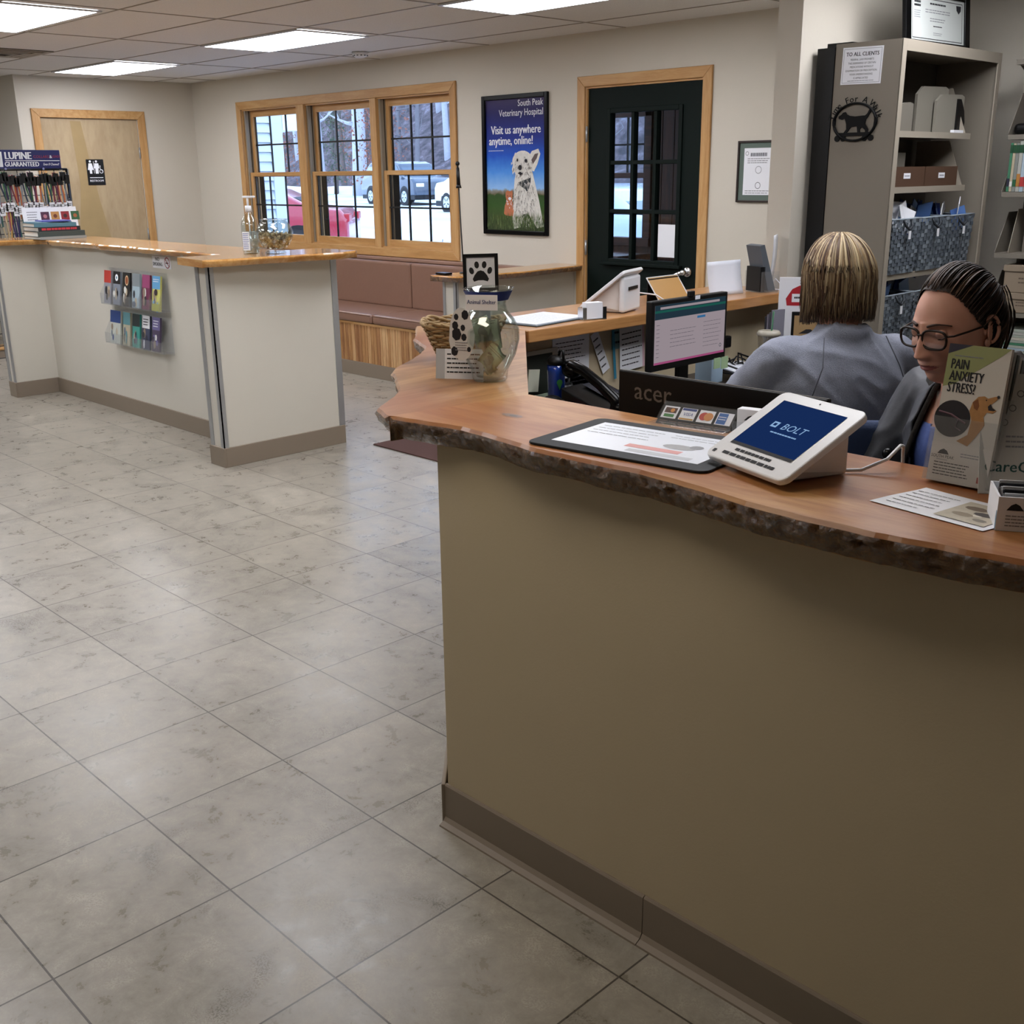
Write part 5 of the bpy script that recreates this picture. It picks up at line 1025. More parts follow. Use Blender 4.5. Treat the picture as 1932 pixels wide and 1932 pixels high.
# small bottle
t = thing('glue_bottle', 'small white bottle with a pale cap beside the coffee cup', 'bottle', (-2.43, 3.70, D)); M().box(mat('bottle_cream', '#b5b0a2', .4), (-.021, -.013, 0), (.021, .013, .062), .006).build('bottle_body', t); M().cyl(m_white, (0, 0, .062), (0, 0, .092), .010, .008).build('cap', t)
q = M(); q.rect(mat('orange_label', '#b08a5c', .5), -.015, .01, .015, .045, .0135, frame((0, 0, 0), '-y')); q.T = MX.Rotation(PI/2, 4, 'Z'); q.rect(MATS['orange_label'], -.01, .01, .01, .045, .0215, frame((0, 0, 0), '-y')); q.build('label', t)
t = thing('tissue_box', 'pale blue and white small box behind the monitor edge', 'box', (-2.56, 3.62, D)); M().box(mat('box_paleblue', '#a9c2d8', .6), (-.04, -.04, 0), (.04, .04, .11), .003).build('box_body', t)
q = M(); q.grid(m_paper, lambda u, v: V(((u-.5)*.05*(1+v*.5), .01*math.sin(u*7), .108+.04*v)), 8, 3); o = q.build('tissue', t)
t = thing('paper_tray', 'black letter tray with tilted white papers and a pen, behind the monitor', 'tray', (-2.52, 3.78, D), rz=math.radians(90))
q = M(); q.box(m_black, (-.11, -.09, .03), (.11, .09, .036), .002)
for a in (-.1, .1): q.tube(m_black, [(a, -.08, 0), (a, -.08, .05), (a, .08, .08), (a, .08, 0)], .004, 6)
q.build('wire_tray', t); q = M(); q.box(mat('sheet_cool', '#e4e8f2', .35), (-.09, -.085, .04), (.09, .07, .044), T=MX.Rotation(.14, 4, 'X')); q.build('papers', t); M().cyl(mat('pen_navy', '#2c3566', .4), (.02, -.05, .062), (.10, .0, .085), .004).build('pen', t)
q = M(); R7 = random.Random(4)
for k in range(3): q.tube(m_black, [(-2.56+.03*math.sin(i*.8+k), 3.83+.05*math.cos(i*.5+k*2), D+.01+.012*(i % 5)+k*.012) for i in range(14)], .0035, 6)
tag(q.build('cable_bundle'), 'tangle of black cables on the desk beside the coffee cup', 'cables')
# brown sign in black frame, red sheet, outlet
t = thing('framed_notice', 'brown kraft-paper notice in a black frame near the pillar', 'sign', (-2.36, 4.10, D), rz=math.radians(38))
q = M(); q.box(m_black, (-.11, 0, 0), (.11, .012, .25), .002); q.build('frame', t); q = M(); F = frame((0, 0, 0), '-y'); q.rect(mat('kraft', '#a5875e', .8), -.10, .02, .10, .235, .0006, F); q.lines(m_ink, -.08, .08, .205, .222, 1, .001, F, rnd=0, th=.7); q.flat(m_ink, [(-.08, .16), (-.05, .178), (-.03, .178), (-.01, .16)], .001, F); q.lines(m_ink, 0, .08, .16, .185, 2, .001, F); q.lines(m_ink, -.08, .08, .04, .145, 7, .001, F, th=.2); q.build('kraft_sheet', t)
t = thing('document_stand', 'tall white stand with a red picture behind the grey-shirted person', 'document', (-2.52, 4.20, D), rz=math.radians(35))
q = M(); q.box(m_paper, (-.085, 0, 0), (.085, .004, .375), .001); F = frame((0, 0, 0), '-y'); mrd = mat('bright_red', '#b0202c', .5); q.flat(mrd, [(-.05, .255), (.03, .255), (.05, .30), (.03, .335), (0, .34), (-.03, .325), (-.055, .285)], .0006, F); q.rect(m_paper, -.03, .27, .04, .305, .001, F); q.lines(m_ink, -.02, .03, .278, .3, 1, .0014, F); q.lines(m_gink, .0, .06, .345, .365, 2, .0006, F); q.build('sheet', t)
t = thing('folder_stack', 'upright grey and lilac folders standing between cup and notice', 'folders', (-2.60, 4.20, D), rz=math.radians(80))
for i in range(4): M().box(mat('folder%d' % i, ['#7d7c88', '#5b5a66', '#8f8a9c', '#3c3b42'][i], .6), (-.10, -.04+.012*i, 0), (.10, -.032+.012*i, .24-.01*i)).build('folder', t)
t = thing('wall_outlet', 'beige wall outlet with a black plug under the oak ledge', 'outlet', (IX, 3.93, .855), rz=PI/2); M().box(mat('outlet_beige', '#b9b09c', .5), (-.035, -.005, -.057), (.035, 0, .057), .002).build('cover_plate', t); M().box(m_black, (.0, -.035, -.03), (.04, -.005, .02), .006).build('plug', t)
# ---------------------------------------------------------------- big monitor seen from behind, on the front desk
t = thing('computer_monitor', 'wide black monitor seen from behind with acer lettering', 'monitor', (-1.365, 1.955, D), rot=(.0, 0, math.radians(1.)))
w = .268; z1 = 1.113-D; z0 = z1-.315
q = M(); q.box(mat('monitor_shell', '#060404', .5, spec=.25), (-w, 0, z0), (w, .02, z1), .003); q.box(mat('monitor_rim', '#4a4644', .35), (-w, .004, z1-.001), (w, .010, z1+.0012)); q.build('shell', t)
q = M(); F = frame((0, 0, 0), '-y'); ml = mat('acer_grey', '#6b6763', .35, .3)
q.text(ml, 'acer', -.168, z1-.043, .060, .0008, F, bold=.0008, sx=1.02); q.build('lettering', t)
q = M(); q.rect(emis('screen_pale2', '#b9c4cc', .5), -w+.012, z0+.02, w-.012, z1-.012, .0205, frame((0, 0, 0), '+y')); q.build('screen', t)
q = M(); q.box(m_black, (-.04, -.03, .01), (.04, .0, z0+.12), .004); q.build('stand_neck', t); q = M(); q.box(m_black, (-.12, -.09, 0), (.12, .09, .012), .006); q.build('stand_foot', t)
keyboard('black keyboard behind the wide monitor', (-1.18, 2.16, D), math.radians(160))
# ---------------------------------------------------------------- tall steel cabinet
CX, CY0, CY1, CH = -2.30, 4.50, 5.47, 2.06
m_cab = mat('cabinet_putty', '#80786c', .5, spec=.35, mottle=.03, mscale=3.); m_cabl = mat('cabinet_edge', '#9a9183', .5)
t = thing('steel_cabinet', 'tall putty-coloured open steel shelving cabinet against the partition', 'cabinet', (CX-.15, (CY0+CY1)/2, 0))
q = M(); q.box(m_cab, (CX-.30, CY0, 0), (CX, CY0+.02, CH)); q.box(m_cab, (CX-.30, CY1-.02, 0), (CX, CY1, CH)); q.build('side_panel', t, world=True)
M().box(m_cab, (CX-.30, CY0+.02, CH-.03), (CX-.002, CY1-.02, CH)).build('top_panel', t, world=True)
q = M(); q.box(m_cabl, (CX-.003, CY0, 0), (CX+.003, CY0+.035, CH), .001); q.box(m_cabl, (CX-.003, CY1-.035, 0), (CX+.003, CY1, CH), .001); q.box(m_cabl, (CX-.003, CY0+.035, CH-.045), (CX+.003, CY1-.035, CH), .001); q.build('face_frame', t, world=True)
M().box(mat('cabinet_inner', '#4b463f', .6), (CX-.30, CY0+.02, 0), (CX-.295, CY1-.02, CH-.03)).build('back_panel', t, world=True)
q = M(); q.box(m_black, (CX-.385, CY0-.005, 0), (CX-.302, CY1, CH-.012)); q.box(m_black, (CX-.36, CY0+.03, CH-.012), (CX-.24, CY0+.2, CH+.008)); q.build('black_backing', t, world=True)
SH = [1.705, 1.475, 1.105, .80, .45, .10]
for z in SH: q = M(); q.box(m_cab, (CX-.29, CY0+.025, z-.02), (CX-.035, CY1-.17 if z > 1.4 else CY1-.05, z)); q.box(m_cabl, (CX-.037, CY0+.025, z-.024), (CX-.033, CY1-.17 if z > 1.4 else CY1-.05, z+.002)); q.build('shelf', t, world=True)
# slanted dividers standing on shelves (own pieces)
for k, (y, z) in enumerate(((5.26, 1.706), (5.28, 1.476))):
    o = M().prism(m_cabl, [(CX-.28, z), (CX-.04, z), (CX-.12, z+.20), (CX-.28, z+.20)], 0, .003, MX.Translation((0, y, 0)) @ frame((0, 0, 0), '-y')).build('shelf_divider'); tag(o, f'thin slanted metal divider at the right end of the {["top", "second"][k]} cabinet shelf', 'divider')
# notices on its side
t = thing('client_notice', 'white TO ALL CLIENTS notice taped on the cabinet side', 'notice', (-2.475, CY0, 1.968), rot=(0, .02, 0))
q = M(); q.box(m_paper, (-.092, -.001, -.073), (.092, 0, .073)); F = frame((0, -.001, 0), '-y')
for a0, b0, a1, b1 in ((-.086, -.067, .086, -.0655), (-.086, .0655, .086, .067), (-.086, -.067, -.0845, .067), (.0845, -.067, .086, .067)): q.rect(m_gink, a0, b0, a1, b1, .0004, F)
q.text(m_ink, 'TO ALL CLIENTS', 0, .045, .022, .0005, F, bold=.0008, sx=.92)
for i, s_ in enumerate(('FEDERAL LAW PROHIBITS', 'THE DISPENSING OF CERTAIN', 'MEDICATIONS WITHOUT', 'EXAMINATION OR PRESCRIPTION.', 'YOUR UNDERSTANDING', 'IS APPRECIATED')): q.text(m_ink, s_, 0, .024-.0145*i, .0108, .0005, F, bold=.0002, sx=.86)
q.lines(m_gink, -.06, .06, -.062, -.056, 1, .0005, F, rnd=0); q.build('sheet', t)
t = thing('metal_wall_plaque', 'black metal oval plaque with walking dog and Time For A Walk letters', 'plaque', (-2.485, CY0-.001, 1.755))
q = M(); mb_ = mat('plaque_black', '#020203', .6, spec=.2); F = frame((0, 0, 0), '-y'); n = 48
A = [((.097*math.cos(2*PI*i/n)), .075*math.sin(2*PI*i/n)) for i in range(n)]
q.tube(mb_, [(a, -.006, b-.01) for a, b in A], .0085, 6, closed=True, flat=.6)
dog = [(-.066, .010), (-.067, .018), (-.056, .024), (-.050, .031), (-.040, .033), (-.033, .024), (-.022, .019), (.0, .016), (.03, .018), (.040, .018), (.048, .024), (.054, .036), (.060, .044), (.063, .042), (.060, .028), (.050, .012), (.044, .004), (.042, -.012), (.056, -.03), (.055, -.045), (.046, -.045), (.044, -.033), (.03, -.022), (.022, -.03), (.026, -.046), (.015, -.046), (.012, -.030), (.01, -.018), (-.012, -.02), (-.022, -.03), (-.034, -.046), (-.045, -.05), (-.042, -.04), (-.032, -.028), (-.034, -.01), (-.038, .002), (-.042, .010), (-.052, .006)]
q.prism(mb_, [(a*1.15, b*1.15-.006) for a, b in dog], .002, .006, F)
q.prism(mb_, [(-.075, -.066), (.075, -.066), (.08, -.052), (-.08, -.052)], .002, .007, F)
for s_ in (-1, 1):
    for a in (.05, .078): q.disc(mb_, s_*a, -.075, .013, .005, F, 12); q.cyl(mb_, (s_*a, -.006, -.075), (s_*a, 0, -.075), .012)
for i, ch in enumerate('Time For A Walk'):
    th = math.radians(166-152*i/14); q.text(mb_, ch, .114*math.cos(th), .094*math.sin(th)-.012, .036, .005, F, bold=.0012, rot=th-PI/2)
q.build('plaque_metal', t)
# certificate leaning on top
t = thing('framed_certificate', 'white certificate in a wide black frame standing on top of the cabinet', 'certificate', (-2.44, 5.08, CH+.001), rot=(-.10, 0, PI/2-.05))
q = M(); w, h, e = .285, .245, .045
for a, b in (((-w, -.02, 0), (-w+e, 0, h)), ((w-e, -.02, 0), (w, 0, h)), ((-w+e, -.02, h-.03), (w-e, 0, h)), ((-w+e, -.02, 0), (w-e, 0, .03))): q.box(m_gloss, a, b, .003)
q.build('frame', t); q = M(); q.box(mat('cert_paper', '#c8cdca', .6), (-w+e-.003, -.012, .02), (w-e+.003, -.008, h-.025)); F = frame((0, -.0121, 0), '-y')
for a0, b0, a1, b1 in ((-.222, .038, .222, .041), (-.222, .202, .222, .205), (-.222, .038, -.219, .205), (.219, .038, .222, .205)): q.rect(m_ink, a0, b0, a1, b1, .0004, F)
q.lines(m_ink, -.205, -.15, .165, .195, 2, .0004, F, rnd=0, th=.6); q.lines(m_gink, -.205, -.15, .12, .155, 4, .0004, F); q.flat(m_ink, [(.165, .195), (.21, .195), (.208, .175), (.188, .160), (.168, .175)], .0004, F); q.lines(m_ink, -.07, .07, .18, .192, 1, .0004, F, rnd=0, th=.6); q.lines(m_gink, -.11, .11, .145, .165, 2, .0004, F, rnd=0); q.lines(m_gink, -.07, .07, .11, .13, 2, .0004, F); q.lines(m_ink, -.04, .04, .088, .1, 1, .0004, F); q.lines(m_gink, -.04, .04, .055, .07, 2, .0004, F)
q.build('certificate', t)
# things on the shelves
sx_ = CX-.09
t = thing('document_folders', 'pale grey file folders standing on the top cabinet shelf', 'folders', (sx_, 4.97, 1.706), rz=PI/2)
for i, (a, w_, h_, c_) in enumerate(((-.10, .30, .20, '#7e796e'), (.05, .28, .17, '#858075'), (-.34, .13, .12, '#6f6a60'))):
    M().prism(mat('fold'+c_[1:], c_, .7), [(a, 0), (a+w_, 0), (a+w_, h_*.95), (a+w_-.03, h_), (a+.05, h_*.97), (a, h_*.8)], .0+.02*i, .012+.02*i, frame((0, .02, 0), '-y')).build('folder', t)
t = thing('black_sleeve', 'black curved sleeve with small flat papers at the end of the top cabinet shelf', 'sleeve', (sx_+.01, 5.22, 1.706), rz=PI/2)
q = M(); q.prism(m_black, [(0, .0), (.07, 0), (.085, .05), (.07, .10), (.03, .15), (.0, .15)], 0, .01, frame((0, .0, 0), '-y')); q.build('sleeve', t); M().box(m_paper, (-.06, -.03, 0), (.05, -.012, .014)).build('papers', t)
for k in range(2):
    t = thing('cardboard_tray', f'brown shelf tray with a white label, {["left", "right"][k]} one of two on the second cabinet shelf', 'tray', (sx_-.06, 4.72+.335*k, 1.476), rz=PI/2, group='brown trays on the second cabinet shelf')
    mbr = mat('brown_tray', '#4e3524', .7, mottle=.08, mscale=20); q = M(); tray(q, mbr, .165 if k == 0 else .16, .11, .085); q.build('tray_body', t)
    q = M(); q.box(m_paper, (-.03, -.1115, .035), (.03, -.11, .058)); q.lines(m_gink, -.024, .024, .04, .053, 1, .0005, frame((0, -.1115, 0), '-y')); q.build('label', t)
    if k == 0: M().box(mat('fold7e', '#7e796e', .7), (-.12, -.03, .003), (.13, .03, .145)).build('contents', t)
# baskets
mb1 = mat('woven_grey', '#5d6670', .75, bump=.25, bscale=90., mottle=.35, mscale=35); mb2 = mat('woven_grey_light', '#7f8992', .75); mpk = [mat('packet_blue', '#5a80c0', .4), mat('packet_sky', '#8fb2e0', .4), mat('packet_navy', '#1f3a8c', .4)]
def basket(y, z, lab, w=.145, h=.235, seed=1, group='grey woven baskets in the cabinet', tagc=True):
    t = thing('woven_basket', lab, 'basket', (sx_-.055, y, z), rz=PI/2, group=group); R_ = random.Random(seed); d = .13
    q = M()
    tp = .9
    def side(a, b): # one face of vertical/horizontal weave
        (x0, y0), (x1, y1) = a, b; nu, nv = 9, 14
        for i in range(nu):
            for j in range(nv):
                u0, u1, v0, v1 = i/nu, (i+1)/nu, j/nv, (j+1)/nv; up = (i+j) % 2; ox, oy = (y1-y0), -(x1-x0); L = math.hypot(ox, oy); ox /= L; oy /= L; o_ = .003 if up else 0.
                P = []
                for u, v, in ((u0, v0), (u1, v0), (u1, v1), (u0, v1)):
                    k = tp+(1-tp)*v; P.append(((x0+(x1-x0)*u)*k+ox*o_, (y0+(y1-y0)*u)*k+oy*o_, h*v))
                vs = [q.bm.verts.new(p) for p in P]; f = q.bm.faces.new(vs); f.material_index = q.mi(mb1 if R_.random() > .3 else mb2)
    side((-w, -d), (w, -d)); side((w, -d), (w, d)); side((-w, d), (-w, -d)); side((w, d), (-w, d))
    q.box(mb1, (-w*.88, -d*.88, 0), (w*.88, d*.88, .006)); q.build('woven_body', t)
    q = M(); q.tube(mb2, [(-w, -d, h), (w, -d, h), (w, d, h), (-w, d, h)], .005, 5, closed=True); q.build('rim', t)
    q = M(); q.tube(mat('handle_dark', '#2d3238', .6), [(-.035, -d-.002, h-.005), (-.03, -d-.012, h-.03), (-.0, -d-.014, h-.045+.09*0), (.03, -d-.012, h-.03), (.035, -d-.002, h-.005)], .006, 5); q.build('handle', t)
    q = M()
    q.box(m_paper, (-.012, -d-.018, h-.085), (.008, -d-.016, h-.05)); q.build('label', t)
    q = M()
    for i in range(9):
        a = R_.uniform(-w*.75, w*.75); b = R_.uniform(-d*.8, d*.6); hh = R_.uniform(.0, .045); q.box(mpk[i % 3] if i % 4 else m_paper, (-.045, -.002, 0), (.045, .002, .10), T=MX.Translation((a, b, h-.07+hh)) @ Euler((R_.uniform(-.3, .3), R_.uniform(-.4, .4), R_.uniform(-.5, .5))).to_matrix().to_4x4())
    tag(q.build('packets', t), kind='stuff')
for i, y in enumerate((4.715, 4.99, 5.26)): basket(y, 1.106, ['left', 'middle', 'right'][i]+' grey woven basket of blue packets on the third cabinet shelf', seed=i, w=.135)
for i, y in enumerate((4.70, 4.985, 5.26)): basket(y, .801, ['left', 'middle', 'right'][i]+' grey woven basket on the shelf level with the seated heads', seed=7+i, h=.215, w=.138)
o = tag(M().box(m_paper, (-.05, 0, 0), (.05, .06, .006)).build('paper_slip'), 'small white slip at the right end of the basket shelf', 'paper'); o.location = (CX-.06, 5.40, 1.106); o.rotation_euler = (0, 0, PI/2)
# ---------------------------------------------------------------- open record shelving at the right edge
t = thing('record_shelving', 'open steel record shelving at the right edge with slanted end brackets', 'shelving', (-1.4, 5.7, 0))
ms2 = mat('shelving_grey', '#7d766b', .5)
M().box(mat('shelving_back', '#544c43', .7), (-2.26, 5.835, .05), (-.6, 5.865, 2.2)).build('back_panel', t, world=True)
for z in (2.03, 1.70, 1.44, 1.155, .875, .60, .33, .08):
    q = M(); q.box(ms2, (-2.24, 5.50, z-.022), (-.62, 5.835, z)); q.build('shelf', t, world=True)
    if z < 2: q = M(); q.prism(ms2, [(5.50, z), (5.835, z), (5.835, z+.19), (5.62, z+.19)], -2.243, -2.240, frame((0, 0, 0), '+x')); q.build('end_bracket', t, world=True)
q = M(); q.prism(ms2, [(5.50, 2.03), (5.835, 2.03), (5.835, 1.86), (5.6, 1.99)], -2.243, -2.240, frame((0, 0, 0), '+x')); q.build('end_bracket', t, world=True)
R8 = random.Random(21); fcol = ['#8f938c', '#a9aaa2', '#b9b4a6', '#3f7a5c', '#9fb0bc', '#a8a8a2', '#b0a58c', '#8a8d88', '#c9c4b4', '#7f827c', '#474a4c']
def filerow(z, h, lab, lie=False):
    x = -2.225; i = 0
    while x < -1.80:
        w_ = R8.uniform(.010, .02); c_ = fcol[(i*3+int(z*10)) % len(fcol)]
        b = thing('file_folder', lab, 'file folder', (x+w_/2, 5.66, z+.001), group=lab); q = M(); q.box(mat('ff'+c_[1:], c_, .6), (-w_/2, -.15, 0), (w_/2, .14, h-R8.uniform(0, .02))); q.build('folder', b)
        q = M(); cc = R8.choice(['#2a5c3c', '#b07a3a', '#2c2a3c', '#b03a38', '#d9d9d4']); q.box(mat('ft'+cc[1:], cc, .5), (-w_/2, -.152, h*.1), (w_/2, -.15, h*(.16+.2*R8.random()))); q.build('index_tab', b); q = M(); q.box(mat('ft2', '#1f4a30', .5), (-w_/2, -.152, h*.75), (w_/2, -.15, h*.9)); q.build('index_tab', b)
        x += w_+.0015; i += 1
filerow(1.441, .235, 'thin upright file folder with coloured tabs on the shelf beside the brown trays height')
t = thing('cloth_pouch', 'black and red cloth pouch at the right edge above the file folders', 'pouch', (-2.12, 5.60, 1.701))
q = M(); q.box(m_black, (-.11, -.08, 0), (.25, .08, .05), .02, seg=3); q.build('pouch_body', t); M().box(mat('red_cloth', '#8c2428', .7), (-.05, -.07, .045), (.22, .07, .085), .02, seg=3).build('red_flap', t)
tag(M().prism(m_cabl, [(5.53, 1.156), (5.80, 1.156), (5.80, 1.36), (5.60, 1.36)], -2.19, -2.187, frame((0, 0, 0), '+x')).build('shelf_divider'), 'large pale angled divider standing on the fourth shelf at the right edge', 'divider')
tag(M().box(mat('shelf_card', '#6f695f', .6), (-2.15, 5.60, 1.156), (-2.0, 5.603, 1.35)).build('shelf_card'), 'flat grey card standing beside the angled divider', 'card')
mbx = mat('archive_box', '#8f7f6c', .75, mottle=.05, mscale=10)
for k, (z, h_) in enumerate(((.876, .095), (.972, .13))):
    t = thing('archive_box', ['lower kraft storage box with a dark knot mark at the right edge', 'upper kraft storage box with faint printing at the right edge'][k], 'box', (-1.98, 5.62, z), group='kraft storage boxes on the right shelving')
    q = M(); q.box(mbx, (-.20, -.12, 0), (.2, .12, h_), .003); F = frame((0, -.12, 0), '-y'); q.lines(mat('kraft_ink', '#5d4f42', .7), -.13, -.04, h_*.3, h_*.6, 2, .0006, F, seed=k); q.build('carton', t); M().box(mbx, (-.205, -.125, h_-.03), (.205, .125, h_-.001), .002).build('lid', t)
def flatstack(z, n, lab):
    for i in range(n):
        c_ = fcol[(i*5+2) % len(fcol)] if i % 2 else '#9fa69a'; h_ = .012
        b = thing('file_folder', lab, 'file folder', (-2.0+R8.uniform(-.015, .015), 5.64, z+.001+i*(h_+.0008)), R8.uniform(-.05, .05), group=lab); M().box(mat('fl'+c_[1:], c_, .6), (-.2, -.13, 0), (.2, .13, h_), .001).build('folder', b)
flatstack(.601, 15, 'thin flat green or grey folder in the pile behind the ponytail'); flatstack(.331, 15, 'thin flat folder in the pile behind the acrylic brochure holder')
# ---------------------------------------------------------------- people
def capsule(q, m, p0, p1, r0, r1, sq=(1, 1, 1)):
    p0 = V(p0); p1 = V(p1); q.cyl(m, p0, p1, r0, r1, 14)
    q.ball(m, p0, r0, 14); q.ball(m, p1, r1, 14)
def ell(q, m, c, r, rot=None):
    
    T = MX.Translation(c) @ (Euler(rot).to_matrix().to_4x4() if rot else I4) @ MX.Diagonal((*r, 1)); q.sphere(m, lambda x, y, z: V((x, y, z)), 24, 16, T)
def remesh(o, vox, smooth=4, disp=None):
    md_ = o.modifiers.new('r', 'REMESH'); md_.mode = 'VOXEL'; md_.voxel_size = vox; md_.use_smooth_shade = True
    if smooth: s_ = o.modifiers.new('s', 'SMOOTH'); s_.factor = .6; s_.iterations = smooth
    mats = [x for x in o.data.materials]; mod_apply(o)
    if not o.data.materials:
        for x in mats: o.data.materials.append(x)
    if disp:
        L_ = [(v.co.copy(), v.normal.copy()) for v in o.data.vertices]; flat_ = []
        for c_, n_ in L_: flat_.extend(c_+disp(c_, n_))
        o.data.vertices.foreach_set('co', flat_); o.data.update()
    for p in o.data.polygons: p.use_smooth = True; p.material_index = 0
    return o
def skin_mat(name, c0, c1):
    m, nt, b = bare(name); n = nd(nt, 'ShaderNodeTexNoise', i_Scale=14., i_Detail=5.); tc = nt.nodes.new('ShaderNodeTexCoord'); nt.links.new(tc.outputs['Object'], n.inputs['Vector'])
    nt.links.new(ramp(nt, n.outputs[0], [(.35, c0), (.65, c1)]), b.inputs['Base Color']); b.inputs['Roughness'].default_value = .5
    b.inputs['Subsurface Weight'].default_value = .12; b.inputs['Subsurface Radius'].default_value = (.01, .004, .002); b.inputs['Subsurface Scale'].default_value = .6
    return m
m_skin = skin_mat('skin', '#c4907c', '#d29f8b'); m_lip = mat('lips', '#9c5a56', .4); m_brow = mat('eyebrow', '#3a261e', .8); m_eye = mat('eye_white', '#d8d4d0', .15); m_iris = mat('iris', '#3c4650', .1)
def G(x, s): return math.exp(-(x/s)**2)
def face_pt(d):
    """skull and face surface for a unit direction d (x side, y front, z up), metres from head centre"""
    x, y, z = d; r = 1/math.sqrt((x/.076)**2+(y/.098)**2+(z/.118)**2); p = V((x*r, y*r, z*r)); X, Y, Z = p
    if Z < .0:
        s = min(1, -Z/.115); p.x *= 1-.30*s**1.4; 
        if Y > 0: p.y += .012*s*G(X, .05)
        else: p.y *= 1-.30*s
    if Y > 0:
        f = min(1, Y/.05)
        zz = p.z; xx = p.x
        p.y -= .004*f*G(zz-.005, .05)*min(1, (xx/.05)**2)
        # nose: bridge to tip
        if -.055 < zz < .03:
            k = (.02-zz)/.062; k = max(0, min(1, k)); hgt = .003+.0175*k**1.3
            if zz < -.042: hgt *= max(0, 1-((-.042-zz)/.011))
            p.y += f*hgt*G(xx, .0075+.0055*k)
        p.y += f*.006*(G(abs(xx)-.012, .0055)*G(zz+.040, .007))
        p.y -= f*.0095*G(abs(xx)-.031, .014)*G(zz-.004, .012)
        p.y += f*.0035*G(abs(xx)-.03, .02)*G(zz-.026, .008)
        p.y += f*.005*G(abs(xx)-.036, .018)*G(zz+.026, .02)
        p.y += f*(.0065*G(xx, .021)*G(zz+.0610, .0042)+.0075*G(xx, .018)*G(zz+.0705, .0052)-.003*G(xx, .024)*G(zz+.0655, .0022)-.002*G(xx, .006)*G(zz+.052, .004))
        p.y -= f*.004*G(xx, .022)*G(zz+.082, .005)
        p.y += f*.008*G(xx, .018)*G(zz+.100, .012)
    return p
def add_head(q, T, detail=150):
    """head mesh into q; T = head matrix"""
    bm = q.bm; n = detail; rows = []; isk, il, ib = q.mi(m_skin), q.mi(m_lip), q.mi(m_brow)
    for i in range(n+1):
        ph = PI*i/n; rows.append([])
        for j in range(n):
            a = 2*PI*j/n; a = a-.55*math.sin(a)*.9 if True else a       # denser around the front (a=0 -> +y)
            d = V((math.sin(ph)*math.sin(a), math.sin(ph)*math.cos(a), math.cos(ph))); p = face_pt(d); v = bm.verts.new(T @ p); rows[-1].append((v, p))
    for i in range(n):
        for j in range(n):
            c4 = [rows[i][j], rows[i+1][j], rows[i+1][(j+1) % n], rows[i][(j+1) % n]]; f = bm.faces.new([c[0] for c in c4]); f.smooth = True
            c = sum((c[1] for c in c4), V())/4; f.material_index = isk
            if c.y > .05 and abs(c.x) < .0255:
                hw = 1-(c.x/.0265)**2; cup = .0012*G(c.x, .004)
                if -.0655-.0085*hw < c.z < -.0655+.0058*hw-cup: f.material_index = il
    # ears: rim and bowl
    for s in (-1, 1):
        ec = V((s*.0815, -.012, .002)); ee = V((s*.42, -.91, 0)).normalized()
        P = [ec+ee*.0155*math.cos(t_)+V((0, 0, .028*math.sin(t_)))*(1 if math.sin(t_) > 0 else .95) for t_ in [math.radians(d_) for d_ in range(-95, 196, 15)]]
        P0_ = [(s*.074, .002, .020), (s*.084, -.006, .026), (s*.090, -.019, .024), (s*.092, -.026, .010), (s*.086, -.018, -.010), (s*.078, -.006, -.027), (s*.072, .0, -.030), (s*.069, .002, -.016)]
        q.tube(m_skin, [T @ V(p) for p in P], .0038, 8); ell(q, m_skin, T @ (ec-V((s*.003, 0, 0))), (.0045, .0150, .026), (T @ MX.Rotation(s*-.43, 4, 'Z')).to_euler()); ell(q, m_skin, T @ V((s*.078, -.006, -.024)), (.0055, .0075, .009), T.to_euler()); ell(q, m_skin, T @ V((s*.0775, .0015, .0)), (.004, .004, .008), T.to_euler())
def hand(q, m, wr, d, up, side, curl=.5, sc=1.):
    """palm and five fingers from the wrist along d; side=+1 thumb towards +lateral"""
    wr = V(wr); d = V(d).normalized(); up = V(up); lat = d.cross(up).normalized()*side; up = lat.cross(d).normalized()*side
    for k in range(4): capsule(q, m, wr+lat*(.018-.011*k)*sc*.7, wr+d*.085*sc+lat*(.030-.020*k)*sc, .013*sc, .0105*sc)
    for k, L in enumerate((.068, .076, .071, .055)):
        p = wr+d*.088*sc+lat*(.030-.020*k)*sc; dd = d.copy(); ang = 0
        for s_ in range(3):
            ang += curl*(.35+.2*s_); dv = (d*math.cos(ang)-up*math.sin(ang)); p2 = p+dv*L*sc*(.45, .32, .23)[s_]; capsule(q, m, p, p2, .0088*sc*(1-.08*s_), .0082*sc*(1-.08*s_)); p = p2
    p = wr+d*.028*sc+lat*.026*sc
    for s_, L in enumerate((.04, .032, .026)): dv = (d*(.75+.1*s_)+lat*(.62-.25*s_)-up*.25).normalized(); p2 = p+dv*L*sc; capsule(q, m, p, p2, .0115*sc-.001*s_, .0105*sc-.001*s_); p = p2
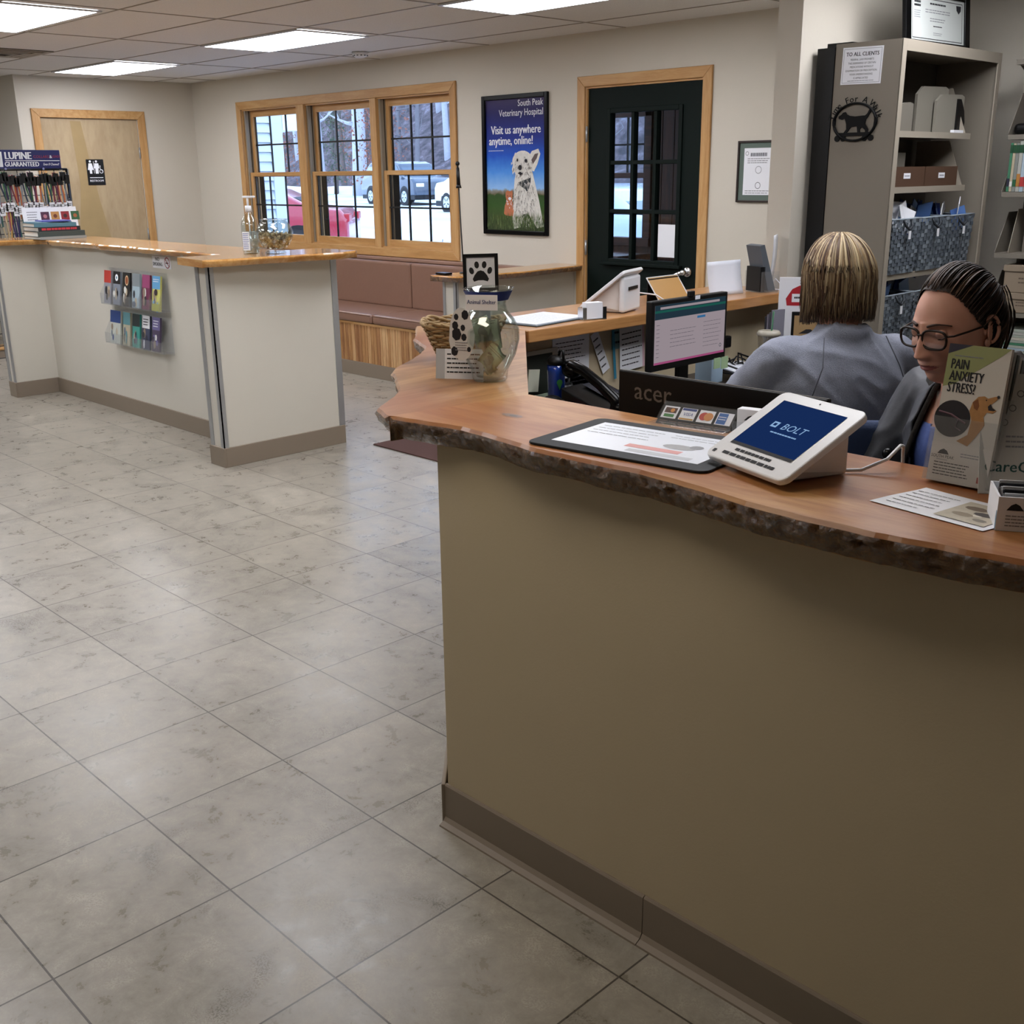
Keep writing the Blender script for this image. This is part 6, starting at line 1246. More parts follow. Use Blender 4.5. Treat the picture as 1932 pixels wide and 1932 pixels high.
def person(label, loc, fdir, J, cloth, neckline, headT, hairfn, extra=None):
    """J: joints in local coords (x right of the body, y forward, z up), origin on the floor below the pelvis"""
    t = thing('person', label, 'person', loc, rz=math.atan2(-fdir[0], fdir[1]))
    q = M(); m = m_skin
    ell(q, m, J['pelvis'], (.15, .11, .12)); ell(q, m, (J['pelvis']+J['chest'])/2, (.125, .095, .17)); ell(q, m, J['chest'], (.145, .10, .15)); ell(q, m, J['chest']+V((0, 0, .10)), (.15, .07, .05))
    capsule(q, m, J['neck'], J['head']+V((0, -.01, -.05)), .056, .050); capsule(q, m, J['chest']+V((0, 0, .1)), J['neck'], .07, .057)
    for s in 'LR':
        capsule(q, m, J['sh'+s], J['el'+s], .044, .037); capsule(q, m, J['el'+s], J['wr'+s], .037, .025)
        capsule(q, m, J['chest']+V((0, 0, .1)), J['sh'+s], .06, .046)
        sx = 1 if s == 'R' else -1; capsule(q, m, J['pelvis']+V((sx*.09, 0, -.03)), J['kn'+s], .085, .055); capsule(q, m, J['kn'+s], J['an'+s], .052, .035); ell(q, m, J['an'+s]+V((0, .07, -.045)), (.04, .12, .032))
        hand(q, m, J['wr'+s], (J['wr'+s]-J['el'+s])*.3+V((0, .6, 0)), (0, 0, 1), -1 if s == 'R' else 1, .55, 1.)
    o = q.build('body', None); remesh(o, .0055, 3)
    q2 = M(); q2.bm.from_mesh(o.data); q2.mats = [m_skin]
    for f in q2.bm.faces: f.material_index = 0
    bpy.data.objects.remove(o); add_head(q2, headT); body = q2.build('body', t)
    cloth(t, J); hairfn(t, headT)
    if extra: extra(t, J, headT)
    return t
def garment(t, name, m, parts, vox=.009, wr=.006, seed=0., cut=None, freq=7.):
    q = M()
    for p in parts:
        if len(p) == 4: capsule(q, m, *p)
        else: ell(q, m, p[0], p[1], p[2] if len(p) > 2 else None)
    o = q.build(name, None)
    def dp(co, n):
        a = noise.noise(V((co.x*freq, co.y*freq, co.z*freq*.55+seed))); b = 1-abs(noise.noise(V((co.x*freq*1.7+co.z*9, co.y*freq*1.7, co.z*freq+seed*3)))*2)
        return n*(a*wr+b*b*wr*.9-wr*.5)
    remesh(o, vox, 2, dp)
    if cut:
        b = bmesh.new(); b.from_mesh(o.data); bmesh.ops.delete(b, geom=[f for f in b.faces if cut(f.calc_center_median())], context='FACES'); b.to_mesh(o.data); b.free()
        sm = o.modifiers.new('s', 'SOLIDIFY'); sm.thickness = .004; sm.offset = -1.; mod_apply(o)
        for p in o.data.polygons: p.use_smooth = True
    o.parent = t; return o
def strands(name, t, T, m, n, path, width, seed=3, seg=12, thick=.35):
    """locks of hair: each a tapered flattened tube following path(i, u)"""
    R_ = random.Random(seed); q = M()
    for i in range(n):
        st = path(R_, i)
        if not st: continue
        w = width*R_.uniform(.6, 1.3); q.tube(m, [T @ V(p) for p in st], lambda u, w=w: w*(.35+.65*math.sin(PI*min(1, .12+u*.80)))*(1-.75*max(0, u-.8)/.2), 5, flat=thick)
    return q.build(name, t)
def hair_mat(name, stops, zr=None):
    m, nt, b = bare(name); g = nt.nodes.new('ShaderNodeNewGeometry'); fac = g.outputs['Random Per Island']
    c = ramp(nt, fac, stops); b.inputs['Roughness'].default_value = .5; b.inputs['Specular IOR Level'].default_value = .35
    if zr:
        tc = nt.nodes.new('ShaderNodeTexCoord'); sp = nt.nodes.new('ShaderNodeSeparateXYZ'); nt.links.new(tc.outputs['Object'], sp.inputs[0]); mr = nt.nodes.new('ShaderNodeMapRange'); mr.inputs[1].default_value = zr[0]; mr.inputs[2].default_value = zr[1]; nt.links.new(sp.outputs['Z'], mr.inputs[0])
        nn = nd(nt, 'ShaderNodeMath', operation='MULTIPLY_ADD'); nn.inputs[1].default_value = .5; nn.inputs[2].default_value = -.25; nt.links.new(fac, nn.inputs[0]); ad = nd(nt, 'ShaderNodeMath', operation='ADD'); ad.use_clamp = True; nt.links.new(nn.outputs[0], ad.inputs[0]); nt.links.new(mr.outputs[0], ad.inputs[1])
        mx = nd(nt, 'ShaderNodeMix', data_type='RGBA'); nt.links.new(ad.outputs[0], mx.inputs[0]); nt.links.new(c, mx.inputs[7]); mx.inputs[6].default_value = lin('#452f21'); c = mx.outputs[2]
    nt.links.new(c, b.inputs['Base Color']); return m
def slerp(a, b, u):
    a = a.normalized(); b = b.normalized(); w = math.acos(max(-1, min(1, a.dot(b))))
    if w < 1e-4: return a
    return (a*math.sin((1-u)*w)+b*math.sin(u*w))/math.sin(w)

# ---- grey-shirted person at the side desk
m_heather = mat('heather_grey_knit', '#868a98', .9, spec=.2, bump=.3, bscale=420., mottle=.25, mscale=200., sheen=.08)
m_jean = mat('navy_trousers', '#23283a', .85, bump=.1, bscale=300.); m_shoe = mat('dark_shoes', '#1c1c1e', .5)
JG = dict(pelvis=V((0, 0, .56)), chest=V((0, .05, .965)), neck=V((0, .045, 1.145)), head=V((0, .085, 1.262)), shL=V((-.165, .055, 1.055)), shR=V((.165, .055, 1.055)), elL=V((-.29, .20, .84)), elR=V((.30, .16, .82)),
          wrL=V((-.20, .43, .80)), wrR=V((.20, .40, .79)), knL=V((-.12, .44, .56)), knR=V((.12, .44, .56)), anL=V((-.13, .42, .085)), anR=V((.13, .42, .085)))
def cloth_g(t, J):
    P = [(J['pelvis']+V((0, 0, .02)), (.195, .15, .15)), ((J['pelvis']+J['chest'])/2, (.185, .145, .22)), (J['chest']+V((0, -.01, 0)), (.195, .14, .19)), (J['chest']+V((0, -.01, .10)), (.16, .10, .065)), (J['neck']+V((0, -.012, -.012)), (.078, .078, .05)), (J['neck']+V((0, -.01, -.04)), (.11, .08, .04))]
    for s in 'LR': P += [(J['chest']+V((0, -.0, .085)), J['sh'+s], .085, .068), (J['sh'+s], J['el'+s], .069, .066), (J['el'+s], J['wr'+s], .062, .040)]
    garment(t, 'grey_shirt', m_heather, P, .009, .007, 3., cut=lambda c: (c-V(J['neck'])-V((0, 0, .04))).length < .068 and c.z > J['neck'].z+.012)
    for s in (-1, 1):
        q = M(); q.tube(mat('seam_grey', '#3f414a', .9), [(s*.085, -.048, 1.135), (s*.105, -.098, 1.065), (s*.135, -.108, .985), (s*.17, -.078, .90)], .0016, 5); q.build('raglan_seam', t)
    P = [(J['pelvis'], (.18, .14, .12))]
    for s, sx in (('L', -1), ('R', 1)): P += [(J['pelvis']+V((sx*.09, 0, -.02)), J['kn'+s], .10, .072), (J['kn'+s], J['an'+s], .068, .055)]
    garment(t, 'trousers', m_jean, P, .012, .004, 5.)
    for s in 'LR': garment(t, 'shoe', m_shoe, [(J['an'+s]+V((0, .07, -.045)), (.047, .135, .04)), (J['an'+s], (.045, .05, .05))], .008, 0.)
m_bob = hair_mat('highlighted_bob', [(0, '#3e2b1d'), (.22, '#5f4733'), (.45, '#8c7150'), (.7, '#a8906a'), (.88, '#c0ab86'), (1, '#4f3a29')], (1.12, 1.37))
def hair_g(t, T):
    def skull(d, k=1.): p = face_pt(d); return p*k
    # soft undershell
    q = M(); n = 60
    def fn(u, v):
        a = 2*PI*u; 
        frontness = max(0, math.cos(a)); ph = v*1.75
        if ph < 1.5: d = V((math.sin(ph)*math.sin(a), math.sin(ph)*math.cos(a), math.cos(ph))); p = V((d.x*.082, d.y*.102-.006, d.z*.120))
        else: p = V((.082*math.sin(a)*(1-.30*(ph-1.5)), .102*math.cos(a)*(1-.2*(ph-1.5))-.006, .008-(ph-1.5)*.36))
        if frontness > .55 and p.z < .055: p.z = .055+(p.z-.055)*.05
        return T @ p
    q.grid(mat('bob_underlayer', '#4a3626', .6), fn, n, 26, closeu=True); q.build('hair_underlayer', t)
    def path(R_, i):
        a = R_.uniform(.62, 2*PI-.62); a = a+.35*math.sin(2*a)*0; lay = R_.random(); out = []
        ln = .112+R_.uniform(-.035, .022)+.01*math.cos(a); flare = R_.uniform(.0, .05); sw = R_.uniform(-.12, .12); off = .001+.013*lay
        cy = .02+R_.uniform(-.02, .02); s0 = R_.uniform(.03, .42)
        for k in range(15):
            u = k/14; ph = s0+(1.5-s0)*min(1, u/.55); aa = a+sw*u
            if u <= .55: p = V((math.sin(ph)*math.sin(aa)*(.087+off), math.sin(ph)*math.cos(aa)*(.107+off)-.006+cy*(1-ph/1.5), math.cos(ph)*(.125+off)))
            else:
                v = (u-.55)/.45; r = 1+flare*4*v*v-.10*v-.10*v**3; z0 = math.cos(1.5)*.125; p = V((math.sin(aa)*(.087+off)*r, math.cos(aa)*(.107+off)*r-.006, z0-ln*v))
            p += V((math.sin(aa), math.cos(aa), 0))*(.012*u*u*abs(noise.noise(V((i*.37, u*1.6, 1)))))+V((math.cos(aa), -math.sin(aa), 0))*(.016*u*u*noise.noise(V((i*.37, u*2.2, 5))))
            out.append(p)
        return out
    strands('bob_hair', t, T, m_bob, 2300, path, .0030, 5)
TG = MX.Translation(JG['head']+V((0, 0, .006))) @ Euler((-.04, .0, .10)).to_matrix().to_4x4() @ MX.Scale(.92, 4)
# ---- office chair
def office_chair(label, loc, rz, group=None):
    t = thing('office_chair', label, 'chair', loc, rz)
    mf = mat('navy_upholstery', '#20304f', .85, bump=.2, bscale=200.)
    M().box(mf, (-.24, -.22, .42), (.24, .26, .475), .025, seg=3).build('seat', t)
    q = M(); q.grid(mf, lambda u, v: V(((u-.5)*.44*(1-.12*v), -.27-.05*v-.05*(1-(2*u-1)**2), .56+.42*v)), 12, 10); o = q.build('backrest', None); sm = o.modifiers.new('s', 'SOLIDIFY'); sm.thickness = .045; sm.offset = 0; bv = o.modifiers.new('b', 'BEVEL'); bv.width = .012; mod_apply(o); o.parent = t
    M().tube(m_black, [(0, -.05, .40), (0, -.28, .42), (0, -.35, .62)], .018, 8).build('back_support', t)
    q = M(); q.cyl(m_black, (0, 0, .10), (0, 0, .42), .028); 
    q.build('gas_column', t)
    for i in range(5):
        a = i*2*PI/5; l = M(); l.tube(m_black, [(0, 0, .11), (.28*math.cos(a), .28*math.sin(a), .07)], lambda u: .024-.008*u, 8); g = l.build('leg', t); M().cyl(m_black, (.28*math.cos(a)-.012, .28*math.sin(a), .027), (.28*math.cos(a)+.012, .28*math.sin(a), .027), .027).build('caster', g)
    return t
GL = V((-1.452, 2.675, 0)); gf = (-.80, .60)
tg = person('person with highlighted bob hair and heather grey long-sleeved shirt, seen from behind, typing', GL, gf, JG, cloth_g, None, TG, hair_g)
office_chair('navy office chair under the person in the grey shirt', (-1.452, 2.675, 0), math.atan2(-gf[0], gf[1]))
# ---- person with glasses behind the front counter
m_jkt = mat('slate_jacket', '#3d3f47', .55, bump=.12, bscale=60., mottle=.06, mscale=8.); m_lea = mat('dark_brown_lining', '#3a2d25', .5); m_blouse = mat('blue_print_blouse', '#3e5290', .7, mottle=.5, mscale=60.); m_scarf = mat('charcoal_scarf', '#26221f', .95, bump=.4, bscale=160.)
JF = dict(pelvis=V((0, 0, .56)), chest=V((0, .03, .955)), neck=V((0, .05, 1.125)), head=V((0, .10, 1.232)), shL=V((-.172, .03, 1.06)), shR=V((.172, .03, 1.06)), elL=V((-.24, .13, .80)), elR=V((.25, .12, .80)),
          wrL=V((-.13, .34, .775)), wrR=V((.13, .34, .775)), knL=V((-.10, .44, .54)), knR=V((.10, .44, .54)), anL=V((-.12, .42, .085)), anR=V((.12, .42, .085)))
def cloth_f(t, J):
    P = [(J['pelvis']+V((0, 0, .02)), (.17, .14, .15)), ((J['pelvis']+J['chest'])/2, (.155, .125, .22)), (J['chest'], (.17, .125, .18)), (J['chest']+V((0, 0, .09)), (.15, .085, .06))]
    for s in 'LR': P += [(J['chest']+V((0, 0, .08)), J['sh'+s], .075, .062), (J['sh'+s], J['el'+s], .062, .052), (J['el'+s], J['wr'+s], .050, .034)]
    garment(t, 'jacket', m_jkt, P, .008, .007, 9., cut=lambda c: c.y > .08 and abs(c.x) < .058-.05*max(0, (1.0-c.z))/.3 and c.z > .62)
    garment(t, 'blouse', m_blouse, [((J['pelvis']+J['chest'])/2, (.142, .112, .21)), (J['chest'], (.155, .112, .13))], .009, .003, 2., cut=lambda c: c.y > .05 and c.z > 1.02-.0*abs(c.x))
    q = M()   # open collar: lapels falling from the neck on both sides
    for s in (-1, 1):
        q.grid(m_lea if s < 0 else m_scarf, lambda u, v, s=s: V((s*(.048+.052*u+.015*math.sin(v*5)*u), -.03+.215*v**.75+.015*u*math.sin(v*7)-.03*u*v, 1.175-.30*v*v-.03*u-.010*math.cos(v*9)*u)), 8, 16)
    o = q.build('collar', None); sm = o.modifiers.new('s', 'SOLIDIFY'); sm.thickness = .010; mod_apply(o); o.parent = t
    P = [(J['pelvis'], (.16, .13, .11))]
    for s, sx in (('L', -1), ('R', 1)): P += [(J['pelvis']+V((sx*.08, 0, -.02)), J['kn'+s], .09, .065), (J['kn'+s], J['an'+s], .062, .050)]
    garment(t, 'trousers', m_jean, P, .012, .004, 5.)
    for s in 'LR': garment(t, 'shoe', m_shoe, [(J['an'+s]+V((0, .07, -.045)), (.045, .13, .038)), (J['an'+s], (.042, .048, .05))], .008, 0.)
m_dark = hair_mat('dark_brown_hair', [(0, '#1a120e'), (.4, '#2e2019'), (.75, '#402e23'), (1, '#6a5040')])
ROOT = V((0, -.80, .50)).normalized()
def hline(x): return x
def hair_f(t, T):
    def outside_face(p): return not (p.y > .018 and p.z < .074-.9*abs(p.x)*abs(p.x)*6) 
    q = M(); n = 90
    for i in range(n):
        pass
    bm = q.bm; im = q.mi(m_dark); rows = []
    for i in range(161):
        ph = .0+2.15*i/160; rows.append([])
        for j in range(200):
            a = 2*PI*j/200; d = V((math.sin(ph)*math.sin(a), math.sin(ph)*math.cos(a), math.cos(ph))); p = face_pt(d); ok = hairy(p); k = 1.05+.03*max(0, -p.y/.09); rows[-1].append((bm.verts.new(T @ (p*k)), ok))
    for i in range(160):
        for j in range(200):
            c4 = [rows[i][j], rows[i+1][j], rows[i+1][(j+1) % 200], rows[i][(j+1) % 200]]
            if all(c[1] for c in c4):
                f = bm.faces.new([c[0] for c in c4]); f.smooth = True
    bmesh.ops.delete(bm, geom=[v for v in bm.verts if not v.link_faces], context='VERTS'); q.build('scalp_hair', t)
    def path(R_, i):
        for _ in range(60):
            ph = R_.uniform(.1, 2.1); a = R_.uniform(0, 2*PI); d = V((math.sin(ph)*math.sin(a), math.sin(ph)*math.cos(a), math.cos(ph))); p = face_pt(d)
            if hairy(p) and (p.y > -.05): break
        else: return None
        lift = R_.uniform(.004, .011); out = []
        for k in range(13):
            u = k/12; dd = slerp(d, ROOT, u); pp = face_pt(dd); kk = 1.045+.055*math.sin(PI*min(1, u*.5+.0)); out.append(pp*kk+dd*(lift*math.sin(PI*min(1, u+.06)))+V((0, 0, .0)))
        return out
    strands('swept_hair', t, T, m_dark, 1100, path, .0026, 8)
    base_ = face_pt(ROOT)*1.10
    def tail(R_, i):
        ox, oy = max(-.024, min(.024, R_.gauss(0, .012))), max(-.016, min(.016, R_.gauss(0, .008))); L = .22+R_.uniform(-.05, .03); out = []
        for k in range(14):
            u = k/13; w = 1+.75*math.sin(PI*min(1, u*1.1)); p = base_+V((ox*w, -.022*math.sin(min(1, u*3)*PI/2)+.030*u+oy*w, .022*math.sin(min(1, u*5)*PI)-L*u*u*.25-L*.75*u)); out.append(p)
        return out
    strands('ponytail', t, T, m_dark, 260, tail, .0042, 12)
    q = M(); q.T = T; q.tube(m_black, [base_+V((.018*math.cos(a), -.004+.006*math.sin(a), .018*math.sin(a))) for a in [i*PI/8 for i in range(16)]], .006, 6, closed=True); q.build('hair_tie', t)
    # brows
    q = M(); q.T = T
    for s in (-1, 1):
        P = []
        for k in range(9):
            u = k/8; x = s*(.013+.036*u); z = .023+.007*math.sin(PI*min(1, u*.75))-.006*u*u; d = V((x, .085, z)).normalized(); p = None
            for _ in range(5): p = face_pt(d); d = V((x, p.y, z)).normalized()
            P.append(p+V((0, .0008, 0)))
        q.tube(m_brow, P, lambda u: .0060*(1-.7*u), 6, flat=.5)
    q.build('eyebrows', t)
def hairy(p):
    """scalp region of the pulled-back style"""
    if p.y > -.02:
        return p.z > .086-13*max(0, abs(p.x)-.028)**2-1.0*max(0, .060-p.y)+.0015*math.sin(p.x*900)
    return p.z > -.045 or p.y < -.05
def extra_f(t, J, T):
    for s in (-1, 1):   # eyes, lids lowered
        q = M(); q.T = T; c = V((s*.031, .0755, .0045)); q.ball(m_eye, c, .0118, 24); dv = V((s*-.05, .80, -.58)).normalized(); q.ball(m_iris, c+dv*.0068, .0062, 14); q.build('eye', t)
        q = M(); q.T = T; bm = q.bm; rr = bmesh.ops.create_uvsphere(bm, u_segments=28, v_segments=18, radius=.0133)
        rot = Euler((-.62, 0, 0)).to_matrix()
        bmesh.ops.delete(bm, geom=[v for v in rr['verts'] if v.co.z < -.002], context='VERTS')
        for v in bm.verts: v.co = T @ (rot @ v.co+c)
        for f in bm.faces: f.smooth = True
        q.mi(m_skin); q.build('eyelid', t)
        q = M(); q.T = T; q.tube(m_brow, [c+rot @ V((.0134*math.cos(a), .0134*math.sin(a), -.0022)) for a in [PI*k/12 for k in range(13)]], .0008, 5); q.build('eyelashes', t)
    # glasses
    q = M(); q.T = T; mf = mat('tortoise_frame', '#22140d', .4, spec=.3, mottle=.4, mscale=60)
    def lensout(s, k=1.):
        P = []
        for i in range(28):
            a = 2*PI*i/28; ca, sa = math.cos(a), math.sin(a); p_ = 3.2; f = (abs(ca)**p_+abs(sa)**p_)**(-1/p_); x = .0275*ca*f*k*(1-.08*(sa < 0)*-sa); z = .0195*sa*f*k; P.append(V((s*(.0315+x*1.0) , .1035-.28*abs(.0315+x-.0)**1.0*.5, -.003+z)))
        return P
    for s in (-1, 1): q.tube(mf, lensout(s), .0026, 6, closed=True)
    q.tube(mf, [(-.0075, .104, .004), (0, .1065, .0065), (.0075, .104, .004)], .0019, 6)
    for s in (-1, 1): q.tube(mf, [(s*.056, .0945, .006), (s*.069, .085, .007), (s*.076, .05, .010), (s*.0785, .0, .013), (s*.079, -.015, .008), (s*.077, -.028, -.010)], .0022, 6)
    o = q.build('glasses', t)
    q = M(); q.T = T
    for s in (-1, 1):
        P = lensout(s, .96); vs = [q.bm.verts.new(T @ p) for p in P]; q.bm.faces.new(vs)
    q.mi(glass('lens_glass', '#f6f8fb', .10, .01)); q.build('lenses', o)
    q = M(); q.T = T; 
    for s in (-1, 1): ell(q, m_scarf if False else m_lip, T @ V((s*.0075, .1035, -.0445)), (.0028, .0035, .0016))
    q.mats[0] = mat('nostril_shadow_skin', '#8d5f52', .7); q.build('nostrils', t)
    # shoulder badge and zipper pull on the jacket
    M().ball(m_gloss, (.125, .145, .93), .014, 14).build('round_badge', t)
TF = MX.Translation(JF['head']) @ Euler((-.13, .0, .22)).to_matrix().to_4x4()
ff = (-.47, -.88); L_ = math.hypot(*ff)
FL = V((-.953, 2.385, 0))
tf = person('person with dark brown ponytail, tortoiseshell glasses and open slate jacket, looking down', FL, ff, JF, cloth_f, None, TF, hair_f, extra_f)
office_chair('navy office chair under the person with glasses', (-.953, 2.385, 0), math.atan2(-ff[0], ff[1]))
# ---------------------------------------------------------------- outside
def gz(x, y): return -.12+.021*max(0, y-8)+(.16*max(0, y-44))
m_lot, nt_, b_0 = bare('snowy_parking_lot'); tc_ = nt_.nodes.new('ShaderNodeTexCoord'); n_ = nd(nt_, 'ShaderNodeTexNoise', i_Scale=.35, i_Detail=6.); mp_ = nt_.nodes.new('ShaderNodeMapping'); mp_.inputs['Scale'].default_value = (.5, 1.6, 1); nt_.links.new(tc_.outputs['Object'], mp_.inputs[0]); nt_.links.new(mp_.outputs[0], n_.inputs['Vector'])
nt_.links.new(ramp(nt_, n_.outputs[0], [(.38, '#c4ced6'), (.55, '#e6ecf1'), (.7, '#f6f8fa')]), b_0.inputs['Base Color']); b_0.inputs['Roughness'].default_value = .8
q = M(); q.grid(m_lot, lambda u, v: V((-112+152*u, YB+T+.02+70*v, gz(0, YB+T+70*v)+.05*noise.noise(V((u*90, v*50, 0))))), 90, 70); struct(q.build('ground'))
m_leaf, nt_, b_0 = bare('leaf_litter_slope'); tc_ = nt_.nodes.new('ShaderNodeTexCoord'); n_ = nd(nt_, 'ShaderNodeTexNoise', i_Scale=1.1, i_Detail=9., i_Roughness=.75); nt_.links.new(tc_.outputs['Object'], n_.inputs['Vector'])
nt_.links.new(ramp(nt_, n_.outputs[0], [(.3, '#2c2a2c'), (.45, '#4a4244'), (.56, '#6a5d60'), (.68, '#8d868e')]), b_0.inputs['Base Color']); b_0.inputs['Roughness'].default_value = .95
q = M(); q.grid(m_leaf, lambda u, v: V((-110+150*u, 42+30*v, gz(0, 44)-.3+22*v**1.1+1.2*noise.noise(V((u*14, v*9, 3))))), 60, 30); struct(q.build('wooded_slope'))
mbk = [mat('bark_grey', '#7a7577', .9, bump=.4, bscale=20., mottle=.2, mscale=9), mat('bark_pale', '#b9b8bd', .9, mottle=.2, mscale=9), mat('bark_brown', '#665c58', .9, mottle=.2, mscale=9)]
mrust = mat('rusty_leaves', '#8f5a48', .9, mottle=.2, mscale=10); mever = mat('evergreen_needles', '#53604e', .95, mottle=.25, mscale=10)
R9 = random.Random(31)
def tree(x, y, h, r, k, lab, leafy=0, grp='bare trees beyond the parking lot'):
    t = thing('bare_tree', lab, 'tree', (x, y, gz(x, y)+(.0 if y < 42 else 22*((y-42)/30)**1.1-1.6-(gz(x, y)-gz(0, 44)))), R9.random()*6, grp)
    q = M(); lean = R9.uniform(-.06, .06); q.tube(mbk[k], [(lean*h*u, .15*math.sin(u*5), h*u) for u in [i/8 for i in range(9)]], lambda u: r*(1-.75*u), 7); q.build('trunk', t)
    q = M()
    for i in range(10):
        z = h*R9.uniform(.15, .95); a = R9.random()*6.28; L = R9.uniform(.6, 1.9)*(1.1-z/h); up = R9.uniform(.2, .9); P = [(lean*z+L*u*math.cos(a)+.1*math.sin(u*6+i), L*u*math.sin(a), z+up*L*u*u) for u in (0, .33, .66, 1)]; q.tube(mbk[k], P, lambda u: r*.28*(1-.8*u), 4)
        for j in range(3): b0 = V(P[1+j % 3]); q.tube(mbk[k], [b0, b0+V((R9.uniform(-.6, .6), R9.uniform(-.6, .6), R9.uniform(.1, .8)))], lambda u: r*.1*(1-.6*u), 3)
    q.build('branches', t)
    if leafy:
        q = M(); ml_ = mrust if leafy == 1 else mever
        for i in range(900):
            a = R9.random()*6.28; rr = R9.uniform(.1, 1.7)*(1 if leafy == 1 else 1.1); z = R9.uniform(.6, 5.2); s_ = R9.uniform(.035, .09)
            if leafy == 2: rr *= (1-z/7)
            c = V((rr*math.cos(a), rr*math.sin(a), z)); e1 = V((R9.uniform(-1, 1), R9.uniform(-1, 1), R9.uniform(-1, 1)))*s_; e2 = V((R9.uniform(-1, 1), R9.uniform(-1, 1), R9.uniform(-1, 1)))*s_; vs = [q.bm.verts.new(c+e1), q.bm.verts.new(c+e2), q.bm.verts.new(c-e1), q.bm.verts.new(c-e2)]; f = q.bm.faces.new(vs); f.material_index = q.mi(ml_)
        q.build('foliage', t)
kinds = ['slim grey leafless tree on the wooded slope', 'pale birch-like leafless tree on the wooded slope', 'brown-barked leafless tree on the wooded slope']
protos = {}
for i in range(70):
    row, cc = i % 5, i//5; y = 41+row*4.6+R9.uniform(-1, 1); x = -84+cc*4.4+row*2.1+R9.uniform(-1., 1.)+(row*0); k = [1, 0, 1, 2, 0][i % 5]
    key = i % 9
    if key not in protos:
        tree(x, y, R9.uniform(11, 17), R9.uniform(.12, .26), k, kinds[k], grp=kinds[k]+' group'); protos[key] = bpy.data.objects[-1] if False else [o for o in bpy.data.objects if o.name.startswith('bare_tree') and not o.parent][-1]; protos[key] = max([o for o in bpy.data.objects if o.name.startswith('bare_tree')], key=lambda o: o.name)
    else:
        c = copytree(protos[key]); c.location = (x, y, gz(x, y)+22*((max(y, 42)-42)/30)**1.1-1.6-(gz(x, y)-gz(0, 44)) if y > 42 else gz(x, y)); c.rotation_euler = (0, 0, R9.random()*6); s_ = R9.uniform(.8, 1.2); c.scale = (s_, s_, s_)
tree(-48.6, 36.5, 16, .42, 1, 'thick pale forked tree trunk seen in the middle window', 0, 'large pale trees at the edge of the lot'); tree(-51.3, 36.0, 15, .30, 1, 'second pale leaning trunk beside the thick one in the middle window', 0, 'large pale trees at the edge of the lot')
tree(-49.9, 38, 6, .12, 2, 'rust-leaved young tree seen in the middle window', 1, 'rusty young trees'); tree(-46.2, 36, 6, .1, 2, 'rust-leaved sapling near the thick pale trunk', 1, 'rusty young trees'); tree(-52.8, 38, 8, .14, 2, 'dark evergreen bush left in the middle window', 2, 'evergreens'); tree(-55, 36, 6, .1, 2, 'rust-leaved tree behind the white porch', 1, 'rusty young trees')
# far snow bank
struct((lambda q: (q.grid(mat('snow', '#eef2f6', .8), lambda u, v: V((-80+105*u, 38+3.*v, gz(0, 38)+.55*math.sin(v*PI)*(.7+.5*noise.noise(V((u*30, 0, 0)))))), 80, 6), q.build('snow_bank'))[1])(M()))
# neighbouring wing with clapboards
t = thing('clapboard_wing', 'white clapboard building wing with corner board seen in the left window', 'building', (-12.6, 7.2, -.1))
mcb = mat('white_clapboard', '#cfd4da', .7); q = M()
for i in range(27):
    z = .0+.115*i; q.prism(mcb, [(-12.44, z), (-12.475, z+.108), (-12.52, z+.108), (-12.52, z)], -8.0, -6.12, frame((0, 0, 0), '-y'))
q.build('clapboards', t, world=True); M().box(mcb, (-12.55, 8.0, -.1), (-12.435, 8.17, 3.0)).build('corner_board', t, world=True); M().box(mat('wing_wall', '#dfe2e6', .8), (-15.5, 6.1, -.1), (-12.49, 8.1, 3.0)).build('wall', t, world=True)
q = M()
for j in range(3): q.box(mat('vent_white', '#cfd6dc', .6), (-12.46, 7.0+.28*j, .30), (-12.435, 7.2+.28*j, .52))
q.build('foundation_vent', t, world=True)
t = thing('porch_roof', 'white boxed porch roof corner on a square post seen in the left window', 'porch', (-13.2, 10.4, gz(0, 10)))
mpo = mat('porch_white', '#e9edf2', .7); M().box(mpo, (-15.8, 8.18, 2.1), (-12.44, 8.46, 2.75)).build('roof_box', t, world=True); M().box(mpo, (-15.5, 8.24, gz(0, 8)), (-15.3, 8.42, 2.1)).build('post', t, world=True)
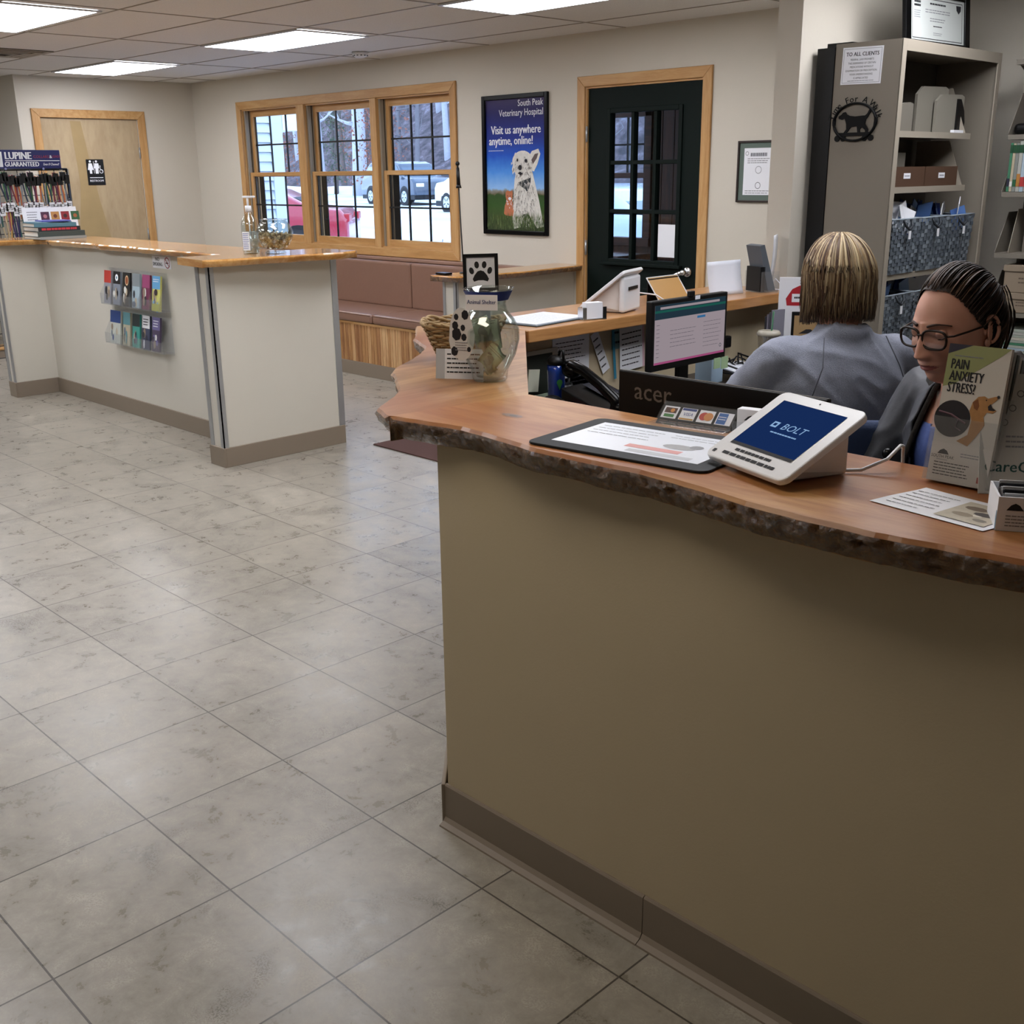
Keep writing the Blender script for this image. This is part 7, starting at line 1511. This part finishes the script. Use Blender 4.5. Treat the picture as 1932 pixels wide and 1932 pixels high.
# cars
def car(label, cat, loc, rz, col, kind='sedan', L=4.6, W=1.8, name='car'):
    t = thing(name, label, cat, loc, rz); mc = mat('carpaint'+col[1:], col, .25, coat=.8, spec=.5); mg = mat('car_glass', '#50606c', .08, spec=.8); mt_ = mat('tyre', '#1c1c1e', .8)
    if kind == 'suv': prof = [(-.50, .38), (-.50, .75), (-.47, 1.0), (-.43, 1.55), (-.38, 1.70), (.08, 1.72), (.16, 1.62), (.25, 1.15), (.44, 1.05), (.49, .9), (.50, .40)]; gls = [(-.42, 1.12), (-.39, 1.55), (-.36, 1.62), (.06, 1.63), (.13, 1.56), (.22, 1.14)]
    else: prof = [(-.50, .40), (-.50, .85), (-.47, 1.02), (-.36, 1.07), (-.23, 1.36), (-.12, 1.44), (.06, 1.44), (.15, 1.36), (.28, 1.02), (.45, .90), (.495, .75), (.50, .38)]; gls = [(-.33, 1.08), (-.22, 1.32), (-.11, 1.39), (.05, 1.39), (.13, 1.33), (.25, 1.04)]
    F = frame((0, 0, 0), '-y'); W2 = W/2; q = M(); bm = q.bm
    rows = []
    for k, (ys, sh) in enumerate(((-W2, .0), (-W2+.10, .0), (0, .0), (W2-.10, .0), (W2, .0))):
        edge = k in (0, 4); row = []
        for x, z in prof:
            zt = z; yy = ys
            if z > 1.1: yy = ys*(.86-.10*(z-1.1))
            if edge: zt = min(z, z-.03*(z > .5)); x2 = x*.985
            else: x2 = x
            row.append(bm.verts.new((x2*L, yy, zt)))
        rows.append(row)
    n = len(prof); fs = []
    for a, b in zip(rows, rows[1:]):
        for i in range(n): fs.append(bm.faces.new((a[i], a[(i+1) % n], b[(i+1) % n], b[i])))
    fs.append(bm.faces.new(rows[0][::-1])); fs.append(bm.faces.new(rows[-1])); bmesh.ops.recalc_face_normals(bm, faces=fs); q.mi(mc)
    for f in fs: f.smooth = False
    bmesh.ops.bevel(bm, geom=[e for e in bm.edges if e.calc_face_angle(0) > .25], offset=.03, segments=2, profile=.6, affect='EDGES')
    for f in bm.faces: f.smooth = True
    q.build('body_shell', t)
    q = M()
    for s in (-1, 1):
        mid = .0 if kind == 'sedan' else -.02
        P = [(x*L, z) for x, z in gls]; yy = s*W2
        for seg in (P,):
            vs = [q.bm.verts.new((x, yy*(.86-.10*(z-1.1) if z > 1.1 else .97)*1.006, z)) for x, z in seg]; q.bm.faces.new(vs if s > 0 else vs[::-1])
    r0, r1 = prof[-6 if kind == 'suv' else -5], prof[-5 if kind == 'suv' else -4]
    def shield(a, b, sg): q.flat(mg, [(-W2*.78, 0), (W2*.78, 0), (W2*.70, 1), (-W2*.70, 1)], 0, MX.Identity(4)) if False else None
    for (xa, za), (xb, zb) in (((prof[3 if kind == 'sedan' else 2]), (prof[4 if kind == 'sedan' else 3])), ((prof[8 if kind == 'sedan' else 7]), (prof[7 if kind == 'sedan' else 6]))):
        s = 1 if xa > 0 else -1; e = .012*s; vs = [q.bm.verts.new(p) for p in ((xa*L*.99+e, -W2*.76, za+.03), (xa*L*.99+e, W2*.76, za+.03), (xb*L+e*1.5, W2*.72, zb-.03), (xb*L+e*1.5, -W2*.72, zb-.03))]; q.bm.faces.new(vs if s > 0 else vs[::-1])
    q.mi(mg); q.build('windows', t)
    for sx in (-.31, .32):
        for s in (-1, 1):
            w_ = M(); w_.cyl(mt_, (sx*L, s*(W2-.21), .34), (sx*L, s*(W2+.012), .34), .34, n=28); o = w_.build('wheel', t)
            w_ = M(); w_.cyl(mat('alloy', '#c3c8ce', .3, .5), (sx*L, s*(W2+.0), .34), (sx*L, s*(W2+.02), .34), .22, n=28)
            for k in range(5): a = k*2*PI/5; w_.box(mt_, (-.02, -.001, .07), (.02, .003, .19), T=MX.Translation((sx*L, s*(W2+.021), .34)) @ MX.Rotation(a+.6, 4, 'Y'))
            w_.build('hubcap', o)
            w_ = M(); w_.cyl(m_black, (sx*L, s*(W2-.15), .36), (sx*L, s*(W2+.004), .36), .40, n=28, cap=True); w_.build('wheel_arch', t)
    q = M(); mtl = mat('tail_red', '#b01822', .3)
    zl = .92 if kind == 'sedan' else 1.05
    for s in (-1, 1): q.box(mtl, (-L*.503, s*W2*.72-.18, zl-.12), (-L*.47, s*W2*.72+.18, zl+.02), .02)
    q.build('tail_lights', t); q = M()
    for s in (-1, 1): q.box(mat('headlamp', '#e4eaf0', .15), (L*.47, s*W2*.72-.17, .72), (L*.503, s*W2*.72+.17, .86), .02)
    q.build('headlights', t)
    for s in (-1, 1): M().box(mc, (.2*L-.06, s*(W2+.02)-.09, 1.03), (.2*L+.08, s*(W2+.02)+.09, 1.16), .03).build('mirror', t)
    M().box(m_black, (-L*.49, -W2*.97, .22), (L*.49, W2*.97, .40), .02).build('sill_skirt', t)
    return t
car('red sedan parked close to the building, seen in the left and middle windows', 'car', (-18.6, 10.9, -.05), PI+.8, '#a81f34', 'sedan', 4.7)
car('dark blue-grey sport utility vehicle parked across the lot in the right window', 'car', (-37.3, 30.5, gz(0, 30.5)-.02), -.2, '#3b4654', 'suv', 4.9, 1.95)
car('white car whose front wheel shows at the right edge of the window', 'car', (-28.1, 26.6, gz(0, 26)-.02), -.2, '#eceff2', 'sedan', 4.6)
car('silver car seen through the green door and its vestibule window', 'car', (-10.9, 12.4, -.05), PI-.12, '#c2cad6', 'sedan', 4.7)
# dry stems under the window
for i in range(16):
    x = -7.6+.075*i+R9.uniform(-.03, .03)
    t = thing('dry_stem', 'thin dry plant stem poking up from the snow just outside the right window', 'plant', (x-.25, 6.55+R9.uniform(-.1, .1), gz(0, 6.5)), group='dry stems outside the right window'); h_ = R9.uniform(1.0, 1.16); a = R9.uniform(-.08, .08)
    q = M(); q.tube(mbk[2], [(0, 0, 0), (a*.3, 0, h_*.6), (a, .02, h_)], .004, 4); q.tube(mbk[2], [(a*.6, 0, h_*.8), (a*.6+.04, 0, h_*.93)], .0025, 3); q.build('stem', t)
# ---------------------------------------------------------------- vestibule beyond the green door
mdk = wood('dark_stained_boards', '#2e1a14', '#4a2a1c', '#5f3826', 6., 'Z', .5, bump=.05); mdkx = wood('dark_stained_rail', '#2e1a14', '#4a2a1c', '#5f3826', 6., 'X', .5, bump=.05)
VY = 7.40; q = M()
x = -5.90
k = 0
while x < -4.15: q.box(mdk, (x, VY, -.05), (x+.118, VY+.03+.004*(k % 2), 2.4), .004, seg=1); x += .12; k += 1
for i in range(8): q.box(mdk, (-6.72+.1*i if False else -6.9+.125*i, VY, -.05), (-6.9+.125*i+.122, VY+.03, 1.0))
q.box(mdkx, (-6.9, VY, 2.02), (-5.90, VY+.03, 2.4)); o = q.build('wall_vestibule_far'); struct(o)
q = M(); q.box(mdk, (-4.15, YB+T, -.05), (-4.12, VY+.03, 2.4)); struct(q.build('wall_vestibule_right'))
q = M(); q.box(mdkx, (-6.9, YB+T, 2.40), (-4.12, VY+.03, 2.44)); struct(q.build('ceiling_vestibule'))
q = M(); q.box(mat('vestibule_floor', '#4a443f', .7), (-6.9, YB+T, -.06), (-4.12, VY, -.0)); struct(q.build('floor_vestibule'))
w2 = tag(bpy.data.objects.new('window_2', None), kind='structure'); COL.objects.link(w2); w2.location = (-6.3, VY, 1.0)
q = M(); a, b = -6.62, -5.93
for p0, p1 in (((a-.06, VY-.02, 1.0), (a, VY+.05, 2.04)), ((b-.02, VY-.02, 1.0), (b+.05, VY+.05, 2.04)), ((a-.06, VY-.03, .95), (b+.05, VY+.06, 1.02)), ((a-.06, VY-.02, 1.98), (b+.05, VY+.05, 2.05)), ((a, VY-.015, 1.50), (b-.02, VY+.04, 1.545))): q.box(mdkx, p0, p1, .004)
q.build('sash', w2, world=True); q = M()
for xx in (-6.39, -6.15): q.box(m_grille, (xx-.008, VY+.005, 1.545), (xx+.008, VY+.02, 1.98))
q.box(m_grille, (a, VY+.006, 1.76), (b-.02, VY+.019, 1.775)); q.box(m_grille, (a, VY+.006, 1.205), (b-.02, VY+.019, 1.22)); q.box(m_grille, (b-.045, VY+.004, 1.02), (b-.02, VY+.03, 1.98)); q.build('grille', w2, world=True)
M().box(m_glass, (a, VY+.012, 1.02), (b-.02, VY+.014, 1.98)).build('pane', w2, world=True)
t = thing('vestibule_bench', 'brown wooden bench below the vestibule window', 'bench', (-6.2, 7.15, 0)); M().box(mdkx, (-.7, -.2, .84), (.35, .24, .90), .01).build('bench_top', t); q = M(); q.box(mdkx, (-.7, -.15, 0), (.35, .2, .84)); q.build('bench_base', t)
# ---------------------------------------------------------------- light, camera
w = bpy.data.worlds.new('World'); SC.world = w; w.use_nodes = True; nt = w.node_tree; bg = nt.nodes['Background']
tc = nt.nodes.new('ShaderNodeTexCoord'); sp = nt.nodes.new('ShaderNodeSeparateXYZ'); nt.links.new(tc.outputs['Generated'], sp.inputs[0])
nt.links.new(ramp(nt, sp.outputs['Z'], [(.0, '#b4cbf2'), (.25, '#c4d8fa'), (1., '#a9c6f5')]), bg.inputs[0]); bg.inputs[1].default_value = 5.6
cd = bpy.data.cameras.new('camera'); cam = bpy.data.objects.new('camera', cd); COL.objects.link(cam); SC.camera = cam
Rm = ((0.70132641, 0.71274795, -0.01147288), (0.2041821, -0.21627835, -0.95474255), (-0.68297213, 0.66724362, -0.29721209))
m4 = MX.Identity(4)
for j in range(3): m4[j][0] = Rm[0][j]; m4[j][1] = -Rm[1][j]; m4[j][2] = -Rm[2][j]
m4.translation = (0, 0, 1.556); cam.matrix_world = m4
cd.sensor_width = 36; cd.sensor_fit = 'HORIZONTAL'; cd.lens = 36*2056.74/1932; cd.clip_start = .05; cd.clip_end = 500
vs = SC.view_settings; vs.view_transform = 'Standard'; vs.look = 'None'; vs.gamma = 1; vs.use_curve_mapping = False; vs.exposure = -0.25
bpy.data.scenes.remove(TMP)
